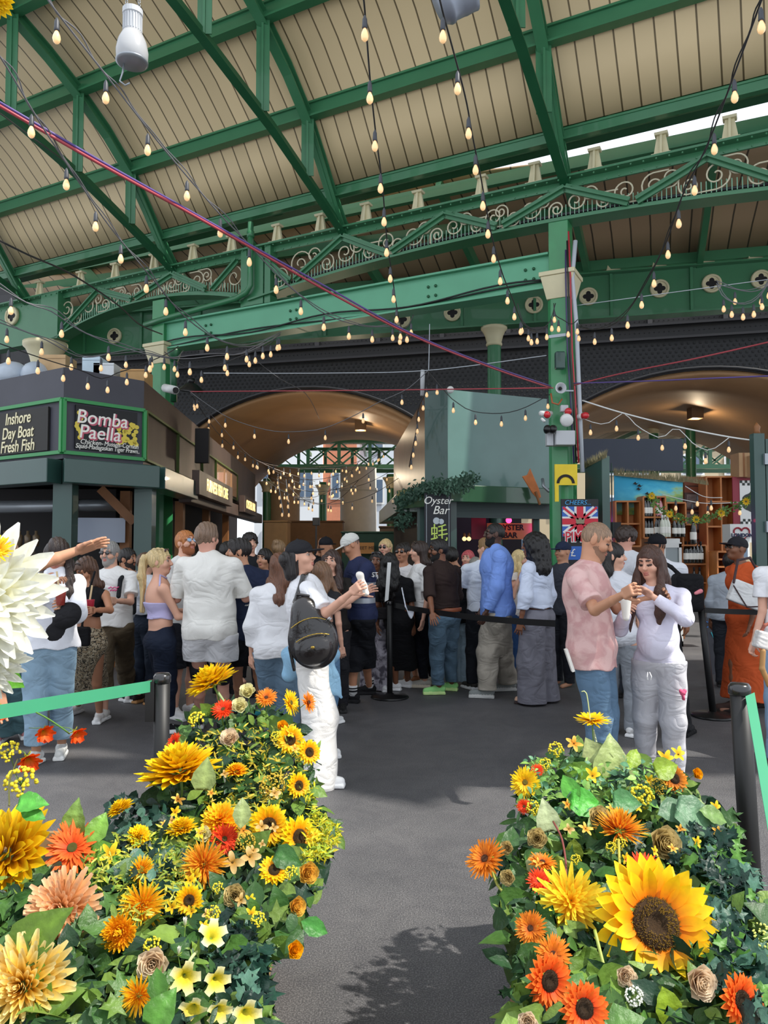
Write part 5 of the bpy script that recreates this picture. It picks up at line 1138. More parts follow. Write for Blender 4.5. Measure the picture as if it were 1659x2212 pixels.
        if kind == 'bun': A.ell(hpnt(0,-.075,.09), (.045*rs,.045*rs,.042*rs), HR, .01)
        if kind == 'pony':
            zL = P(hx, L, Y).z if L else hd[2]-.3; A.chain([hpnt(0,-.095,.055), hpnt(0,-.14,.03), back(.16, 0, hd[2]-.12), back(.15, 0, zL)], [.022, .034, .034, .015], .02)
        if kind != 'big': pass
        fc = (.03 if kind in ('short', 'buzz', 'curly', 'quiff') else .012)
        A.ell(hpnt(0,.088,-.035), (.062*rs,.06*rs,.088*rs), HR, .012, 0, True)
        if kind in ('short', 'buzz', 'curly', 'quiff', 'bald'): A.ell(hpnt(0,.03,-.11), (.12*rs,.105*rs,.1*rs), HR, .01, 0, True)
        for q in (-1, 1): A.ell(hpnt(q*.09,.012,-.02), (.022*rs,.028*rs,.04*rs), HR, .01, 0, True) if kind not in ('big', 'curls', 'long', 'braids') else None
        wp = {'curly': (.006, 90), 'curls': (.008, 60), 'big': (.008, 70), 'braids': (.006, 55)}.get(kind, (.0025, 60))
        def hw_(X_, Y_, Z_): 
            if kind in ('long', 'pony', 'quiff', 'bun'): return .0035*np.sin(X_*150+Y_*130+3*np.sin(Z_*9))+.004*np.sin(Z_*20+X_*30)
            return wp[0]*np.sin(X_*wp[1]+1)*np.sin(Y_*wp[1]+2)*np.sin(Z_*wp[1])+.002*np.sin(X_*200+Y_*170)
        np_mesh('hair', [A.mesh(hh*.75, warp=hw_)], [hair_mat(hc)], o, org)
    if cap:
        K = Sdf(); K.ell(hpnt(0,-.010,.045), (.085*rs,.104*rs,.084*rs), HR, .02); bk = cap[1] if len(cap) > 1 else 1
        K.ell(hpnt(0,.115*bk,.035), (.068*rs,.075*rs,.008*rs), HR, .008); K.ell(hpnt(0,-.01,.128), .01, HR, .003)
        def ck(X_, Y_, Z_): return -((X_-hd[0])*hu[0]+(Y_-hd[1])*hu[1]+(Z_-hd[2])*hu[2])+.022*rs
        np_mesh('cap', [K.mesh(hh*.7, clip=ck)], [cloth(cap[0])], o, org)
    if glasses:
        g = Sdf(); gz = .012 if glasses[0] != 'top' else .1; gy = .094 if glasses[0] != 'top' else .055
        for q in (-1, 1):
            g.ell(hpnt(q*.032, gy, gz), (.026*rs,.005*rs,.02*rs), HR, .003); g.cone(hpnt(q*.058, gy-.01, gz+.006), hpnt(q*.078, gy-.09, gz+.004), .003, .003, .003, 1)
        g.cone(hpnt(-.02, gy+.003, gz+.006), hpnt(.02, gy+.003, gz+.006), .003, .003, .002, 1)
        np_mesh('sunglasses', [g.mesh(max(.004, hh*.5))], [mat('lens_'+glasses[1], glasses[1], .1, coat=1), mat('frame_dark', '2a1c18', .3)], o, org)
    return dict(o=o, org=org, hL=hL, hR=hR, wL=wL, wR=wR, eL=eL, eR=eR, sh=sh, shL=shL, shR=shR, hip=hip, hd=hd, f=f, l=l, rs=rs, s=s, neck=neck, HR=HR, rot=rot, hh=hh, aL=aL, aR=aR, kL=kL, kR=kR, hpnt=hpnt)
def sdf_thing(name, label, cat, parts, loc):
    """parts: (part name, Sdf, h, materials, kwargs)"""
    o = thing(name, label, cat, tuple(float(x) for x in loc))
    for nm, S_, h, ms, kw in parts: np_mesh(nm, [S_.mesh(h, **kw)], ms if isinstance(ms, list) else [ms], o, tuple(float(x) for x in loc))
    return o
up3 = np.array([0, 0, 1.])
W_ = 'e9e8e6'
def twotone(name, c0, c1, scale, lo=.42, hi=.58):
    m = mat(name, c0, .85, bump=.25, bscale=200, spec=.2); N = m.node_tree.nodes; L = m.node_tree.links; n = N.new('ShaderNodeTexNoise'); n.inputs['Scale'].default_value = scale; n.inputs['Detail'].default_value = 4; n.inputs['Distortion'].default_value = .6
    r = N.new('ShaderNodeValToRGB'); e = r.color_ramp.elements; e[0].position = lo; e[0].color = (*lin(c0), 1); e[1].position = hi; e[1].color = (*lin(c1), 1); L.new(N['Texture Coordinate'].outputs['Object'], n.inputs['Vector']); L.new(n.outputs['Fac'], r.inputs[0]); L.new(r.outputs[0], N['Principled BSDF'].inputs['Base Color']); return m
# --- pair in the right foreground
A1 = person('bald man in a pink marbled t-shirt and blue joggers eating with his right hand raised', 5.15, 1288, 1130, bx=1278, sx=1262, th=62, hth=68, eyes=False, hp=-22, skin='mid', build=1.12, beard='94705a', hs_=1.06,
    armR=(1275+10, 1318, -1, 1345, 1285, -1), armL=('d', (.1, .55, -.8), (-.2, .9, .35)), handR=(1.1, None), handL=(.8, None), legs=((1310, 1680), (1290, 1700)), feet=70,
    top_c=dict(m=twotone('marbled_pink', 'c99c9a', 'd9b4b0', 11), hem=1440, e=.03, sleeve=.85, sr=.03, flare=.03, neck=.9, name='t_shirt', fold=.006), bottom_c=dict(m='64809a', hem=1690, e=.022, knee=.075, ankle=.06, name='joggers'), hair=('bald', '8f735c'), shoes=('d9d9d6', 'f0f0ee'))
A2 = person('woman in a tight white long-sleeved top and pale grey joggers bringing food to her mouth', 5.2, 1405, 1182, bx=1418, sx=1418, th=-30, hth=-48, eyes=False, hp=-12, skin='fair', fem=True, build=1.06, belly=.05,
    armL=(1480, 1335, -1, 1405, 1285, -1), armR=('d', (.25, .35, -.85), (-.35, .75, .5)), handL=(.7, None), handR=(.7, None), legs=((1460, 1690), (1395, 1672)), feet=-20,
    top_c=dict(m=cloth('dcd9ea', .03), hem=1438, e=.009, sleeve=1.93, sr=.012, fold=.0022, name='long_sleeved_top', vneck=1.2), bottom_c=dict(m='c2c1c6', hem=1700, e=.018, knee=.078, ankle=.055, name='joggers', top=1426), hair=('long', '4a3026', 1375, True), shoes=('e6e6e6', 'f5f5f5'))
S_ = Sdf(); c = np.array(P(1352, 1310, 4.86)); S_.cone(c+up3*.05, c-up3*.07, .036, .022, .01); sdf_thing('food_cone', 'paper cone of food held between the couple on the right', 'food', [('paper', S_, .005, mat('paper', 'e8e4dc', .7), dict(clip=lambda X, Y, Z: Z-(c[2]+.05)))], c)
S_ = Sdf(); rn = random.Random(4)
for i in range(7): S_.ell(c+np.array([rn.uniform(-.025,.025), rn.uniform(-.02,.02), .065+rn.uniform(-.01,.02)]), .016, None, .004)
o = np_mesh('filling', [S_.mesh(.005)], [mat('ham', 'a8505a', .4, var=.3, vscale=60)], COL.objects['food_cone'], tuple(c))
m_ = MB(); q = P(1475, 1497, 5.02); m_.sphere(q, .02, 8); m_.sphere(q+Vector((-.012,0,.012)), .014, 8); m_.sphere(q+Vector((.012,0,.012)), .014, 8); m_.bar(q, q+Vector((.004,0,-.045)), .01, .03); m_.build('pink_print', cloth('d85a7c'), A2['o'], True)
m_ = MB(); q = P(1401, 1452, 5.03)
for a in (-1, 1): m_.tube([q+Vector((a*.006,0,.0)), q+Vector((a*.014,-.012,-.025)), q+Vector((a*.01,-.01,-.05))], .0035, 5)
m_.build('drawstring', cloth('f0f0f0'), A2['o'], True)
m_ = MB(); a = P(1222, 1402, 4.98); b = P(1238, 1450, 4.98); m_.bar(a, b, .018, .045, up=(0,1,0)); tag(m_.build('folded_leaflet', mat('paper', 'e8e4dc')), 'folded white leaflet sticking out of the back pocket under the pink t-shirt', 'leaflet')
# --- woman with the backpack
B1 = person('woman in black cap, white t-shirt and white trousers holding up a wrap', 5.35, 650, 1170, bx=672, sx=660, th=100, hth=72, hp=8, skin='fair', fem=True, build=1.05,
    armR=(703, 1325, -1, 758, 1280, -1), armL=('d', (.1, .7, -.6), (-.1, .9, .5)), handR=(.8, None), legs=((688, 1640), (690, 1700)), feet=95,
    top_c=dict(m='e6e6ea', hem=1430, e=.03, sleeve=.95, sr=.035, flare=.02, fold=.006), bottom_c=dict(m=cloth('e9e6e2', .04), hem=1690, e=.035, knee=.105, ankle=.105, name='wide_trousers', fold=.008, zf=16), hair=('long', '1c1718', 1240), cap=('26262a',), shoes=('efefef', 'f5f5f5'))
bp = np.array(P(672, 1368, 5.02)); S_ = Sdf(); dz = nv([.28, 0, -1]); dx_ = nv(np.cross(dz, [0, 1, 0])); RB = np.stack([dx_, [0, 1, 0], -dz], 1)
S_.ell(bp+dz*.05, (.165, .085, .19), RB, .03); S_.ell(bp-dz*.12, (.1, .07, .13), RB, .06); S_.ell(bp+dz*.1+dx_*-.01+np.array([0,-.06,0]), (.12, .05, .1), RB, .02)
S2 = Sdf(); a_ = [bp-dz*.06+dx_*x+np.array([0, -.085-.0*abs(x), .045-2.6*x*x]) for x in np.linspace(-.11, .12, 9)]; S2.chain(a_, [.004]*9, .004); a2 = [bp+dz*.03+dx_*x+np.array([0, -.115+abs(x)*.25, .03-2.2*x*x]) for x in np.linspace(-.1, .12, 9)]; S2.chain(a2, [.004]*9, .004)
S3 = Sdf(); S3.chain([bp-dz*.2+dx_*-.03, np.array(P(638, 1300, 5.1)), np.array(P(655, 1245, 5.22)), np.array(P(668, 1238, 5.35))], [.016, .017, .017, .016], .01); S3.chain([bp-dz*.22+dx_*-.05, bp-dz*.27+dx_*-.02, bp-dz*.24+dx_*.05], [.01, .01, .01], .005); S3.chain([bp+dz*.05+dx_*-.16, bp+dz*.2+dx_*-.17], [.012, .012], .01)
lt = mat('black_leather', '191516', .25, coat=.5, bump=.3, bscale=50)
S4 = Sdf().ell(bp+dz*.08+np.array([0,-.12,0]), (.014,.004,.01), None, .002)
sdf_thing('backpack', 'black leather backpack with gold zips on the back of the woman in the black cap', 'bag', [('bag_body', S_, .008, lt, {}), ('zip', S2, .004, mat('gold_zip', 'b99a4a', .3, metal=.9), {}), ('strap', S3, .007, lt, {}), ('badge', S4, .003, mat('gold_zip', 'b99a4a', .3, metal=.9), {})], bp)
c = np.array(P(784, 1260, 5.0)); S_ = Sdf(); S_.cone(c+np.array([-.02,0,.05]), c+np.array([.02,0,-.06]), .028, .02, .01); sdf_thing('sandwich_wrap', 'white paper wrapped sandwich in the hand of the woman in the black cap', 'food', [('paper', S_, .005, mat('paper', 'e8e4dc', .7), dict(warp=folds(3, .004, 90)))], c)
h = B1['hip']; S_ = Sdf(); S_.ell(h+up3*.02, (.2, .165, .1), None, .03); S_.cone(h+np.array([.1,-.1,0]), h+np.array([.17,-.12,-.2]), .08, .05, .03, 0, False, (np.array([0,1.,0]), 2.2)); S_.cone(h+np.array([.15,-.12,-.1]), h+np.array([.22,-.12,-.25]), .045, .012, .03, 0, False, (np.array([0,1.,0]), 2.2)); S_.cone(h+np.array([-.1,-.06,0]), h+np.array([-.13,-.05,-.1]), .08, .06, .03)
sdf_thing('denim_jacket', 'pale blue shirt tied around the waist under the leather backpack', 'jacket', [('fabric', S_, .008, cloth('8fb9d6', .1, 6), dict(warp=folds(2, .008, 30)))], h)
# --- crowd, left to right
C1p = person('woman in a loose white shirt and light blue jeans eating from a red cup', 5.65, 125, 1165, bx=112, sx=118, th=12, hth=10, eyes=False, hp=-35, skin='mid', fem=True, build=1.1, armR=(78, 1305, -1, 118, 1262, -1), armL=(168, 1325, -1, 140, 1310, -1), handR=(1.0, None), handL=(.8, None),
    legs=((133, 1632), (78, 1650)), feet=5, top_c=dict(m=cloth('e2e4ec', .05), hem=1398, e=.032, sleeve=1.55, sr=.024, flare=.05, vneck=1.6, collar=True, fold=.007, name='shirt'), bottom_c=dict(m=cloth('8fabc0', .14, 4), hem=1612, e=.02, knee=.075, ankle=.07, name='jeans'), hair=('long', '2a1d19', 1310, True), shoes=('dcdcd8', 'efefec'))
c = np.array(P(131, 1285, 5.2)); m_ = MB(); m_.lathe([(.028,-.07),(.04,.05),(.041,.055),(.036,.05),(.03,.04)], c, n=18); o = thing('fruit_cup', 'clear cup of red berries held by the woman in the white shirt', 'cup', tuple(c)); m_.build('cup', mat('cup_red', 'a84038', .2, coat=1, var=.3, vscale=40), o, True); m_ = MB(); m_.bar(c+np.array([-.01,0,.03]), c+np.array([-.03,0,.16]), .012, .004); m_.build('spoon', mat('wood_spoon', 'd9bf94', .6), o)
c = np.array(P(132, 1345, 5.25)); S_ = Sdf(); RC = np.stack([nv([.8,0,.6]), [0,1,0], nv([-.6,0,.8])], 1); S_.ell(c+np.array([.04,0,.05]), (.1,.085,.085), RC, .02); S_.ell(c+np.array([-.035,-.01,-.06]), (.075,.06,.014), np.stack([nv([.6,0,.8]), nv([.8,.3,-.6]), nv([-.25,.95,.2])], 1), .02); sdf_thing('baseball_cap', 'black baseball cap hanging from the hand of the woman in the white shirt', 'cap', [('cap', S_, .007, cloth('232326'), {})], c)
C2p = person('woman in a black sleeveless top and leopard print skirt', 6.6, 188, 1205, bx=196, sx=195, th=-8, hth=-35, eyes=False, hp=-32, skin='tan', fem=True, armR=(160, 1335, -1, 180, 1322, -1), armL=(238, 1318, -1, 205, 1318, -1), handL=(.8, None), handR=(.8, None), legs=((215, 1558), (168, 1540)), feet=0,
    top_c=dict(m='1b1b1e', hem=1330, e=.01, sleeve=0, tank=True, name='tank_top', fold=.002), bottom_c=dict(m=None, hem=1532, top=1335, skirt=.2, name='skirt', e=.02, fold=.008, zf=8), hair=('long', '5a3f30', 1290), glasses=('top', '3a2a22'), shoes=('e9e9e9', 'f5f5f5'))
def leopard():
    m = bpy.data.materials.new('leopard_print'); m.use_nodes = True; N = m.node_tree.nodes; L = m.node_tree.links; b = N['Principled BSDF']; b.inputs['Roughness'].default_value = .8
    tc = N.new('ShaderNodeTexCoord'); n = N.new('ShaderNodeTexNoise'); n.inputs['Scale'].default_value = 42; n.inputs['Detail'].default_value = 1; L.new(tc.outputs['Object'], n.inputs['Vector'])
    r = N.new('ShaderNodeValToRGB'); r.color_ramp.interpolation = 'CONSTANT'; e = r.color_ramp.elements; e[0].color = (*lin('b5a78e'), 1); e[1].position = .47; e[1].color = (*lin('1f1b18'), 1); x = e.new(.56); x.color = (*lin('a08e72'), 1); L.new(n.outputs[0], r.inputs[0]); L.new(r.outputs[0], b.inputs['Base Color']); return m
for ch in C2p['o'].children:
    if ch.name.startswith('skirt'): ch.data.materials.clear(); ch.data.materials.append(leopard())
c = np.array(P(193, 1310, 6.15)); m_ = MB(); m_.lathe([(.03,-.06),(.04,.05),(.041,.055)], c, n=16); o = thing('fruit_cup', 'red cup held by the woman in the leopard print skirt', 'cup', tuple(c)); m_.build('cup', mat('cup_red2', 'b5283e', .4), o, True); m_ = MB(); m_.bar(c+np.array([0,0,.03]), c+np.array([.02,0,.17]), .014, .005); m_.build('spoon', mat('wood_spoon', 'd9bf94', .6), o)
S_ = Sdf(); c = np.array(P(176, 1375, 6.35)); S_.box(c, (.05,.015,.06), None, .02, .01); S_.chain([c+up3*.06, np.array(P(185,1300,6.4)), np.array(P(205, 1235, 6.5))], [.01,.01,.01], .01); sdf_thing('crossbody_bag', 'small black crossbody bag on the leopard print skirt', 'bag', [('bag_body', S_, .007, cloth('1a1a1d'), {})], c)
C3p = person('grey-haired man in sunglasses, white t-shirt and olive trousers', 7.3, 238, 1172, bx=250, sx=245, th=-5, hth=-12, skin='fair', beard='a09a94', armL=(282, 1300, -1, 250, 1298, -1), armR=('d', (.1,.2,-1), (-.1,.5,-.8)), legs=((278, 1512), (225, 1555)), feet=5,
    top_c=dict(m=W_, hem=1352, e=.026, sleeve=.8, sr=.03, flare=.02), bottom_c=dict(m='5c503f', hem=1500, e=.024, knee=.08, ankle=.065, fold=.008), hair=('short', '8c8a88'), glasses=('on', '1b1718'), shoes=('d9d6d2', 'e9e9e9'))
m_ = MB()
for z, w in ((0, .05), (-.025, .035)): m_.tube([Vector(C3p['sh'])+Vector((.07+w*x, -.168, -.12+z+.006*math.sin(x*9))) for x in np.linspace(-1, 1, 14)], .006, 5)
m_.build('shirt_print', mat('print_pink', 'd85a8a', .7), C3p['o'], True)
S_ = Sdf(); 
for q in (-1, 1): S_.chain([C3p['sh']+np.array([q*.12,.02,.035]), C3p['sh']+np.array([q*.12,-.13,-.05]), C3p['sh']+np.array([q*.12,-.175,-.2])], [.022]*3, .01, 0, (np.array([0,1.,0]), 1.6))
S_.box(C3p['sh']+np.array([0,.2,-.2]), (.12,.05,.18), None, .03, .02); sdf_thing('backpack', 'black backpack with wide straps worn by the grey-haired man', 'bag', [('bag_body', S_, .009, cloth('202226'), {})], C3p['sh'])
person('dark-haired man in profile wearing a pale top behind the grey-haired man', 8.1, 277, 1186, bx=288, sx=285, th=70, hth=75, skin='tan', beard='2b211c', top_c=dict(m='c9cdd4', hem=1350, e=.025, sleeve=.8), bottom_c=dict(m='2d3a52', hem=1480, e=.02), hair=('short', '191413'), shoes=('1d1d1f', 'd9d9d9'))
person('person in a white sweatshirt facing away beside the blonde woman with a ponytail', 7.9, 316, 1196, bx=316, sx=316, th=150, skin='fair', fem=True, armL=('d', (.2,.3,-.9), (-.2,.8,.3)), top_c=dict(m='dfe1ea', hem=1325, e=.03, sleeve=1.6, sr=.03), bottom_c=dict(m='27303f', hem=1480, e=.018), hair=('short', '5a4232'), shoes=('2a2522', 'b98a5a'))
C5p = person('blonde woman with a long ponytail in a lilac halter top and black jeans', 6.35, 347, 1186, bx=352, sx=345, th=118, hth=88, skin='fair', fem=True, build=1.18, armR=('d', (.0,.45,-.85), (.25,.9,.0)), armL=('d', (.1,.5,-.8), (-.1,.9,0)), legs=((348, 1535), (352, 1585)), feet=110,
    top_c=dict(m='b9b2d8', hem=1335, topz=1300, e=.008, sleeve=0, tank=True, name='halter_top', fold=.004), bottom_c=dict(m=cloth('1a2233', .1), hem=1560, top=1345, e=.016, knee=.08, ankle=.085, name='jeans'), hair=('pony', 'cdb483', 1320), glasses=('top', '4a3a30'), shoes=('1d1d20', 'efefef'))
m_ = MB(); m_.tube([Vector(C5p['shR'])+Vector((-.02,-.03,.02)), Vector(C5p['neck'])+Vector((.02,-.05,.03)), Vector(C5p['neck'])+Vector((.07,-.02,.0))], .008, 6); m_.build('halter_strap', cloth('b9b2d8'), C5p['o'], True)
C6p = person('red-bearded man in mirrored sunglasses and white t-shirt looking up', 7.3, 402, 1148, bx=398, sx=395, th=60, hth=55, hp=12, skin='fair', beard='a0603c', top_c=dict(m='dcdcda', hem=1350, e=.024, sleeve=.8), bottom_c=dict(m='23262e', hem=1440, e=.02, name='shorts'), hair=('short', 'b5713c'), glasses=('on', '8fb4d6'), shoes=('e3e3e3', 'f2f2f2'), armR=('d', (.15,.3,-.9), (-.2,.8,.3)))
C7p = person('broad man seen from behind in a white polo shirt and white shorts', 6.2, 447, 1132, bx=456, sx=452, th=178, hth=150, hp=0, skin='pink', build=1.1, legs=((430, 1572), (482, 1580)), feet=180, armL=('d', (.25,.25,-.9), (-.05,.8,.5)), armR=('d', (.25,.3,-.88), (-.3,.8,.5)), stance=.12,
    top_c=dict(m=cloth('e1dfd9', .04), hem=1378, e=.036, sleeve=.95, sr=.034, flare=.03, low=1.08, neck=.85, collar=True, fold=.006, name='polo_shirt'), bottom_c=dict(m='e3e3e6', hem=1432, e=.038, knee=.105, ankle=.07, name='shorts'), hair=('quiff', '7a6250'), shoes=('24242a', 'cfcfcf'))
o = C7p['o']; S_ = Sdf()
for q, a in (('kL', 'hL'), ('kR', 'hR')): S_.cone(C7p[q]*.75+C7p[a]*.25, C7p[q]*.9+C7p[a]*.1, .085, .08, .01)
np_mesh('under_shorts', [S_.mesh(.008)], [cloth('202026')], o, C7p['org'])
m_ = MB(); 
for q in ('aL',): m_.lathe([(.047,.05),(.05,.14),(.045,.15)], Vector(C7p[q])-Vector((0,0,.05)), n=14)
m_.build('sock', cloth('e9e9e9'), o, True)
C8p = person('dark-haired man in navy t-shirt and black shorts with a hand in his pocket', 6.6, 516, 1165, bx=535, sx=533, th=-140, hth=-78, skin='mid', build=1.14, armR=(572, 1330, -1, 548, 1365, -1), armL=('d', (.2,.4,-.85), (-.2,.8,.2)), handR=(.6, None), legs=((518, 1545), (570, 1555)), feet=-130,
    top_c=dict(m=cloth('222a42', .05), hem=1378, e=.026, sleeve=.8, sr=.026, flare=.01), bottom_c=dict(m='17181d', hem=1445, e=.034, knee=.095, ankle=.07, name='shorts'), hair=('quiff', '201a19'), shoes=('3fa7b0', '1c1c1e'))
S_ = Sdf(); q = C8p['sh']+C8p['f']*.12+np.array([-.0,-.09,-.09]); 
for i in range(4): S_.ell(q+np.array([.02*i-.03,-.03,.006*i]), (.016,.012,.014), None, .005)
np_mesh('cloud_print', [S_.mesh(.005)], [cloth('e9e9e9')], C8p['o'], C8p['org'])
person('dark-haired man behind, only his head above the man in navy', 9.2, 540, 1154, th=30, skin='fair', top_c=dict(m='202226', e=.02), bottom_c=dict(m='202226', e=.02), hair=('curly', '1d1614'))
person('dark-haired person in black between the white polo and navy shirts', 8.2, 492, 1172, th=170, skin='mid', fem=True, top_c=dict(m='19191c', e=.02, sleeve=1.8), bottom_c=dict(m='19191c', e=.02), hair=('short', '16120f'))
person('woman with black bob hair and parted lips behind the navy t-shirt', 8.3, 572, 1187, bx=575, th=-20, hth=-25, skin='mid', fem=True, top_c=dict(m='1f2024', e=.02, sleeve=1.8), bottom_c=dict(m='1e2026', e=.02), hair=('long', '15100f', 1250), shoes=('202020', '303030'))
person('light-haired woman with a messy bun facing away', 9.4, 603, 1168, th=165, skin='fair', fem=True, top_c=dict(m='4a4348', e=.02, sleeve=1.8), bottom_c=dict(m='2a2a30', e=.02), hair=('bun', '8d7050'))
C12 = person('woman with very long auburn hair in a loose white sweater and blue jeans', 6.0, 610, 1196, bx=598, sx=600, th=-172, hth=140, skin='fair', fem=True, legs=((595, 1600), (625, 1610)), feet=170, top_c=dict(m='e3e3e6', hem=1418, e=.034, sleeve=1.7, sr=.03, flare=.03, low=1.08, fold=.005, name='sweater'), bottom_c=dict(m=cloth('6c8499', .12, 4), hem=1600, e=.026, knee=.085, ankle=.085, name='jeans'), hair=('long', '6a4430', 1320, True), shoes=('cfd6dc', 'efefef'))
person('woman in the middle with long brown hair and a black top looking at the camera', 7.6, 716, 1190, bx=722, th=-5, hth=-12, skin='fair', fem=True, armL=('d', (.1,.5,-.8), (-.5,.8,.1)), top_c=dict(m='24211f', hem=1370, e=.02, sleeve=.8), bottom_c=dict(m='222226', e=.02), hair=('long', '3a2822', 1290, True), shoes=('222222', '333333'))
person('woman with straight light brown hair behind the lifted sandwich', 7.0, 697, 1215, bx=700, th=150, skin='fair', fem=True, top_c=dict(m='2b2b2e', hem=1370, e=.02, sleeve=.6), bottom_c=dict(m='5d7fa0', e=.02), hair=('long', '7a5a42', 1300, True), shoes=('dddddd', 'eeeeee'))
P16 = person('person in a dark cap adjusting it with one raised hand far behind', 9.6, 705, 1162, th=150, skin='mid', armL=(690, 1195, 1, 690, 1178, -1), handL=(.3, None), top_c=dict(m='1b1b1f', e=.02, sleeve=1.2), bottom_c=dict(m='1b1b1f', e=.02), cap=('1c1d22',))
# steward
C15 = person('steward in white cap, navy reflective vest and black cargo shorts looking down', 7.85, 758, 1155, bx=778, sx=778, th=-70, hth=-80, hp=-28, skin='tan', build=1.15, armR=(748, 1300, -1, 722, 1278, -1), armL=('d', (.15,.5,-.8), (-.2,.9,.3)), handL=(.9, None), handR=(.9, None), legs=((798, 1500), (762, 1518)), feet=-95,
    top_c=dict(m=cloth('2a3150', .05), hem=1342, e=.034, sleeve=.85, sr=.035, flare=.02, name='vest'), bottom_c=dict(m=cloth('1a1b20', .15), hem=1452, e=.038, knee=.1, ankle=.075, name='cargo_shorts', fold=.008), hair=('short', '2a2422'), cap=('cfcfc9',), shoes=('1a1a1c', '202022'))
for ch in C15['o'].children:
    if ch.name.startswith('vest'):
        ch.data.materials.append(mat('reflective', 'a9aeb5', .3, metal=.3)); zz = [C15['sh'][2]+z for z in (-.2, -.36)]
        for p in ch.data.polygons:
            if any(abs(p.center.z-z) < .026 for z in zz): p.material_index = 1
S_ = Sdf(); S_.chain([C15['shR']+np.array([.02,-.06,.05]), C15['shR']+np.array([.0,-.13,-.1]), C15['shR']+np.array([-.02,-.15,-.2])], [.02]*3, .01)
np_mesh('reflective_band', [S_.mesh(.008)], [mat('reflective', 'a9aeb5', .3, metal=.3)], C15['o'], C15['org'])
text('ST', 'back_print', M_white, C15['o'], Vector(C15['sh'])+Vector((.15,-.16,-.1)), (.75,.6,0), (0,0,1), .07, extrude=.01)
for q in ('aL', 'aR'):
    m_ = MB(); m_.lathe([(.047,.02),(.049,.12),(.045,.125)], Vector(C15[q])-Vector((0,0,.02)), n=14); m_.lathe([(.0495,.06),(.0505,.065),(.0505,.075),(.0495,.08)], Vector(C15[q])-Vector((0,0,.02)), n=14, m=1); m_.lathe([(.0495,.09),(.0505,.095),(.0505,.102),(.0495,.105)], Vector(C15[q])-Vector((0,0,.02)), n=14, m=1)
    m_.build('sock', [cloth('dedede'), cloth('1c1c20')], C15['o'], True)
C17 = person('woman with sunglasses on her hair and patterned grey trousers beside the steward', 8.6, 814, 1193, bx=812, th=0, hth=-10, skin='brown', fem=True, top_c=dict(m='d9d9dc', hem=1300, e=.015, sleeve=.4), bottom_c=dict(m=twotone('grey_print', '4e4a54', 'a49fa8', 15), hem=1490, top=1300, e=.03, knee=.085, ankle=.085, name='patterned_trousers'), hair=('long', '17110f', 1240), glasses=('top', '15151a'), shoes=('cfcfcf', 'dddddd'))
S_ = Sdf(); c = np.array(P(828, 1325, 8.3)); S_.box(c, (.06,.02,.045), None, .02, .01); S_.chain([c+up3*.05, np.array(P(815, 1260, 8.4))], [.008, .008], .01); sdf_thing('crossbody_bag', 'small dark crossbody bag of the woman in patterned trousers', 'bag', [('bag_body', S_, .008, cloth('201d1f'), {})], c)
person('blonde woman in dark sunglasses far behind the braided hair', 10.2, 832, 1166, th=-25, skin='fair', fem=True, top_c=dict(m='2a2a2e', e=.02), bottom_c=dict(m='2a2a2e', e=.02), hair=('pony', 'd2b582', 1215), glasses=('on', '17171a'))
C19 = person('woman in a black dress with long wavy black hair seen from behind', 8.35, 843, 1196, bx=862, sx=852, th=165, skin='brown', fem=True, build=1.1, legs=((855, 1492), (880, 1485)), feet=-120, top_c=dict(m='131316', hem=1455, e=.018, sleeve=.9, skirt=.19, name='dress', fold=.004), hair=('curls', '0f0c0c', 1300), shoes=('e5e5e5', 'f0f0f0'))
S_ = Sdf(); S_.chain([np.array(P(868,1270,8.1)), np.array(P(876,1310,8.0)), np.array(P(888,1335,8.0))], [.008]*3, .01); S_.ell(np.array(P(888,1322,8.0)), (.03,.02,.06), None, .02); sdf_thing('hanging_scarf', 'white scarf hanging from the bag of the woman in the black dress', 'scarf', [('fabric', S_, .007, cloth('dfe3ee'), {})], np.array(P(888,1322,8.0)))
person('woman with sunglasses and a white v-neck top behind the black dress', 9.0, 870, 1174, bx=880, th=-20, hth=-28, skin='tan', fem=True, armL=(892, 1290, -1, 878, 1262, -1), top_c=dict(m='e2dfdf', hem=1300, e=.012, sleeve=.5, vneck=1.8), bottom_c=dict(m='2a2620', hem=1370, e=.02, name='shorts'), hair=('bun', '1c1412'), glasses=('on', '241a16'), legs=((880, 1475), (900, 1478)), shoes=('8a5a3c', '5a3a28', 'sandal'))
person('woman with raised sunglasses in a white t-shirt and black leggings', 8.45, 905, 1170, bx=912, sx=908, th=-75, hth=-80, skin='fair', fem=True, armR=(905, 1290, -1, 885, 1262, -1), legs=((940, 1480), (918, 1486)), feet=-90, top_c=dict(m=W_, hem=1312, e=.022, sleeve=.85, sr=.025), bottom_c=dict(m='14161e', hem=1475, e=.01, knee=.06, ankle=.045, name='leggings', fold=.002), hair=('long', '35261f', 1235), glasses=('top', '2b211c'), shoes=('b5b0a6', 'd8cdb8'))
C22 = person('bearded man in a dark brown shirt, blue jeans and lime green trainers', 8.05, 947, 1166, bx=960, sx=955, th=-140, hth=-75, skin='brown', beard='14100f', build=1.1, armL=(928, 1285, -1, 934, 1325, -1), armR=('d', (.2,.1,-1), (.1,.2,-1)), legs=((948, 1500), (976, 1492)), feet=-95,
    top_c=dict(m=cloth('2f2320', .08), hem=1312, e=.022, sleeve=1.25, sr=.022, name='shirt', collar=True), bottom_c=dict(m=cloth('5c7588', .16, 5), hem=1490, top=1318, e=.02, knee=.072, ankle=.055, name='jeans', fold=.007), hair=('short', '14100f'), glasses=('on', '3a2a20'), shoes=('9be08a', 'c9e89a'))
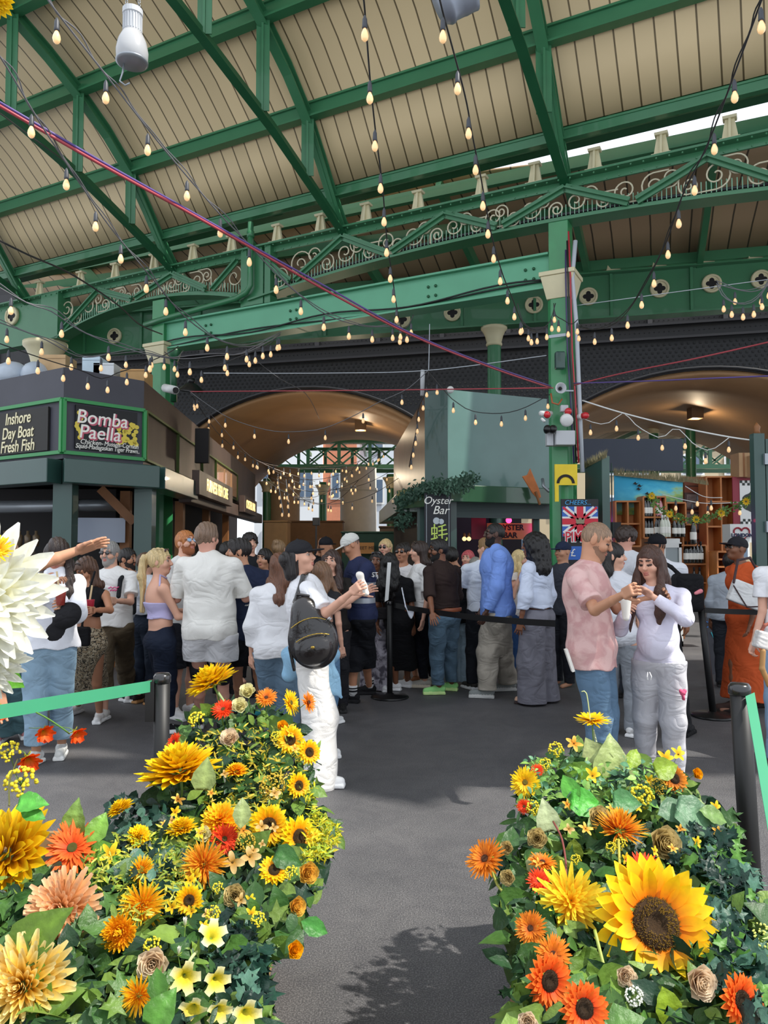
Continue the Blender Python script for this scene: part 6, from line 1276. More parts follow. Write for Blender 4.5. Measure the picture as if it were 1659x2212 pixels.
m_ = MB(); m_.lathe([(.172,0),(.176,.005),(.176,.035),(.172,.04)], Vector(C22['hip'])+Vector((0,0,.075)), n=24); m_.v = [(C22['hip'][0]+(x-C22['hip'][0])*1.02, C22['hip'][1]+(y-C22['hip'][1])*.8, z) for x, y, z in m_.v]; m_.build('belt', mat('tan_leather', '8a4a2c', .4), C22['o'], True)
person('man in a black jacket behind the brown shirt', 8.9, 975, 1184, bx=992, sx=995, th=170, skin='mid', top_c=dict(m='17181d', hem=1345, e=.035, sleeve=1.8, name='jacket'), bottom_c=dict(m=cloth('8fa3b0', .12), e=.028, knee=.08, ankle=.08, name='jeans'), hair=('short', '14110f'), shoes=('e2e2e2', 'efefef'))
person('woman with reddish pink hair smiling far behind', 10.4, 1010, 1190, th=-15, hth=-30, skin='fair', fem=True, top_c=dict(m='c98a80', e=.02), bottom_c=dict(m='33343a', e=.02), hair=('long', 'c2585c', 1240))
person('grey-haired older person far behind in a green-grey top', 9.8, 1027, 1205, th=160, skin='fair', top_c=dict(m='4b504c', e=.03), bottom_c=dict(m='55708c', e=.02), hair=('short', '8d8a82'), shoes=('e2e2e2', 'efefef'))
C26 = person('man in a white t-shirt with a dark wristband behind the blue shirt', 8.5, 1050, 1165, bx=1040, sx=1040, th=-160, hth=-130, skin='fair', armL=('d', (.3,.2,-1), (.15,.3,-.9)), legs=((1020, 1490), (1050, 1498)), top_c=dict(m='dfe6f2', hem=1320, e=.025, sleeve=.8, sr=.03), bottom_c=dict(m='26282e', hem=1480, e=.024), hair=('quiff', '8a6a42'), shoes=('3b3936', 'e2e2e2'))
C27 = person('tall bearded man in an open blue shirt and beige trousers', 7.95, 1068, 1131, bx=1072, sx=1072, th=-88, hth=-88, hp=4, skin='dark', beard='100c0b', build=1.12, armL=('d', (.1,.15,-1), (-.1,.35,-.9)), armR=(1068, 1265, -1, 1045, 1312, -1), handR=(.9, None), legs=((1100, 1492), (1052, 1508)), feet=-90,
    top_c=dict(m=cloth('7797dc', .06), hem=1328, e=.042, sleeve=1.95, sr=.035, flare=.04, collar=True, fold=.004, name='shirt'), bottom_c=dict(m=cloth('b5ada0', .08), hem=1498, e=.034, knee=.09, ankle=.075, fold=.009), hair=('buzz', '100c0b'), glasses=('on', '3a2a20'), shoes=('8d9290', 'c9c9c6'))
C28 = person('woman with big black curly hair, white blouse and wide grey trousers', 7.7, 1150, 1156, bx=1160, sx=1160, th=-130, hth=-95, skin='brown', fem=True, build=1.08, legs=((1150, 1522), (1180, 1515)), feet=-120, armL=('d', (.25,.0,-1), (.05,.2,-1)),
    top_c=dict(m='cfd8ec', hem=1312, e=.03, sleeve=1.85, sr=.03, name='blouse'), bottom_c=dict(m=cloth('7d7c86', .06), hem=1524, top=1315, e=.035, knee=.12, ankle=.125, name='wide_trousers', fold=.009, zf=10), hair=('big', '0f0c0d', 1250), glasses=('on', '6a3a2a'), shoes=('c9a48c', '3a3030'))
person('blonde woman between the blue shirt and the white blouse, drinking', 9.2, 1122, 1190, bx=1115, th=20, hth=60, skin='fair', fem=True, armR=(1108, 1290, -1, 1122, 1245, -1), top_c=dict(m='d9d2cc', e=.015, sleeve=.3), bottom_c=dict(m='2b4a78', e=.02), hair=('long', 'd9c08a', 1260, True), shoes=('eeeeee', 'eeeeee'))
P35 = person('person in a navy baseball cap behind the shoulder of the bald man', 8.9, 1215, 1172, th=-60, skin='mid', top_c=dict(m='3a3d46', e=.02), bottom_c=dict(m='22242a', e=.02), cap=('232c44',))
# behind the couple
person('woman with long dark hair and ear ring turned away between the couple', 6.6, 1325, 1176, bx=1335, th=150, hth=70, skin='fair', fem=True, top_c=dict(m='d5d7de', hem=1400, e=.02, sleeve=.8), bottom_c=dict(m='8a8f96', e=.02), hair=('long', '1c1616', 1340), shoes=('dddddd', 'eeeeee'))
person('curly dark-haired man bending behind the couple', 8.2, 1352, 1140, bx=1352, th=150, hth=100, hp=-20, skin='pink', top_c=dict(m='d2d4da', e=.025, sleeve=.9), bottom_c=dict(m='2c3038', e=.02), hair=('curly', '33241d'), shoes=('333333', '222222'))
C34 = person('man in a black cap and white t-shirt carrying a black backpack', 7.6, 1418, 1156, bx=1420, sx=1425, th=165, hth=190, skin='tan', top_c=dict(m='dfe2ea', e=.026, sleeve=.8), bottom_c=dict(m='17181c', e=.024), cap=('17181d', 1), hair=('buzz', '2a201c'), legs=((1400, 1600), (1480, 1590)), feet=150, shoes=('202022', '101012'))
S_ = Sdf(); c = np.array(P(1485, 1280, 7.3)); S_.box(c, (.08,.06,.13), None, .05, .03); S_.chain([c+np.array([-.05,0,.15]), np.array(P(1450,1225,7.35)), np.array(P(1425,1210,7.45))], [.02]*3, .01); S_.ell(c+np.array([.03,-.08,-.08]), (.07,.04,.08), None, .03)
S2 = Sdf(); S2.cone(c+np.array([.08,-.11,.02]), c+np.array([.03,-.12,-.0]), .022, .016, .01); sdf_thing('backpack', 'bulky black backpack with a pink cloth tucked in behind the woman in white', 'bag', [('bag_body', S_, .009, cloth('17171a'), {}), ('pink_cloth', S2, .006, cloth('e58a94'), {})], c)
# woman in orange
C36 = person('woman in a long sleeveless orange dress, black cap and sunglasses', 7.6, 1590, 1162, bx=1608, sx=1606, th=-70, hth=-82, hp=8, skin='brown', fem=True, build=1.28, armL=('d', (.1,.2,-1), (-.05,.35,-.9)), armR=(1628, 1300, -1, 1596, 1345, -1), legs=((1640, 1528), (1585, 1538)), feet=-90,
    top_c=dict(m=cloth('c8572c', .05), hem=1508, e=.02, sleeve=0, tank=True, skirt=.27, name='dress', fold=.006, vneck=.9), hair=('short', '14100f'), cap=('24242a',), glasses=('on', '2a1d18'), shoes=('3a2a26', '201a18', 'sandal'))
c = np.array(P(1612, 1285, 7.15)); S_ = Sdf(); RC = np.stack([nv([.9,0,-.35]), [0,1,0], nv([.35,0,.9])], 1); S_.box(c, (.14,.03,.09), RC, .015, .01); S2 = Sdf(); S2.chain([c+np.array([-.13,-.03,.12]), np.array(P(1594,1210,7.2)), np.array(P(1620,1205,7.3)), np.array(P(1640,1240,7.3))], [.012]*4, .01); S2.chain([c+np.array([-.14,-.05,.09]), c+np.array([-.02,-.05,-.11]), c+np.array([.14,-.05,-.1])], [.007]*3, .005)
sdf_thing('shoulder_bag', 'white shoulder bag with dark trim under the arm of the woman in orange', 'bag', [('bag_body', S_, .008, cloth('dcdcdc'), {}), ('strap', S2, .007, cloth('4a3a3c'), {})], c)
m_ = MB(); m_.lathe([(.034,-.012),(.038,0),(.034,.012)], Vector(C36['wR']), (C36['wR']-C36['eR']), 14); m_.build('bracelet', mat('gold_zip', 'b99a4a', .3, metal=.9), C36['o'], True)
person('person in a light grey hoodie behind the woman in orange', 8.8, 1576, 1195, bx=1568, th=150, skin='brown', top_c=dict(m='a9b2bd', e=.035, sleeve=1.9, name='hoodie'), bottom_c=dict(m='2a2d34', e=.02), hair=('short', '14100f'), shoes=('222222', '333333'))
# edge of picture, right
C37 = person('person in a white t-shirt cut by the right edge carrying a white and tan bag', 6.0, 1700, 1150, bx=1700, sx=1695, th=-20, skin='fair', fem=True, armR=(1648, 1330, -1, 1622, 1408, -1), handR=(.8, None), legs=((1730, 1650), (1690, 1655)), top_c=dict(m='e6e6ea', hem=1400, e=.03, sleeve=.7, sr=.03), bottom_c=dict(m=cloth('8aa6c4', .1), e=.03, knee=.09, ankle=.09), hair=('long', '5a4030', 1300), shoes=('dddddd', 'eeeeee'))
c = np.array(P(1655, 1385, 5.75)); S_ = Sdf(); S_.box(c, (.07,.03,.05), np.stack([nv([1,0,-.3]), [0,1,0], nv([.3,0,1])], 1), .015, .01); S2 = Sdf(); S2.chain([c+np.array([-.06,-.02,.05]), c+np.array([-.02,-.02,.12]), c+np.array([.08,-.02,.16])], [.012]*3, .01); S3 = Sdf(); S3.chain([c+np.array([-.04,-.03,-.07]), c+np.array([-.05,-.03,-.2]), c+np.array([.0,-.03,-.32]), c+np.array([.08,-.03,-.36])], [.02]*4, .01)
sdf_thing('handbag', 'small white handbag with brown flap and tan handle at the right edge', 'bag', [('bag_body', S_, .007, cloth('dcd9d6'), {}), ('flap', S2, .006, cloth('9a5a4c'), {}), ('handle', S3, .006, mat('tan_straw', 'b98a52', .5), {})], c)
# left edge: coat person, and the one whose arm reaches out
person('person in a cream coat and teal jeans half hidden by the white dahlia', 6.0, 20, 1172, bx=12, sx=14, th=20, skin='fair', fem=True, armL=('d', (.25,.1,-1), (.12,.1,-1)), legs=((52, 1590), (5, 1600)), top_c=dict(m='dccfc4', hem=1420, e=.035, sleeve=1.9, sr=.04, flare=.04, name='coat'), bottom_c=dict(m=cloth('5d7f86', .1), e=.024, knee=.085, ankle=.09, name='jeans'), hair=('long', '5a4030', 1290), shoes=('c98a8a', 'efefef'))
person('person in a blue denim skirt and dark top behind the white shirt', 7.2, 62, 1190, bx=62, th=0, skin='tan', fem=True, top_c=dict(m='22262e', hem=1340, e=.02, sleeve=.8), bottom_c=dict(m='3f5f86', hem=1445, e=.03, skirt=.17, name='skirt'), hair=('long', '2a1d19', 1260), shoes=('eeeeee', 'efefef'))
CX1 = person('person beyond the left edge stretching a bare arm into the picture above the crowd', 3.6, -75, 1112, bx=-150, sx=-66, th=95, hth=90, skin='mid', build=1.1, armR=(58, 1232, 1, 188, 1182, -1), armL=('d', (.1,.0,-1), (0,.2,-1)), handR=(.12, (0,-.5,-.9), (0,0,.0), -1), top_c=dict(m='8a8f96', e=.03, sleeve=.6), bottom_c=dict(m='2c3038', e=.02), hair=('short', '33241d'), shoes=('333333', '222222'))
# ================================================================ festoon lights and cables
M_cord = mat('cord_black', '2a2a2c', .5); M_cordg = mat('cord_grey', '6c6c70', .5)
M_bulb = mat('warm_bulb', 'f2c48c', .1, emit=.62, coat=1); M_sock = mat('socket', '3a3d44', .5)
def bulb_meshes(n, k):
    a = MB(); a.lathe([(.007,0),(.012,-.012),(.021,-.034),(.0235,-.052),(.019,-.07),(.009,-.08)], n=n)
    b = MB(); b.lathe([(.003,.075),(.006,.07),(.014,.05),(.0155,.01),(.0165,.0),(.013,-.006)], n=n)
    o1, o2 = a.build('bulb', M_bulb, None, True), b.build('socket', M_sock, None, True)
    me = (o1.data, o2.data); bpy.data.objects.remove(o1); bpy.data.objects.remove(o2); return me
BM_near, BM_far = bulb_meshes(12, 0), bulb_meshes(6, 0)
def pixline(pts):
    """pts (px,py,Y or None); missing distances follow a straight run in space"""
    d = [0]
    for a, b in zip(pts, pts[1:]): d.append(d[-1]+math.hypot(b[0]-a[0], b[1]-a[1]))
    kn = [(d[i], 1/p[2]) for i, p in enumerate(pts) if len(p) > 2 and p[2]]
    out = []
    n = max(12, int(d[-1]/18)); dd = np.array(d)
    xs, ys = [p[0] for p in pts], [p[1] for p in pts]
    def cr(v, t):   # smooth interpolation
        i = min(max(np.searchsorted(dd, t)-1, 0), len(v)-2); u = (t-dd[i])/(dd[i+1]-dd[i]+1e-9)
        p0, p1, p2, p3 = v[max(i-1,0)], v[i], v[i+1], v[min(i+2,len(v)-1)]
        return .5*((2*p1)+(-p0+p2)*u+(2*p0-5*p1+4*p2-p3)*u*u+(-p0+3*p1-3*p2+p3)*u**3)
    for j in range(n+1):
        t = d[-1]*j/n; iy = float(np.interp(t, [k[0] for k in kn], [k[1] for k in kn])); out.append(P(float(cr(xs, t)), float(cr(ys, t)), 1/iy))
    return out
def festoon(label, pts, spacing=.5, double=False, group=None, start=.2, cord=None, drop=.03, r=.006, name='festoon_string'):
    line = pixline(pts); mid = line[len(line)//2]; o = thing(name, label, 'string lights', tuple(mid), group)
    m_ = MB(); m_.tube(line, r, 5)
    if double: m_.tube([p+Vector((.012*math.sin(i*.9), 0, .022+.015*math.cos(i*.7))) for i, p in enumerate(line)], r*.8, 5)
    m_.build('cord', cord or M_cord, o, True)
    acc = start; dist = 0; n = 0
    for a, b in zip(line, line[1:]):
        L = (b-a).length
        while dist+L > acc and n < 95:
            p = a.lerp(b, (acc-dist)/L); me = BM_near if p.y < 11 else BM_far
            q = bpy.data.objects.new('bulb', me[0]); COL.objects.link(q); q.parent = o; q.location = p-mid-Vector((0,0,.075+drop))
            s_ = bpy.data.objects.new('socket', me[1]); COL.objects.link(s_); s_.parent = q; acc += spacing*random.uniform(.92, 1.08); n += 1
        dist += L
    return o
festoon('festoon string falling from the top centre, left one of two', [(778,-30,4.1),(786,0),(799,165),(812,290),(826,400),(836,520),(848,600),(858,670),(868,712,8.8)], .5, False)
festoon('festoon string falling from the top centre, right one of two', [(944,-30,4.1),(955,20),(1003,200),(1020,290),(1040,390),(1060,500),(1085,590),(1105,640),(1130,700),(1160,718,9.3)], .46, False)
festoon('festoon string falling from the top right corner', [(1665,-60,4.0),(1645,0),(1590,150),(1530,308),(1475,420),(1440,520),(1390,620),(1340,690),(1290,712),(1245,705,9.6)], .5, True)
festoon('doubled festoon string running from the top left past the dome lamp', [(80,-40,4.1),(118,20),(235,170),(330,292),(410,388),(478,466),(530,520),(590,585),(650,640),(710,682),(790,705),(866,702,9.2)], .48, True, cord=M_cordg)
festoon('doubled festoon string running down from the left edge', [(-60,40,4.1),(5,130),(88,268),(167,388),(230,480),(290,555),(340,615),(395,680),(460,728),(520,748),(570,742),(605,722,9.4)], .44, True, cord=M_cordg)
festoon('festoon string sagging over the left stall sign from the left edge', [(-20,610,6.5),(60,655),(110,672),(170,712),(240,742),(330,768),(400,775),(470,768),(530,762),(605,724,9.4)], .5, True, cord=M_cordg)
festoon('lowest festoon string drooping in front of the dark parapet', [(-20,735,7.5),(50,760),(110,780),(175,800),(220,818),(255,805),(300,790),(360,765),(385,748,9.6)], .3, False)
festoon('short festoon string in front of the cream column top at left', [(-20,690,7.5),(90,730),(170,770),(240,765),(310,760),(372,775),(395,760,9.8)], .4, True, cord=M_cordg)
festoon('swag of festoon lights under the left end of the green beam', [(355,760,9.2),(395,790),(440,795),(480,785),(530,765),(575,748),(598,728,9.6)], .32)
festoon('long sagging festoon string across the left vault', [(410,845,12.2),(440,868),(500,905),(583,930),(645,932),(700,925),(760,900),(820,868),(880,840),(925,800,10.5)], .62, cord=M_cordg)
festoon('festoon string dropping from the left column into the alley', [(412,850,12.4),(450,890),(500,945),(540,985),(600,1015),(680,1040,19)], .65, cord=M_cordg)
festoon('second festoon string dropping into the alley beside the stall wall', [(415,855,12.4),(470,935),(520,975),(570,1000),(640,1010),(740,1005,21)], .8)
festoon('festoon string along the top of the right green stall', [(926,802,10.6),(965,850),(985,868),(1020,888),(1080,893),(1130,882),(1188,852,10.2)], .34)
festoon('bundle of festoon lights hanging down the stall corner post', [(926,802,10.8),(918,850),(905,880),(900,925),(893,960),(885,1010,11.5)], .2, True)
festoon('small loop of festoon lights where the strings meet at the centre', [(845,680,8.8),(858,705),(868,712),(882,704),(893,680,8.8)], .1)
festoon('tight loop of festoon lights beside the green column', [(1118,655,9.3),(1130,695),(1155,712),(1178,705),(1190,690),(1200,655,9.4)], .13)
festoon('festoon loop in front of the green column under its cream cap', [(1196,655,9.4),(1200,680),(1215,690),(1235,700),(1248,690,9.4)], .14)
festoon('white festoon string zigzagging below the wine stall cable', [(1245,898,10.1),(1290,915),(1318,912),(1347,892),(1370,915),(1400,935),(1430,945),(1462,925),(1500,960),(1535,972),(1575,945,9.5)], .34, cord=M_white)
festoon('festoon lights bunched below the quatrefoil ring at the top right', [(1548,612,8.6),(1562,640),(1590,655),(1620,655),(1645,635),(1665,600,8.2)], .12, True, cord=M_cordg)
festoon('second bunch of festoon lights under the top right ring', [(1550,614,8.8),(1590,625),(1625,630),(1650,622),(1670,610,8.6)], .3, True, cord=M_cordg)
rn = random.Random(11)
for i in range(7):
    x0, x1 = rn.uniform(540, 640), rn.uniform(770, 868); y0, y1 = rn.uniform(985, 1035), rn.uniform(965, 1040); sag = rn.uniform(15, 75); Y0, Y1 = rn.uniform(14.5, 19), rn.uniform(15, 22)
    festoon('distant string of lights sagging across the far alley', [(x0,y0,Y0)]+[(x0+(x1-x0)*t, y0+(y1-y0)*t+sag*4*t*(1-t)) for t in (.2,.4,.6,.8)]+[(x1,y1,Y1)]  , .45, group='strings across the far alley')
for i, (x0, y0, x1, y1) in enumerate(((600,1035,612,1110),(618,1035,625,1105),(1480,1050,1560,1075),(1430,1068,1600,1085))):
    festoon(('left curtain of tiny lights in the far alley','right curtain of tiny lights in the far alley','tiny lights over the wine shelves, upper row','tiny lights over the wine shelves, lower row')[i], [(x0,y0,14 if i < 2 else 10.8),((x0+x1)/2,(y0+y1)/2+(0 if i < 2 else 10)),(x1,y1,14 if i < 2 else 10.8)], .16 if i < 2 else .22, cord=M_white)
def cable(label, pts, r, m, name='cable'):
    q = MB(); q.tube(pixline(pts), r, 6); return tag(q.build(name, m, None, True), label, 'cable')
M_cr, M_cp = mat('cable_red', 'a8434c', .4), mat('cable_purple', '5a4a8a', .4)
cable('long red cable crossing the hall from the upper left to the green column', [(-40,206,4.6),(200,345),(400,455),(560,545),(700,625),(880,720),(1050,790),(1190,838,9.9)], .011, M_cr)
cable('purple cable running alongside the long red cable', [(-40,198,4.6),(200,338),(400,450),(560,540),(700,617),(880,716),(1050,786),(1190,834,9.9)], .009, M_cp)
cable('pink cable stretched level over the left vault', [(412,846,12.0),(800,843),(1195,838,9.9)], .009, M_cr)
cable('thin grey wire stretched level above the vault', [(440,806,12.0),(700,806),(925,800),(1180,768,9.9)], .006, M_pipe, 'wire')
cable('thin wire hanging down to the centre junction', [(928,700,10.6),(927,760),(926,800,10.6)], .006, M_pipe, 'wire')
cable('red cable rising to the right edge from the green column', [(1240,832,10),(1350,805),(1500,775),(1665,738,7.6)], .009, M_cr)
cable('purple cable running level to the right edge', [(1240,828,10),(1400,823),(1540,817),(1665,812,7.6)], .009, M_cp)
cable('white cable sloping down over the wine stall', [(1258,865,10),(1345,892),(1465,922),(1570,943),(1632,952,8.5)], .010, M_white)
cable('thin wire through the quatrefoil rings', [(1245,660,10.2),(1450,632),(1665,603,8.4)], .005, M_pipe, 'wire')
cable('thin wire slanting down across the dark bridge', [(555,780,12.5),(600,815),(660,850),(690,905,15)], .006, M_cordg, 'wire')
cable('dark cable swinging down over the left end of the girder', [(-20,510,7),(60,550),(150,590),(250,655),(300,700),(350,722,11.5)], .010, M_cord)
cable('second dark cable hanging across the roof at the left edge', [(-20,235,6),(0,245),(60,290),(150,355,8)], .006, M_cord)
# dome lamp at the top
o = thing('high_bay_lamp', 'ribbed high bay lamp with a milky dome hanging at the top left', 'lamp', tuple(P(285, 90, 4.8))); c = P(285, 137, 4.8); sc = 4.8/F
m_ = MB(); m_.lathe([(28*sc,0),(34*sc,10*sc),(35*sc,26*sc),(31*sc,48*sc),(23*sc,66*sc),(20*sc,70*sc)], c, n=28); m_.build('dome', mat('milky_dome', 'cfd0d2', .25, trans=.35, coat=.4), o, True)
m_ = MB(); m_.lathe([(20*sc,70*sc),(19*sc,108*sc),(22*sc,110*sc),(22*sc,122*sc),(12*sc,124*sc)], c, n=24)
for j in range(22): t = j*2*math.pi/22; q = c+Vector((math.cos(t)*20*sc, math.sin(t)*20*sc, 0)); m_.bar(q+Vector((0,0,72*sc)), q+Vector((0,0,107*sc)), 2.2*sc, 2.2*sc, up=(math.cos(t), math.sin(t), 0))
m_.build('heat_sink', M_greyp, o, False); m_ = MB(); m_.lathe([(30*sc,-1*sc),(35*sc,2*sc),(35*sc,5*sc)], c, n=28); m_.sphere(c+Vector((0,0,20*sc)), 6*sc, 8, m=0); m_.build('rim', M_grey, o, True)
for j in (-1, 1):
    m_ = MB()
    for i in range(9): p = c+Vector((j*14*sc, 0, (123+i*9)*sc)); m_.tube([p+Vector((2.5*sc*math.cos(t), 1.5*sc*math.sin(t)*(i%2), 4.5*sc*math.sin(t))) for t in np.linspace(0, 6.28, 9)], 1*sc, 4)
    m_.build('chain', M_grey, o, True)
m_ = MB(); m_.tube([c+Vector((-18*sc, 0, 0)), c+Vector((-20*sc, 0, -20*sc)), c+Vector((-26*sc, 0, -40*sc)), c+Vector((-14*sc, 0, -50*sc)), c+Vector((-4*sc, 0, -44*sc))], 2*sc, 6); m_.build('hanging_wire', M_grey, o, True)
o = thing('high_bay_lamp', 'grey drum shaped lamp cut by the top edge of the picture', 'lamp', tuple(P(992, 5, 5.2))); ax = Vector((.85, -.1, .45)).normalized(); c = P(960, 5, 5.2)
m_ = MB(); m_.lathe([(.12,-.05),(.15,0),(.15,.02),(.14,.03),(.145,.1),(.15,.12),(.15,.17),(.155,.2),(.13,.21)], c, ax, 28); m_.build('drum', mat('drum_grey', '8c93a0', .4, metal=.3), o, True)
m_ = MB(); m_.lathe([(.13,.212),(.12,.216),(.001,.217)], c, ax, 28); m_.build('lens', mat('pale_lens', 'bcd8dc', .2, emit=.15), o, True)
# sunflower garland over the shelves
gl = pixline([(1405,1072,10.7),(1425,1100),(1455,1115),(1500,1122),(1545,1112),(1590,1092),(1640,1068,9.8)])
o = thing('sunflower_garland', 'garland of small artificial sunflowers hung over the wine shelves', 'garland', tuple(gl[5])); m_ = MB(); m_.tube(gl, .008, 5); rn = random.Random(8)
for p in gl:
    for j in range(26):
        q = p+Vector((rn.uniform(-.06,.06), rn.uniform(-.04,.04), rn.uniform(-.06,.05))); d = Vector((rn.uniform(-1,1), rn.uniform(-1,0), rn.uniform(-1,1))).normalized()*.045; w = Vector((d.z, .3*d.x, -d.x))*.35; m_.add([q, q+d*.5+w, q+d, q+d*.5-w], [(0,1,2,3)])
m_.build('leaves', mat('garland_green', '5c7f3a', .6), o); 
GARL = (o, gl)
# fern garland on the bar canopy
gp = [P(865,1090,11.9), P(880,1075,11.6), P(900,1062,11.2), P(925,1052,10.9), P(955,1048,10.8), P(985,1046,10.8), P(1005,1040,10.85), P(1022,1035,11)]
gp = [gp[i].lerp(gp[i+1], t) for i in range(7) for t in (0,.25,.5,.75)]; m_ = MB(); rn = random.Random(9)
for p in gp+[P(872,1115,11.7), P(868,1130,11.7), P(880,1120,11.6)]:
    for j in range(60):
        q = p+Vector((rn.gauss(0,.06), rn.gauss(0,.05), rn.gauss(-.01,.05))); d = Vector((rn.uniform(-1,1), rn.uniform(-1,1), rn.uniform(-1,1))).normalized()*.07; w = Vector((d.z, .3*d.x, -d.x))*.22; m_.add([q, q+d*.5+w, q+d, q+d*.5-w], [(0,1,2,3)])
ob = tag(m_.build('fern_garland', mat('fern_green', '3a5a48', .6, var=.3)), 'dark green fir garland along the corner canopy of the oyster bar', 'garland'); ob['kind'] = 'stuff'
# ================================================================ queue barriers
def stanchion(label, base, top_z, r, name='barrier_post', disc=True, lean=(0,0), mm=None):
    o = thing(name, label, 'post', tuple(base)); b = Vector(base); t = b+Vector((lean[0], lean[1], top_z)); m_ = MB(); m_.tube([b+Vector((0,0,.01)), b.lerp(t, .5), t], r, 20); m_.build('pole', mm or mat('post_black', '151516', .5), o, True)
    m_ = MB(); m_.lathe([(r*1.05, -.03),(r*1.12,-.025),(r*1.12, .0),(r*.9,.012),(.001,.014)], t, n=20); m_.build('cap', mat('cap_black', '1c1c1e', .25, coat=.5), o, True)
    if disc: m_ = MB(); m_.lathe([(.2,0),(.205,.01),(.19,.025),(.05,.035),(r*1.3,.05)], b, n=28); m_.build('base', M_blackp, o, True)
    return o, t
pL, tL = stanchion('black barrier post behind the left flowers with a green belt', (P(350,1500,3.4).x, 3.4, 0), 1.045, .034)
m_ = MB(); q = P(328,1470,3.4); m_.box((q.x-.02, 3.37, .85), (q.x+.02, 3.43, q.z+.0)); m_.build('belt_clip', M_blackp, pL)
pR, tR = stanchion('black barrier post at the right edge with a green belt', (P(1632,1900,2.9).x-.0, 2.9, 0), 1.09, .036, lean=(-.045,0))
pM, tM = stanchion('slim black barrier post in the middle of the crowd with a white card', tuple(G(842,1507)), 1.02, .03)
m_ = MB(); a, b = P(837,1215,8.1), P(849,1300,8.1); m_.hexa([(a.x-.03, 8.1, b.z), (a.x+.01, 8.1, b.z+.02), (a.x+.01, 8.11, b.z+.02), (a.x-.03, 8.11, b.z), (a.x-.0, 8.1, a.z), (a.x+.04, 8.1, a.z), (a.x+.04, 8.11, a.z), (a.x-.0, 8.11, a.z)]); m_.build('card', M_white, pM)
pW, tW = stanchion('leaning black barrier post beside the woman in orange', tuple(G(1541,1548)), 1.05, .032, lean=(-.1,0))
def belt(label, a, b, w, m, name='barrier_belt', sag=.03, cat='belt', ax=(0,0,1)):
    ax = Vector(ax)
    a, b = Vector(a), Vector(b); m_ = MB(); n = 12; vs = []
    for i in range(n+1):
        t = i/n; p = a.lerp(b, t)-Vector((0,0,sag*4*t*(1-t))); k = Vector((0,.001,0)); vs += [p-k+ax*w/2, p-k-ax*w/2, p+k-ax*w/2, p+k+ax*w/2]
    fs = []
    for i in range(n):
        for j in range(4): fs.append((i*4+j, i*4+(j+1)%4, (i+1)*4+(j+1)%4, (i+1)*4+j))
    m_.add(vs, fs); return tag(m_.build(name, m, None), label, cat)
M_gb = mat('green_belt', '3f9a72', .6, var=.04)
belt('wide green belt running from the left post out past the left edge', P(328,1482,3.38), P(-60,1548,2.6), .05, M_gb, sag=0)
belt('green belt twisting down from the right post', P(1620,1500,2.86), P(1672,1800,2.45), .045, M_gb, sag=0, ax=(.8,.1,.3))
belt('black belt stretched through the queue from the middle post', Vector(tM)+Vector((.03,0,-.03)), P(1200,1347,6.3), .055, M_blackp, sag=.03)
belt('black belt from the leaning post across the orange dress', Vector(tW)+Vector((.03,-.02,-.04)), P(1720,1322,7.0), .05, M_blackp, sag=.01)
for px, py, Y in ((650, 1035, 17), (760, 1030, 20)): lamp('POINT', 'festoon_fill', tuple(P(px, py, Y)), 45, (1, .82, .58), .03)  # lamps added to brighten the alley, standing in for its string bulbs
# ================================================================ flowers
def fmat(name, trans=.3, rough=.55): return mat(name, 'ffffff', rough, trans=trans, attr='Col', spec=.25)
M_pet = mat('petal', 'ffffff', .55, trans=.3, attr='Col', spec=.25, var=.1, vscale=9); M_leafm = mat('leaf', 'ffffff', .42, trans=.22, attr='Col', spec=.35, var=.22, vscale=45, bump=.4, bscale=60); M_stem = mat('stem_green', '6f8f3c', .5, trans=.1); M_disc = mat('seed_brown', '4a3214', .9, bump=1, bscale=90, var=.35, vscale=60)
M_discy = mat('seed_gold', '9a7418', .9, bump=1, bscale=90, var=.35, vscale=60); M_sep = mat('sepal_green', '8fa83a', .5, trans=.2)
def lerp3(a, b, t): return tuple(a[i]+(b[i]-a[i])*t for i in range(3))
class PM(MB):
    def __init__(s): super().__init__(); s.c = []
    def petal(s, ang, elev, L, W, c0, c1, cup=.25, curl=.2, r0=.0, z0=0, pow_=.8, tip=.12, tw=0, nseg=5, c2=None):
        """petal growing outward in direction ang, raised by elev; curl bends it up (+) or down (-)"""
        ca, sa = math.cos(ang), math.sin(ang); X = Vector((ca, sa, 0)); S_ = Vector((-sa, ca, 0)); Z = Vector((0,0,1)); o = len(s.v)
        p = X*r0+Z*z0; e = elev
        if tw: S_ = (S_*math.cos(tw)+Z*math.sin(tw))
        for i in range(nseg+1):
            t = i/nseg; w = W*(math.sin(math.pi*min(1, (t*.93+.07)))**pow_)*(1 if t < .999 else tip) if t < .999 else W*tip
            D = X*math.cos(e)+Z*math.sin(e); N = Z*math.cos(e)-X*math.sin(e)
            c = lerp3(c0, c1, min(1, t*1.25)) if c2 is None else (lerp3(c0, c1, t*2) if t < .5 else lerp3(c1, c2, t*2-1))
            for j, q in ((-1, 1), (0, 0), (1, 1)):
                s.v.append(tuple(p+S_*(w*j*.5)+N*(q*cup*w*.5))); k = 1 if j else .9; s.c.append((c[0]*k, c[1]*k, c[2]*k, 1))
            p = p+D*(L/nseg); e += curl/nseg
        for i in range(nseg):
            for j in (0, 1): a = o+i*3+j; s.f.append((a, a+1, a+4, a+3)); s.mi.append(0)
    def make(s, name, m, parent=None): return s.build(name, m, parent, True, s.c)
C = lambda h: lin(h)
R_ = random.Random(21)
def jit(c, a=.12): k = 1+R_.uniform(-a, a); return tuple(min(1, x*k) for x in c)
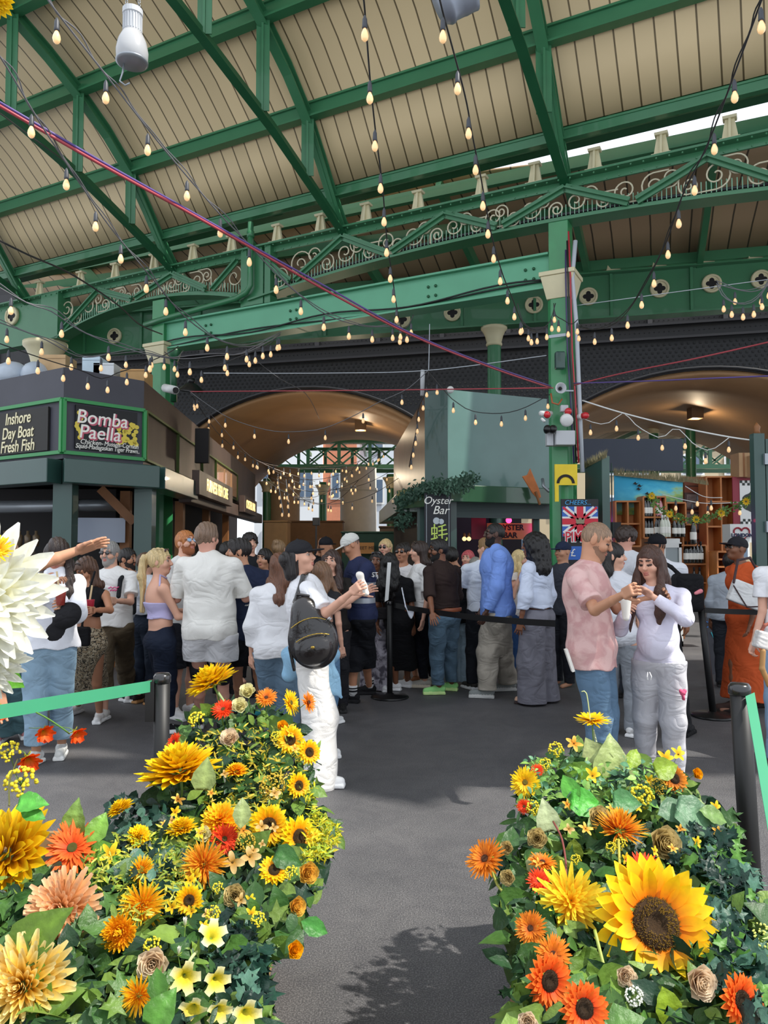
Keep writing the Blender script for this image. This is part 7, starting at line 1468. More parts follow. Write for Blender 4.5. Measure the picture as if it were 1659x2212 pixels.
def stem_part(parent, L=3.2, r=.035, bend=.6, m=None):
    q = MB(); q.tube([Vector((0,0,-.05)), Vector((0,-.05*bend,-.35*L*.4)), Vector((0,-.5*bend,-.65*L*.6)), Vector((0,-1.1*bend,-L*.75))], [r*1.3, r, r, r], 6); return q.build('stem', m or M_stem, parent, True)
def sepals(parent, n=12, L=.45, z=-.06, down=-.5):
    q = PM()
    for i in range(n): q.petal(i*2*math.pi/n+R_.uniform(-.1,.1), R_.uniform(-.1,.5), L*R_.uniform(.8,1.2), .14, C('7d9a34'), C('b5c84a'), .3, down, .08, z)
    q.lathe([(.1,-.02),(.14,0),(.12,.06)], (0,0,z-.03), n=8); q.c += [(*C('86a23a'),1)]*24; return q.make('sepals', M_leafm, parent)
PROTO = {}
def head(kind): 
    o = bpy.data.objects.new(kind, None); COL.objects.link(o); ORG[o.name] = Vector((0,0,0)); return o
def layered(n, layers, q, c0, c1, cup=.25, tip=.15, pow_=.8, c2=None, nseg=5):
    """layers: (radius0, elevation, length, width, curl, z)"""
    for k, (r0, el, L, W, cu, z) in enumerate(layers):
        m = n if isinstance(n, int) else n[k]
        for i in range(m): q.petal((i+.5*(k%2)+R_.uniform(-.2,.2))*2*math.pi/m, el+R_.uniform(-.12,.12), L*R_.uniform(.88,1.1), W*R_.uniform(.85,1.1), jit(c0), jit(c1), cup, cu+R_.uniform(-.25,.2), r0, z, pow_, tip, R_.uniform(-.25,.25), nseg, c2)
def sunflower(key, c0, c1, disc=None, n=17, name='sunflower', dr=.36, ctr=None):
    o = head(name); q = PM(); layered(n, [(.3,.05,.66,.27,-.1,-.02), (.3,.18,.62,.26,.1,.0), (.3,.4,.5,.22,.15,.02)], q, c0, c1, tip=.06, pow_=.75); q.make('petals', M_pet, o)
    d = MB(); d.lathe([(dr,-.04),(dr*1.0,.03),(dr*.9,.09),(dr*.62,.12),(dr*.4,.08),(dr*.3,.03),(.001,.02)], n=28)
    rr = random.Random(1)
    for i in range(420):
        r = dr*math.sqrt(rr.uniform(.16,.98)); t = i*2.39996; z = .12-.06*(r/dr-.6)**2*6; p = Vector((r*math.cos(t), r*math.sin(t), z)); d.add([p+Vector((.011,0,0)), p+Vector((-.006,.009,0)), p+Vector((-.006,-.009,0)), p+Vector((.02*math.cos(t),.02*math.sin(t),.035))], [(0,1,3),(1,2,3),(2,0,3)], 1)
    d.build('seed_disc', [disc or M_disc, ctr or M_discy], o, True); sepals(o); stem_part(o); PROTO[key] = o
sunflower('sun', C('f0870a'), C('f7cf12')); sunflower('sunbig', C('ee6a08'), C('f8d010'), n=19); sunflower('sunred', C('e03a10'), C('f07428'), ctr=M_disc, n=20); sunflower('sunbrown', C('8a3a10'), C('d8861c'), ctr=M_disc)
def gerbera(key, c0, c1, cd, n=26, cup=.15, curl=.1, name='gerbera'):
    o = head(name); q = PM(); layered(n, [(.1,.02,.88,.15,curl,-.02), (.1,.14,.8,.14,curl+.1,.0), (.1,.38,.55,.12,.2,.02)], q, c0, c1, cup, .25, .6); q.make('petals', M_pet, o)
    d = MB(); d.lathe([(.17,0),(.18,.05),(.14,.1),(.06,.08),(.001,.06)], n=16); d.build('flower_centre', mat('centre_'+cd, cd, .9, bump=1, bscale=120), o, True); sepals(o, 14, .4); stem_part(o); PROTO[key] = o
gerbera('gy', C('f2a20a'), C('f8d41c'), '8a7a1e'); gerbera('go', C('b8480c'), C('ec8a24'), '6a3a14'); gerbera('gr', C('d82810'), C('f04a1c'), '7a5a1c'); gerbera('gro', C('e03010'), C('f47a34'), '6f6a24')
def dahlia(key, c0, c1, kind='dahlia', tip=.3, layers=9, W=.2, up=1.35, c2=None, cup=.5, name='dahlia'):
    o = head(name); q = PM(); L = []; ns = []
    for k in range(layers):
        t = k/(layers-1); L.append((.28*(1-t)+.02, .0+up*t, (.8-.35*t)*(1 if kind != 'pom' else .62), W*(1-.35*t), .35 if kind != 'pom' else 1.2, .02+.35*t*(1 if kind != 'pom' else 1.2))); ns.append(int(22-13*t))
    layered(ns, L, q, c0, c1, cup, tip, .6, c2)
    if kind == 'pom':
        for k in range(4): 
            for i in range(20): q.petal(i*2*math.pi/20+k, -.3-.3*k, .5, W, jit(c0), jit(c1), cup, .6, .15, -.05-.08*k, .6, tip)
    q.make('petals', M_pet, o); sepals(o, 10, .4); stem_part(o); PROTO[key] = o
dahlia('dpeach', C('b8701c'), C('f0b478'), tip=.5, c2=C('f2c49a')); dahlia('dgold', C('c87808'), C('f6cc4a'), tip=.35, layers=10, c2=C('f4e2a0')); dahlia('dyellow', C('d8940a'), C('f6cf18'), tip=.1, layers=7, W=.3, up=.9)
dahlia('dsun', C('e8640c'), C('f8c41a'), tip=.15, layers=6, W=.26, up=.9); dahlia('dwhite', C('e2d86a'), C('f3f2dc'), tip=.12, layers=8, W=.26, up=1.0, c2=C('f8f8f0')); dahlia('pom', C('e8820a'), C('f6b81c'), 'pom', .4, 9, .14, 1.5, name='pompom_chrysanthemum'); dahlia('mum', C('e87408'), C('f6c220'), tip=.2, layers=9, W=.1, up=1.4, cup=.3, name='chrysanthemum'); dahlia('mumo', C('d8500c'), C('f2b030'), tip=.2, layers=9, W=.11, up=1.4, name='chrysanthemum')
dahlia('mumy', C('f2a008'), C('fae03a'), tip=.35, layers=7, W=.17, up=1.0, cup=.2, name='chrysanthemum')
def rose(key, c0, c1, name='cream_rose', n=6, ruff=.5):
    o = head(name); q = PM()
    for k in range(n):
        t = k/(n-1); m = 5 if k < 3 else 4
        for i in range(m): q.petal(i*2*math.pi/m+k*.7, .15+1.15*t, .85-.25*t, .85-.4*t, jit(c0), jit(c1), .6, .9-.5*t, .06*(1-t), .0+.1*t, .35, .75, R_.uniform(-.2,.2), 6)
    q.make('petals', M_pet, o); sepals(o, 5, .4); stem_part(o); PROTO[key] = o
rose('rose', C('d8c86a'), C('f2ecbc')); rose('rosep', C('d8a878'), C('f2e0c4'), 'peony', 7); rose('rosetan', C('a88a3c'), C('d8c48a'), 'carnation', 8); rose('rosegold', C('d88a1c'), C('f4c858'), 'carnation', 8); rose('marigold', C('e08208'), C('f6b414'), 'marigold', 8)
def simple4(key, c0, c1, n=4, W=.6, name='small_blossom', cup=.3, curl=-.3, el=.3):
    o = head(name); q = PM(); layered(n, [(.05, el, .95, W, curl, 0)], q, c0, c1, cup, .35, .45); q.make('petals', M_pet, o); d = MB(); d.sphere((0,0,.06), .1, 8); d.build('flower_centre', M_discy, o, True); stem_part(o, 2.5, .03); PROTO[key] = o
simple4('tan4', C('b8862c'), C('e8c888')); simple4('yel5', C('e8a80c'), C('f8d830'), 5, .5); simple4('org5', C('e88a1c'), C('f6c45a'), 5, .45)
def poppy():
    o = head('orange_cosmos'); q = PM(); layered(8, [(.05,.85,1.1,.5,-.35,0), (.05,1.0,1.0,.45,-.3,.02)], q, C('f0a81c'), C('f8681c'), .35, .5, .4, C('f4501a')); q.make('petals', M_pet, o); sepals(o, 6, .5, -.02, -.3); stem_part(o, 4, .03, 1.2); PROTO['poppy'] = o
poppy()
def bell():
    o = head('yellow_bellflower'); q = PM()
    for i in range(5): q.petal(i*2*math.pi/5, 1.15, 1.25, .72, C('c8c83a'), C('f2dc3c'), .35, -1.1, .06, 0, .3, .8, 0, 7, C('f6f0c0'))
    q.make('petals', M_pet, o); sepals(o, 5, .35, 0, .3); stem_part(o, 3, .04, 1.0); PROTO['bell'] = o
bell()
def budp():
    o = head('white_bud'); q = PM()
    for i in range(5): q.petal(i*2*math.pi/5, 1.25, 1.1, .42, C('c8d08a'), C('f6f4ea'), .6, .25, .05, 0, .5, .2, .3, 6)
    q.make('petals', M_pet, o); sepals(o, 5, .5, 0, .9); stem_part(o, 3, .05, 1.0); PROTO['bud'] = o
budp()
def cluster(key, col, name, n=90, r=.085, half=True):
    o = head(name); q = MB(); rr = random.Random(3)
    for i in range(n):
        z = rr.uniform(0 if half else -1, 1); t = i*2.39996; s = math.sqrt(1-z*z); R0 = .9; p = Vector((s*math.cos(t)*R0, s*math.sin(t)*R0, z*R0*.7)); q.sphere(p, r*rr.uniform(.8,1.2), 6, k=4)
    q.build('berries', col, o, True); d = MB()
    for i in range(18): t = i*2.39996; d.tube([Vector((0,0,-.6)), Vector((.6*math.cos(t)*(i%3+1)/3, .6*math.sin(t)*(i%3+1)/3, .4))], .02, 4)
    d.build('twigs', M_stem, o, True); stem_part(o, 3, .04); PROTO[key] = o
cluster('yarrow', mat('mustard_bud', 'b89a2c', .7, var=.2, vscale=30), 'yarrow_head'); cluster('buds', mat('yellow_bud', 'd8c428', .7, var=.15, vscale=30), 'yellow_bud_spray', 40, .13); cluster('lace', mat('lace_green', 'c8cf6a', .7), 'umbel', 60, .07); cluster('clover', mat('clover_white', 'e6e8da', .7), 'clover_head', 60, .12, False)
for k_, o_ in PROTO.items(): o_.location = (0, -40, -30)
def dcol(name): return name
nfl = {}
def flower(key, px, py, d, a, b, Y, label, cat='flower', group=None):
    src = PROTO[key]; first = key not in nfl; nfl[key] = 1
    o = src if first else dup(src)
    n = (Vector((a, -.1, b)) if b >= .78 else Vector((a, -math.sqrt(max(.05, 1-a*a-b*b)), b))).normalized(); s = px2m(d, Y)/2
    o.rotation_mode = 'QUATERNION'; o.rotation_quaternion = n.to_track_quat('Z', 'Y') if True else None; o.scale = (s, s, s); o.location = P(px, py, Y)
    o['label'] = label; o['category'] = cat
    if group: o['group'] = group
    return o
def region(poly, Yf, dmin, dmax, nn=(0,-.6,.7)):
    xs = [p[0] for p in poly]; ys = [p[1] for p in poly]
    def inside(x, y):
        r = False; n = len(poly)
        for i in range(n):
            x0, y0 = poly[i]; x1, y1 = poly[(i+1)%n]
            if (y0 > y) != (y1 > y) and x < (x1-x0)*(y-y0)/(y1-y0)+x0: r = not r
        return r
    def f(rr):
        while True:
            x, y = rr.uniform(min(xs), max(xs)), rr.uniform(min(ys), max(ys))
            if inside(x, y): return P(x, y, Yf(y)+rr.uniform(dmin, dmax)), nn
    return f
def YL(py): return float(np.interp(py, [1440, 1600, 1800, 2000, 2212], [3.2, 2.95, 2.5, 1.95, 1.55]))
def YR(py): return float(np.interp(py, [1540, 1700, 1850, 1990, 2212], [2.95, 2.6, 2.2, 1.85, 1.5]))
FL = [ # kind, x, y, diameter, tilt right, tilt up, label
('sun',581,1783,92,.1,.3,'yellow sunflower with brown disc facing the camera, centre of the left pile'),
('sun',646,1808,92,.6,.3,'yellow sunflower turned right at the right side of the left pile'),
('sun',627,1598,66,.3,.3,'yellow sunflower high on the right of the left pile beside the white trousers'),
('sun',668,1625,58,.55,.3,'yellow sunflower at the upper right rim of the left pile, turned right'),
('sun',645,1697,60,.6,.25,'dark centred yellow sunflower halfway down the right side of the left pile'),
('sun',409,1945,66,0,.35,'small round yellow sunflower low in the left pile above the white bud'),
('sun',592,1880,70,.2,.75,'shaded sunflower seen from its dark disc above the cream rose'),
('dyellow',460,1478,110,-.45,.84,'tall yellow flower on a thick stem rising highest from the left pile'),
('dyellow',390,1672,165,-.12,.88,'broad yellow flower opening upward at the left shoulder of the left pile'),
('dsun',510,1668,52,.0,.86,'small yellow and orange flower opening upward in the middle of the left pile'),
('dsun',477,1775,84,.05,.72,'yellow to orange flower above the red one in the left pile'),
('gr',485,1812,66,.3,.4,'red orange flower tucked under the yellow and orange one'),
('dyellow',393,1792,64,-.1,.78,'yellow flower with open cup beside the cream rose, left pile'),
('gr',482,1532,52,-.1,.7,'vermilion zinnia near the top of the left pile'),
('go',575,1507,50,.1,.75,'bronze orange flower at the top right of the left pile'),
('gy',628,1518,60,.88,.3,'yellow flower seen from the side against blue jeans'),
('go',667,1517,48,.86,.35,'bronze flower seen from the side against the white trousers'),
('gr',376,1602,44,-.6,.5,'red and yellow flower beside the left barrier post'),
('dyellow',262,1750,58,-.4,.8,'small yellow flower on the far left sprig, alone over the asphalt'),
('dyellow',300,1808,52,.5,.7,'small yellow flower below the lone sprig flower'),
('mumo',441,1868,100,.05,.4,'gold chrysanthemum with orange heart above the small round sunflower'),
('dpeach',137,1965,155,.1,.45,'large peach dahlia at the lower left'),
('pom',258,2015,104,.1,.4,'golden pompom flower right of the peach dahlia'),
('mum',308,1955,96,.3,.4,'yellow orange chrysanthemum behind the golden pompom'),
('dgold',55,2130,205,.1,.45,'huge gold and cream dahlia in the bottom left corner'),
('dyellow',25,1850,205,-.35,.6,'huge bright yellow flower at the left edge above the peach dahlia'),
('gro',156,1832,122,.12,.68,'red orange gerbera with green disc on the left, tilted upward'),
('mum',305,1880,60,.75,.4,'yellow brown flower turned right above the pompom'),
('rose',535,1496,48,.0,.6,'cream rose at the top of the left pile, upper of two'),
('rose',518,1526,48,.1,.5,'cream rose at the top of the left pile, lower of two'),
('rosep',497,1597,56,.0,.6,'pale peony under the vermilion zinnia'),
('rose',440,1803,46,.1,.5,'greenish cream rose left of the red orange flower'),
('rosetan',507,1935,66,.1,.4,'antique cream rose over the dark ivy'),
('rosegold',663,1885,62,.4,.3,'cream and gold carnation at the right rim of the left pile'),
('rosegold',637,1958,56,.6,.3,'gold carnation hanging at the right rim of the left pile'),
('marigold',634,2052,50,.5,.4,'orange marigold drooping lowest at the right of the left pile'),
('marigold',610,1570,34,.2,.6,'small orange blossom above the highest sunflower'),
('tan4',503,1862,52,.0,.4,'tan four petalled blossom, left one of the pair over the cream rose'),
('tan4',540,1850,48,.2,.4,'tan four petalled blossom, right one of the pair over the cream rose'),
('yarrow',588,1700,60,.1,.55,'mustard coloured flat flower head beside the dark centred sunflower'),
('yarrow',530,1820,46,.1,.5,'dark brown seed head left of the big centre sunflower'),
('poppy',92,1578,52,.65,-.3,'orange cosmos seen from the side at left, topmost of three'),
('poppy',58,1635,62,.6,-.45,'orange cosmos seen from the side at left, lowest of three'),
('poppy',160,1580,50,.75,-.45,'orange cosmos hanging furthest right at left'),
('poppy',-4,1530,50,.5,-.4,'orange cosmos cut by the left edge'),
('bell',455,2028,62,.35,.75,'yellow trumpet flower on a slanting stem over the ivy'),
('bell',398,2105,66,.3,.2,'yellow bellflower low in the left pile, left of the group'),
('bell',462,2112,60,.5,.1,'yellow bellflower with white rim right of the group'),
('bell',420,2168,62,.1,-.1,'yellow bellflower hanging near the bottom edge'),
('bell',470,2172,56,.4,-.1,'yellow bellflower next to the hanging one at the bottom'),
('bell',527,2180,66,.4,.0,'yellow and white bellflower nearest the wooden box'),
('bud',400,2000,34,.0,.95,'closed white bud standing above the yellow bellflowers'),
('bud',386,2062,32,.1,.9,'closed white bud between the yellow bellflowers'),
('yel5',440,2002,26,.1,.6,'tiny yellow blossom by the white bud'),
('yel5',540,1945,26,.2,.5,'tiny yellow blossom beside the antique rose, upper'),
('yel5',543,1975,30,.2,.5,'tiny yellow blossom beside the antique rose, lower'),
('buds',45,1690,70,.2,.6,'yellow bud spray at the left edge under the cosmos'),
('buds',20,1625,50,.1,.6,'yellow bud spray left of the orange cosmos'),
('buds',425,1555,40,-.3,.7,'yellow green bud spray at the top left of the left pile'),
('yel5',238,1845,48,.1,.5,'pale yellow blossom left of the small sprig flowers'),
('rosep',330,2080,90,.2,.3,'apricot petalled flower under the golden pompom'),
('mum',300,2150,80,.2,.2,'yellow flower in shade near the bottom left'),
('gy',-5,1455,60,.6,-.2,'yellow flower tip at the left edge below the white dahlia'),
]
for k, x, y, d, a, b, lb in FL: flower(k, x, y, d, a, b, YL(y), lb)
FR = [
('gy',1280,1556,80,.0,.9,'tall yellow gerbera on a pale stem rising highest from the right pile'),
('gy',1134,1690,68,-.1,.3,'yellow gerbera facing the camera at the left rim of the right pile'),
('gr',1160,1664,30,.0,.5,'small red blossom above the rim gerbera'),
('gr',1132,1742,34,-.3,.4,'small red blossom under the rim gerbera'),
('buds',1150,1745,34,.2,.3,'green yellow bud beside the small red blossom'),
('org5',1240,1606,36,-.2,.5,'apricot blossom below the tall gerbera'),
('buds',1200,1620,36,.0,.5,'yellow bud spray at the upper left of the right pile'),
('buds',1178,1652,30,-.2,.5,'yellow bud spray just left of the heart shaped leaves'),
('yel5',1280,1676,38,.0,.5,'bright yellow blossom in the leaves of the right pile'),
('sunbrown',1456,1682,66,.2,.55,'rusty brown sunflower near the grey joggers'),
('yel5',1437,1640,40,-.1,.6,'yellow blossom left of the topmost pair by the joggers'),
('yel5',1465,1630,36,.2,.6,'topmost yellow blossom in front of the grey joggers'),
('marigold',1503,1672,34,.3,.4,'single gold blossom standing right of the rusty sunflower'),
('buds',1385,1722,56,.0,.6,'mustard bud cluster in the middle of the right pile'),
('yarrow',1420,1700,40,.0,.6,'dark gold seed head beside the mustard cluster'),
('mumo',1338,1795,112,.05,.86,'orange gerbera opening upward on a yellow stem in the right pile'),
('rosetan',1292,1768,66,.0,.5,'tan hydrangea behind the upward orange gerbera'),
('rosetan',1428,1822,98,.2,.35,'large cream and tan carnation in the right pile'),
('go',1048,1855,92,-.55,.62,'bronze gerbera leaning out over the path on a long stem'),
('go',1172,1862,66,.1,.8,'rust orange flower under the pale leaves'),
('rosetan',1160,1812,60,-.2,.4,'tan hydrangea at the left of the right pile'),
('rosetan',1096,1832,40,-.4,.4,'small tan blossom beside the leaning bronze gerbera'),
('rosetan',1098,1895,46,-.4,.3,'tan hydrangea low beside the long stem'),
('gr',1165,1902,56,-.1,.7,'bright red flower left of the big yellow chrysanthemum'),
('gr',1390,1880,84,.0,.75,'bright red flower peeping out behind the giant sunflower'),
('mumy',1230,1948,142,-.05,.5,'big lemon chrysanthemum left of the giant sunflower'),
('sunbig',1415,1995,285,.05,.5,'giant yellow sunflower with orange heart, largest bloom at the right'),
('go',1146,2005,72,-.3,.5,'shaded bronze flower under the long stem'),
('go',1195,2062,82,.1,.6,'dull orange flower above the red sunflowers'),
('sunred',1186,2118,118,.42,.25,'orange red sunflower with dark disc, upper left of the red ones'),
('sunred',1262,2178,112,.15,.35,'orange red sunflower with dark disc beside the other at the bottom'),
('sunred',1602,2162,116,.4,.35,'orange red sunflower with dark disc in the bottom right corner'),
('rosep',1505,2120,96,.2,.3,'pale cream rose under the giant sunflower, right'),
('rosep',1350,2108,62,.0,.3,'pale cream rose under the giant sunflower, left'),
('rosep',1140,2206,60,-.2,.3,'pale rose at the bottom left of the right pile'),
('clover',1370,2152,40,.0,.4,'white clover head under the giant sunflower'),
('marigold',1572,2112,30,.2,.5,'small yellow bloom beside the corner red sunflower'),
('lace',1645,2030,70,.3,.4,'green umbel on curved stems at the right edge'),
('yel5',1545,1745,30,.3,.4,'yellow blossom on the right shoulder of the right pile'),
('yel5',1550,1765,24,.3,.4,'small yellow blossom just below the shoulder blossom'),
('yel5',1505,1820,26,.3,.4,'pale blossom in the right ivy'),
]
for k, x, y, d, a, b, lb in FR: flower(k, x, y, d, a, b, YR(y), lb)
flower('dwhite', -50, 1290, 315, .45, .15, 1.25, 'huge creamy white dahlia cut by the left edge at head height')
flower('dwhite', -45, 1425, 190, .3, -.3, 1.3, 'second creamy white dahlia hanging below the huge one')
flower('mumy', -10, 1190, 70, .2, .5, 1.22, 'small lime yellow bloom above the huge white dahlia')
flower('dyellow', -18, -10, 90, .4, -.6, 1.1, 'yellow petals dipping into the top left corner')
rq = random.Random(31)
for poly, Yf, n, sd in (([(430,1560),(640,1560),(690,1800),(600,1990),(330,2060),(230,1900),(330,1720)], YL, 34, 'left'), ([(1150,1660),(1440,1660),(1560,1790),(1540,1880),(1300,1880),(1110,1900)], YR, 18, 'right')):
    smp = region(poly, Yf, -.05, 0)
    for i in range(n):
        p, _ = smp(rq); k = rq.choice(('yel5','yel5','org5','buds','tan4')); src = PROTO[k]; o = src if k not in nfl else dup(src); nfl[k] = 1
        sz = rq.uniform(.014, .024); o.location = p; o.scale = (sz,)*3; o.rotation_mode = 'QUATERNION'; o.rotation_quaternion = Vector((rq.uniform(-.6,.6), -.8, rq.uniform(.1,.9))).to_track_quat('Z', 'Y')
        w = {'yel5': 'tiny yellow star blossom', 'org5': 'tiny apricot star blossom', 'buds': 'tiny cluster of yellow buds', 'tan4': 'tiny tan blossom'}[k]
        o['label'] = w+' scattered among the leaves of the %s flower pile' % sd; o['category'] = 'flower'; o['group'] = w+'s, %s pile' % sd
# garland sunflowers
o, gl = GARL
for i, p in enumerate(gl[::3]):
    n = 10; q = PM()
    for j in range(n):
        k0 = len(q.v); q.petal(j*2*math.pi/n, .2, .045, .025, C('e8a818'), C('f2d43a'), .2, 0, .012, 0, .8, .2, 0, 2)
        for v in range(k0, len(q.v)): x, y, z = q.v[v]; q.v[v] = (p.x+x, p.y-.05-z, p.z+y)
    q.make('sunflower', M_pet, o)
# ---------------------------------------------------------------- leaves
LS = {
 'broad': [(0,0),(.22,.2),(.34,.45),(.26,.75),(0,1.05)],
 'narrow': [(0,0),(.09,.2),(.13,.5),(.09,.8),(0,1.05)],
 'ivy': [(0,0),(.3,-.08),(.5,.22),(.28,.36),(.34,.62),(.14,.62),(0,1.0)],
 'heart': [(0,0),(.3,-.12),(.5,.18),(.44,.5),(.22,.82),(0,1.1)],
 'tri': [(0,0),(.1,.3),(.45,.45),(.2,.55),(.3,.85),(.1,.75),(0,1.1)] }
def leafy(name, label, n, sampler, kinds, cols, smin, smax, seed, cat='foliage', up=.5):
    rr = random.Random(seed); mb = PM()
    for i in range(n):
        p, nn = sampler(rr)
        kd = rr.choice(kinds); L = rr.uniform(smin, smax); half = LS[kd]; c = lin(rr.choice(cols)); g = rr.uniform(.75, 1.2); c = tuple(min(1, x*g) for x in c)
        n_ = Vector((rr.gauss(nn[0], .5), rr.gauss(nn[1], .5), rr.gauss(nn[2], .45))).normalized(); d = Vector((rr.gauss(0,1), rr.gauss(-.2,.6), rr.gauss(0,.8))); d = (d-n_*d.dot(n_)).normalized(); s = n_.cross(d); o = len(mb.v); k = len(half)
        for j, (w, t) in enumerate(half): dr = -.25*t*t*L; q = p+d*(t*L)+n_*dr; mb.v.append(tuple(q)); mb.c.append((c[0]*1.15, c[1]*1.15, c[2]*1.05, 1))
        for sg in (-1, 1):
            for j, (w, t) in enumerate(half): dr = (-.25*t*t+.22*w)*L; q = p+d*(t*L)+s*(sg*w*L)+n_*dr; mb.v.append(tuple(q)); mb.c.append((*c, 1))
        for sg, b0 in ((0, k), (1, 2*k)):
            for j in range(k-1):
                f = (o+j, o+b0+j, o+b0+j+1, o+j+1); mb.f.append(f if sg else f[::-1]); mb.mi.append(0)
    ob = mb.make(name, M_leafm); ob['kind'] = 'stuff'; return tag(ob, label, cat)
PL = [(440,1525),(520,1515),(600,1540),(650,1590),(685,1640),(690,1700),(715,1760),(725,1820),(685,1880),(670,1990),(640,2030),(590,2035),(555,2090),(545,2260),(-60,2260),(-60,1830),(60,1850),(150,1880),(250,1800),(310,1790),(330,1720),(370,1640),(395,1560)]
PRp = [(1270,1600),(1340,1640),(1440,1660),(1520,1720),(1565,1760),(1600,1830),(1600,1900),(1640,1960),(1700,2000),(1700,2260),(1130,2260),(1105,2130),(1085,2000),(1075,1900),(1090,1830),(1110,1760),(1130,1700),(1190,1640)]
GR = ['35592a', '4a7034', '26442a', '5f7d34', '213c2c', '748f42', '3a5a34']; IV = ['1d3a32', '28493e', '18302a', '4a6f60']
def inner(poly, k, cy):  # shrink a polygon towards its middle
    cx_ = sum(p[0] for p in poly)/len(poly); return [(cx_+(x-cx_)*k, cy+(y-cy)*k) for x, y in poly]
leafy('foliage', 'mixed green leaves filling the left flower pile', 2300, region(PL, YL, .03, .3), ['broad','broad','narrow','heart','tri'], GR, .035, .085, 1)
leafy('foliage', 'mixed green leaves filling the right flower pile', 2200, region(PRp, YR, .05, .32), ['broad','broad','narrow','heart','tri'], GR, .035, .085, 2)
leafy('ivy', 'dark ivy spilling down the right side of the left pile and its box', 420, region([(420,1980),(560,1960),(580,2050),(560,2200),(480,2150)], lambda y: YL(y)+.05, .0, .2), ['ivy'], IV, .035, .06, 3, 'ivy')
leafy('ivy', 'dark ivy trailing over the right side of the right pile', 800, region([(1470,1790),(1580,1800),(1620,1900),(1610,2010),(1660,2060),(1640,2200),(1540,2120),(1540,1900),(1450,1850)], YR, -.02, .2), ['ivy','tri'], IV+['5a8a3c'], .03, .06, 4, 'ivy')
leafy('ivy', 'dark small leaves at the left rim of the left pile', 260, region([(230,1730),(360,1720),(400,1850),(380,1960),(240,1900)], YL, .0, .2), ['ivy','broad'], IV, .03, .06, 5, 'ivy')
leafy('green_spray', 'bright yellow green filler spray at the right rim of the left pile', 900, region([(650,1720),(735,1790),(710,1850),(650,1860),(680,1700)], YL, -.03, .15), ['narrow'], ['a8a81c','c8b81c','8aa02c'], .012, .028, 6, 'spray')
leafy('green_spray', 'fine yellow green sprigs between the lower left flowers', 1100, region([(200,1800),(420,1780),(450,1880),(360,1960),(280,1990),(180,1880)], YL, -.03, .1), ['narrow'], ['a8a838','8aa03a','b8b84a'], .012, .034, 7, 'spray')
leafy('green_spray', 'fine yellow sprigs scattered through the upper left pile', 700, region([(420,1580),(640,1560),(660,1700),(560,1780),(440,1760)], YL, -.03, .12), ['narrow'], ['b8a428','8a9a3a','c8b03a'], .012, .03, 8, 'spray')
leafy('green_spray', 'small light green sprigs along the upper right pile', 500, region([(1140,1640),(1400,1640),(1480,1720),(1300,1760),(1120,1740)], YR, -.02, .12), ['narrow','broad'], ['6a9a4a','8ab05a','5a8a6a'], .015, .035, 9, 'spray')
def big_leaf(label, px, py, Y, L, d, n, col, kind='heart', under=None):
    mb = PM(); half = LS[kind]; c = lin(col); k = len(half); p = P(px, py, Y); n_ = Vector(n).normalized(); d = Vector(d); d = (d-n_*d.dot(n_)).normalized(); s = n_.cross(d)
    fine = []
    for j in range(len(half)-1):
        for t in (0, .34, .67): fine.append(tuple(half[j][i]+(half[j+1][i]-half[j][i])*t for i in (0,1)))
    fine.append(half[-1]); half = fine; k = len(half)
    for (w, t) in half: q = p+d*(t*L)-n_*.2*t*t*L; mb.v.append(tuple(q)); mb.c.append((*[min(1, x*1.3) for x in c], 1))
    for sg in (-1, 1):
        for f_ in (.5, 1):
            for j, (w, t) in enumerate(half): q = p+d*(t*L)+s*(sg*w*L*f_)+n_*((-.2*t*t+.18*w*f_+.02*math.sin(j*2.1))*L); g = 1.0-.1*(f_ == 1); mb.v.append(tuple(q)); mb.c.append((c[0]*g, c[1]*g, c[2]*g, 1))
    for sg in (0, 1):
        a, b, e = 0, k*(1+2*sg), k*(2+2*sg)
        for j in range(k-1):
            for u, v in ((a, b), (b, e)):
                f = (u+j, v+j, v+j+1, u+j+1); mb.f.append(f if sg else f[::-1]); mb.mi.append(0)
    return tag(mb.make('large_leaf', M_leafm), label, 'leaf')
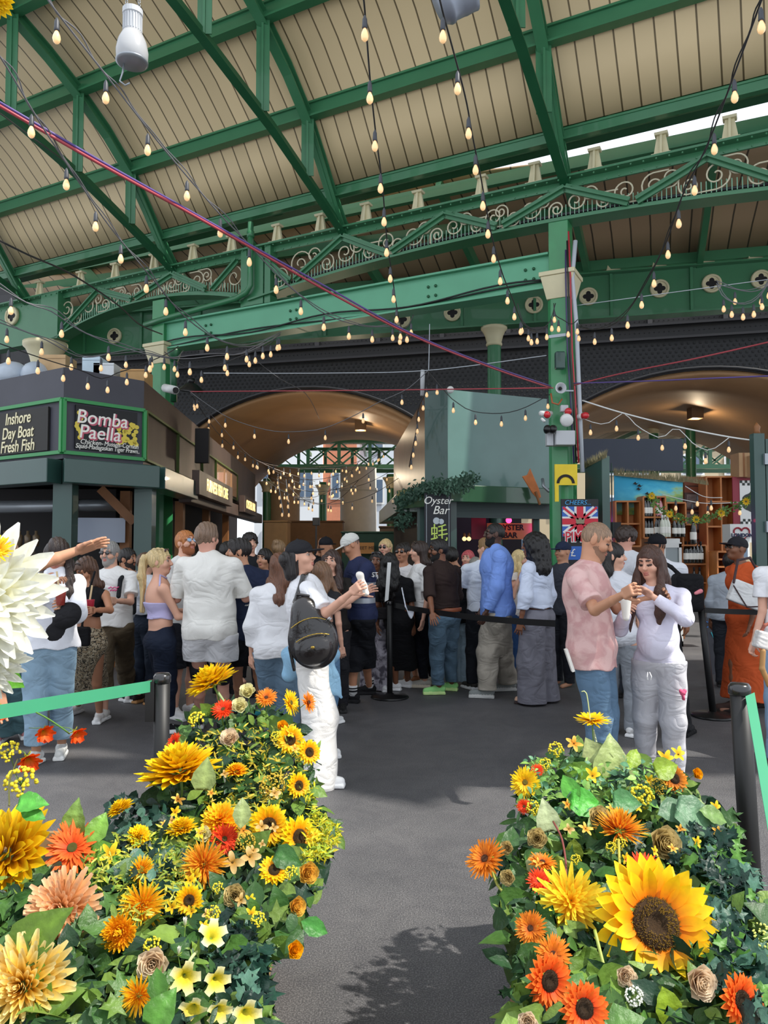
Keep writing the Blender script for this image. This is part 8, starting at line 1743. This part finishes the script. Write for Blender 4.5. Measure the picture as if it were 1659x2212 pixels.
BL = [('large pale green leaf under the broad yellow flower, left pile',440,1700,2.6,.11,(0,0,1),(-.1,-1,.2),'8a9a5a'),('large grey green leaf pointing down beside the orange flower, left pile',520,1790,2.45,.11,(.1,0,1),(.3,-1,.2),'8a9a62'),
('dark green heart leaf at the left edge under the yellow flower',40,2060,1.72,.15,(.5,0,.9),(-.2,-.7,.6),'4f6a1e'),('second dark green leaf at the left edge beside the peach dahlia',95,2080,1.7,.13,(-.3,0,-1),(.3,-.8,.4),'5c7a22'),
('bright green leaf pair on the sprig left of the orange gerbera, upper',45,1735,2.3,.09,(1,0,.15),(0,-.6,.8),'4f9a3c'),('bright green leaf pair on the sprig left of the orange gerbera, lower',45,1755,2.3,.09,(1,0,-.25),(0,-.6,.8),'4a8f38'),
('ribbed light green leaf standing left of the yellow sprig',160,1800,2.45,.12,(-.1,0,1),(-.3,-1,.1),'7fa04e'),('ribbed green leaf leaning right beside it',190,1830,2.42,.13,(.35,0,.8),(.2,-1,.3),'6f9a3c'),('folded green leaf low on the same sprig',200,1850,2.4,.12,(.8,0,-.1),(0,-.8,.6),'5a8a2c'),
('glossy leaf in the bottom left between bellflowers',345,2170,1.6,.08,(-.2,0,1),(.1,-.9,.4),'3f6a24'),('glossy leaf next to it at the bottom',330,2210,1.55,.08,(.5,0,.8),(.1,-.9,.4),'4a7a2c'),
('green three lobed leaf over the asphalt right of the gold carnation',650,1990,2.0,.09,(.7,0,-.3),(.1,-.8,.5),'3f7f34'),('green leaf under the right sunflower of the left pile',600,1845,2.3,.09,(.9,0,-.4),(.1,-.8,.5),'35602c'),
('huge pale heart leaf behind the tall gerbera, left one',1318,1690,2.75,.2,(-.5,0,.9),(-.2,-1,.1),'a2ac72'),('huge pale heart leaf behind the tall gerbera, right one',1320,1700,2.72,.21,(.2,0,1),(.2,-1,.2),'95a466'),
('large olive leaf left of the pale heart leaves',1290,1680,2.68,.15,(-1,0,.5),(-.2,-.8,.6),'5f8428'),('bright lime leaf in the middle of the right pile',1240,1730,2.5,.12,(.7,0,-.2),(0,-.8,.6),'4fa83a'),('bright green leaf rising at the left of the right pile',1250,1735,2.5,.12,(-.5,0,.8),(-.3,-.8,.3),'58a03c'),
('pale eucalyptus leaf beside the rim gerbera',1185,1790,2.35,.1,(-.1,0,1),(.2,-1,.1),'a8b48a'),('olive round leaf under the pale eucalyptus leaf',1240,1810,2.3,.11,(-.1,0,-1),(.1,-1,.2),'68782a'),('second olive round leaf beside the thin red stem',1215,1860,2.22,.09,(-.4,0,-.8),(.1,-1,.2),'6a7c2c'),('third olive leaf right of the thin red stem',1240,1880,2.2,.11,(.2,0,-1),(.1,-1,.2),'74803a'),
('variegated cream and green leaf over the rust flower',1150,1855,2.2,.08,(.4,0,-.5),(-.1,-1,.3),'b4c08a'),('lime leaf beside the joggers at the top of the right pile',1360,1660,2.6,.1,(.3,0,.5),(.1,-.9,.5),'7f9a24'),('second lime leaf beside the joggers',1420,1665,2.55,.1,(.6,0,.2),(.1,-.9,.5),'7a9426'),
('wide bluish green leaf on the right of the right pile',1420,1760,2.4,.17,(1,0,.35),(.1,-.7,.7),'55785a'),('second wide bluish green leaf on the right',1470,1750,2.4,.17,(.8,0,-.6),(.2,-.7,.7),'5c8060'),('green leaf at the right shoulder of the right pile',1510,1750,2.4,.12,(1,0,-.3),(.2,-.7,.7),'6a8a4a'),
('glossy green leaf under the mustard cluster',1330,1730,2.45,.1,(1,0,-.1),(0,-.8,.5),'4a7f4c'),('toothed lime leaf below the giant sunflower',1430,2130,1.62,.11,(.2,0,-1),(.1,-1,.3),'86a02a'),('dark leaf left of the big chrysanthemum',1130,1990,1.95,.13,(-.2,0,-1),(-.3,-1,.2),'46582a'),('dark shaded leaf at the lower left rim of the right pile',1120,2050,1.9,.13,(.0,0,-1),(-.4,-1,.2),'3c5226'),
('pointed green leaf under the white dahlia at the left edge',-5,1450,1.35,.06,(1,0,-.6),(.2,-1,.3),'5a9a2c')]
for i_, (lb, px, py, Y, L, d, n, c) in enumerate(BL): big_leaf(lb, px, py, Y, L*.8, d, n, c, ('heart', 'broad')[i_ % 2])
def stemline(label, pts, r, col, name='flower_stem'):
    m_ = MB(); m_.tube(pixline(pts), r, 7); tag(m_.build(name, mat('stem_'+col, col, .5), None, True), label, 'stem')
stemline('long yellow green stem of the bronze gerbera leaning over the path', [(1062,1880,2.2),(1080,1920),(1120,1950),(1160,1975),(1220,2010,1.95)], .004, '9aa04a')
stemline('pale stem of the tall yellow gerbera', [(1281,1575,2.95),(1292,1620),(1303,1680),(1308,1730,2.8)], .004, 'a8b490'); stemline('thin bent wire rising above the tall gerbera', [(1256,1494,2.9),(1266,1496),(1272,1530),(1275,1560,2.9)], .002, 'c8cf8a')
stemline('yellow stem holding the upward orange gerbera', [(1336,1815,2.25),(1338,1860),(1340,1900,2.1)], .004, 'a8a040'); stemline('thick green stem of the tall flower at the top of the left pile', [(470,1495,3.15),(490,1525),(510,1555,3.1)], .006, '8aa06a')
stemline('green stem below the big chrysanthemum', [(1285,2010,1.8),(1300,2070),(1318,2140,1.7)], .004, '9aa84a'); stemline('curved green stem at the right edge under the umbel', [(1680,2010,1.85),(1620,2045),(1560,2065),(1530,2095,1.75)], .006, '9aac5a')
stemline('arching green stem of the orange cosmos', [(-30,1535,2.7),(40,1525),(90,1545),(130,1570),(150,1585,2.95)], .003, '5f8a3c'); stemline('brown woody stem down the left edge', [(20,1740,2.4),(20,1690),(30,1660),(38,1640,2.9)], .003, '5a5a2a'); stemline('pale stem of the yellow trumpet flower', [(430,2050,1.9),(410,2075),(400,2110,1.75)], .004, 'b8c48a')
stemline('dark red stem between the olive leaves', [(1195,1775,2.3),(1213,1810),(1222,1860),(1223,1900,2.1)], .003, '7a3a34')
# ---------------------------------------------------------------- wooden planter boxes under the piles
def planter(label, x0, x1, y0, y1, h):
    o = thing('planter_box', label, 'planter', ((x0+x1)/2, (y0+y1)/2, 0)); 
    for j in range(4):
        m_ = MB(); z0, z1 = j*h/4+.004, (j+1)*h/4-.004
        m_.box((x0, y0, z0), (x1, y0+.02, z1)); m_.box((x0, y1-.02, z0), (x1, y1, z1)); m_.box((x0, y0+.02, z0), (x0+.02, y1-.02, z1)); m_.box((x1-.02, y0+.02, z0), (x1, y1-.02, z1)); m_.build('plank_course', mat('planter_wood', '9a7a52', .6, var=.2, vscale=8), o)
    m_ = MB(); m_.box((x0+.02, y0+.02, 0), (x1-.02, y1-.02, h-.06)); m_.build('soil', mat('soil', '241a12', .9), o)
    m_ = MB()
    for a in (x0+.03, x1-.03):
        for b in (y0+.03, y1-.03): m_.box((a-.02, b-.02, 0), (a+.02, b+.02, h))
    m_.build('corner_battens', mat('planter_wood', '9a7a52'), o); return o
planter('wooden planter box under the left flower pile, its right edge showing', -1.5, -.43, 2.05, 3.0, .52); planter('wooden planter box hidden under the right flower pile', .42, 1.12, 1.95, 2.6, .42)
S_ = Sdf();  # dark core added so nothing shows through between the leaves
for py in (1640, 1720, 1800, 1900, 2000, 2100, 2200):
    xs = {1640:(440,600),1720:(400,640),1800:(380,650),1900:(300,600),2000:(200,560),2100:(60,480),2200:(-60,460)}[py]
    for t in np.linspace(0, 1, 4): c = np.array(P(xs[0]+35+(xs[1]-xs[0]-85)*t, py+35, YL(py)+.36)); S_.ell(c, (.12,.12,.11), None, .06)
o = np_mesh('foliage', [S_.mesh(.02, warp=folds(3, .01, 40))], [mat('dark_core', '1c2a14', .9, var=.4, vscale=20, bump=1, bscale=30)], None); tag(o, 'added dark core closing the gaps inside the left flower pile', 'foliage'); o['kind'] = 'stuff'
S_ = Sdf()  # same added dark core behind the right-hand leaves
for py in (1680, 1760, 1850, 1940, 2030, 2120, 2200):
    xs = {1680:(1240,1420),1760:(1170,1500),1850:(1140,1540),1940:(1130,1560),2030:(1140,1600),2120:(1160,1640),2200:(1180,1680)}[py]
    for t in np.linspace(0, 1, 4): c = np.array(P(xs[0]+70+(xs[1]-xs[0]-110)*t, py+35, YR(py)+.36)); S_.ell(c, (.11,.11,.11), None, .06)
o = np_mesh('foliage', [S_.mesh(.02, warp=folds(5, .01, 40))], [mat('dark_core', '1c2a14')], None); tag(o, 'added dark core closing the gaps inside the right flower pile', 'foliage'); o['kind'] = 'stuff'
for k_, o_ in PROTO.items():
    if k_ not in nfl:
        for ch in list(o_.children): bpy.data.objects.remove(ch)
        bpy.data.objects.remove(o_)
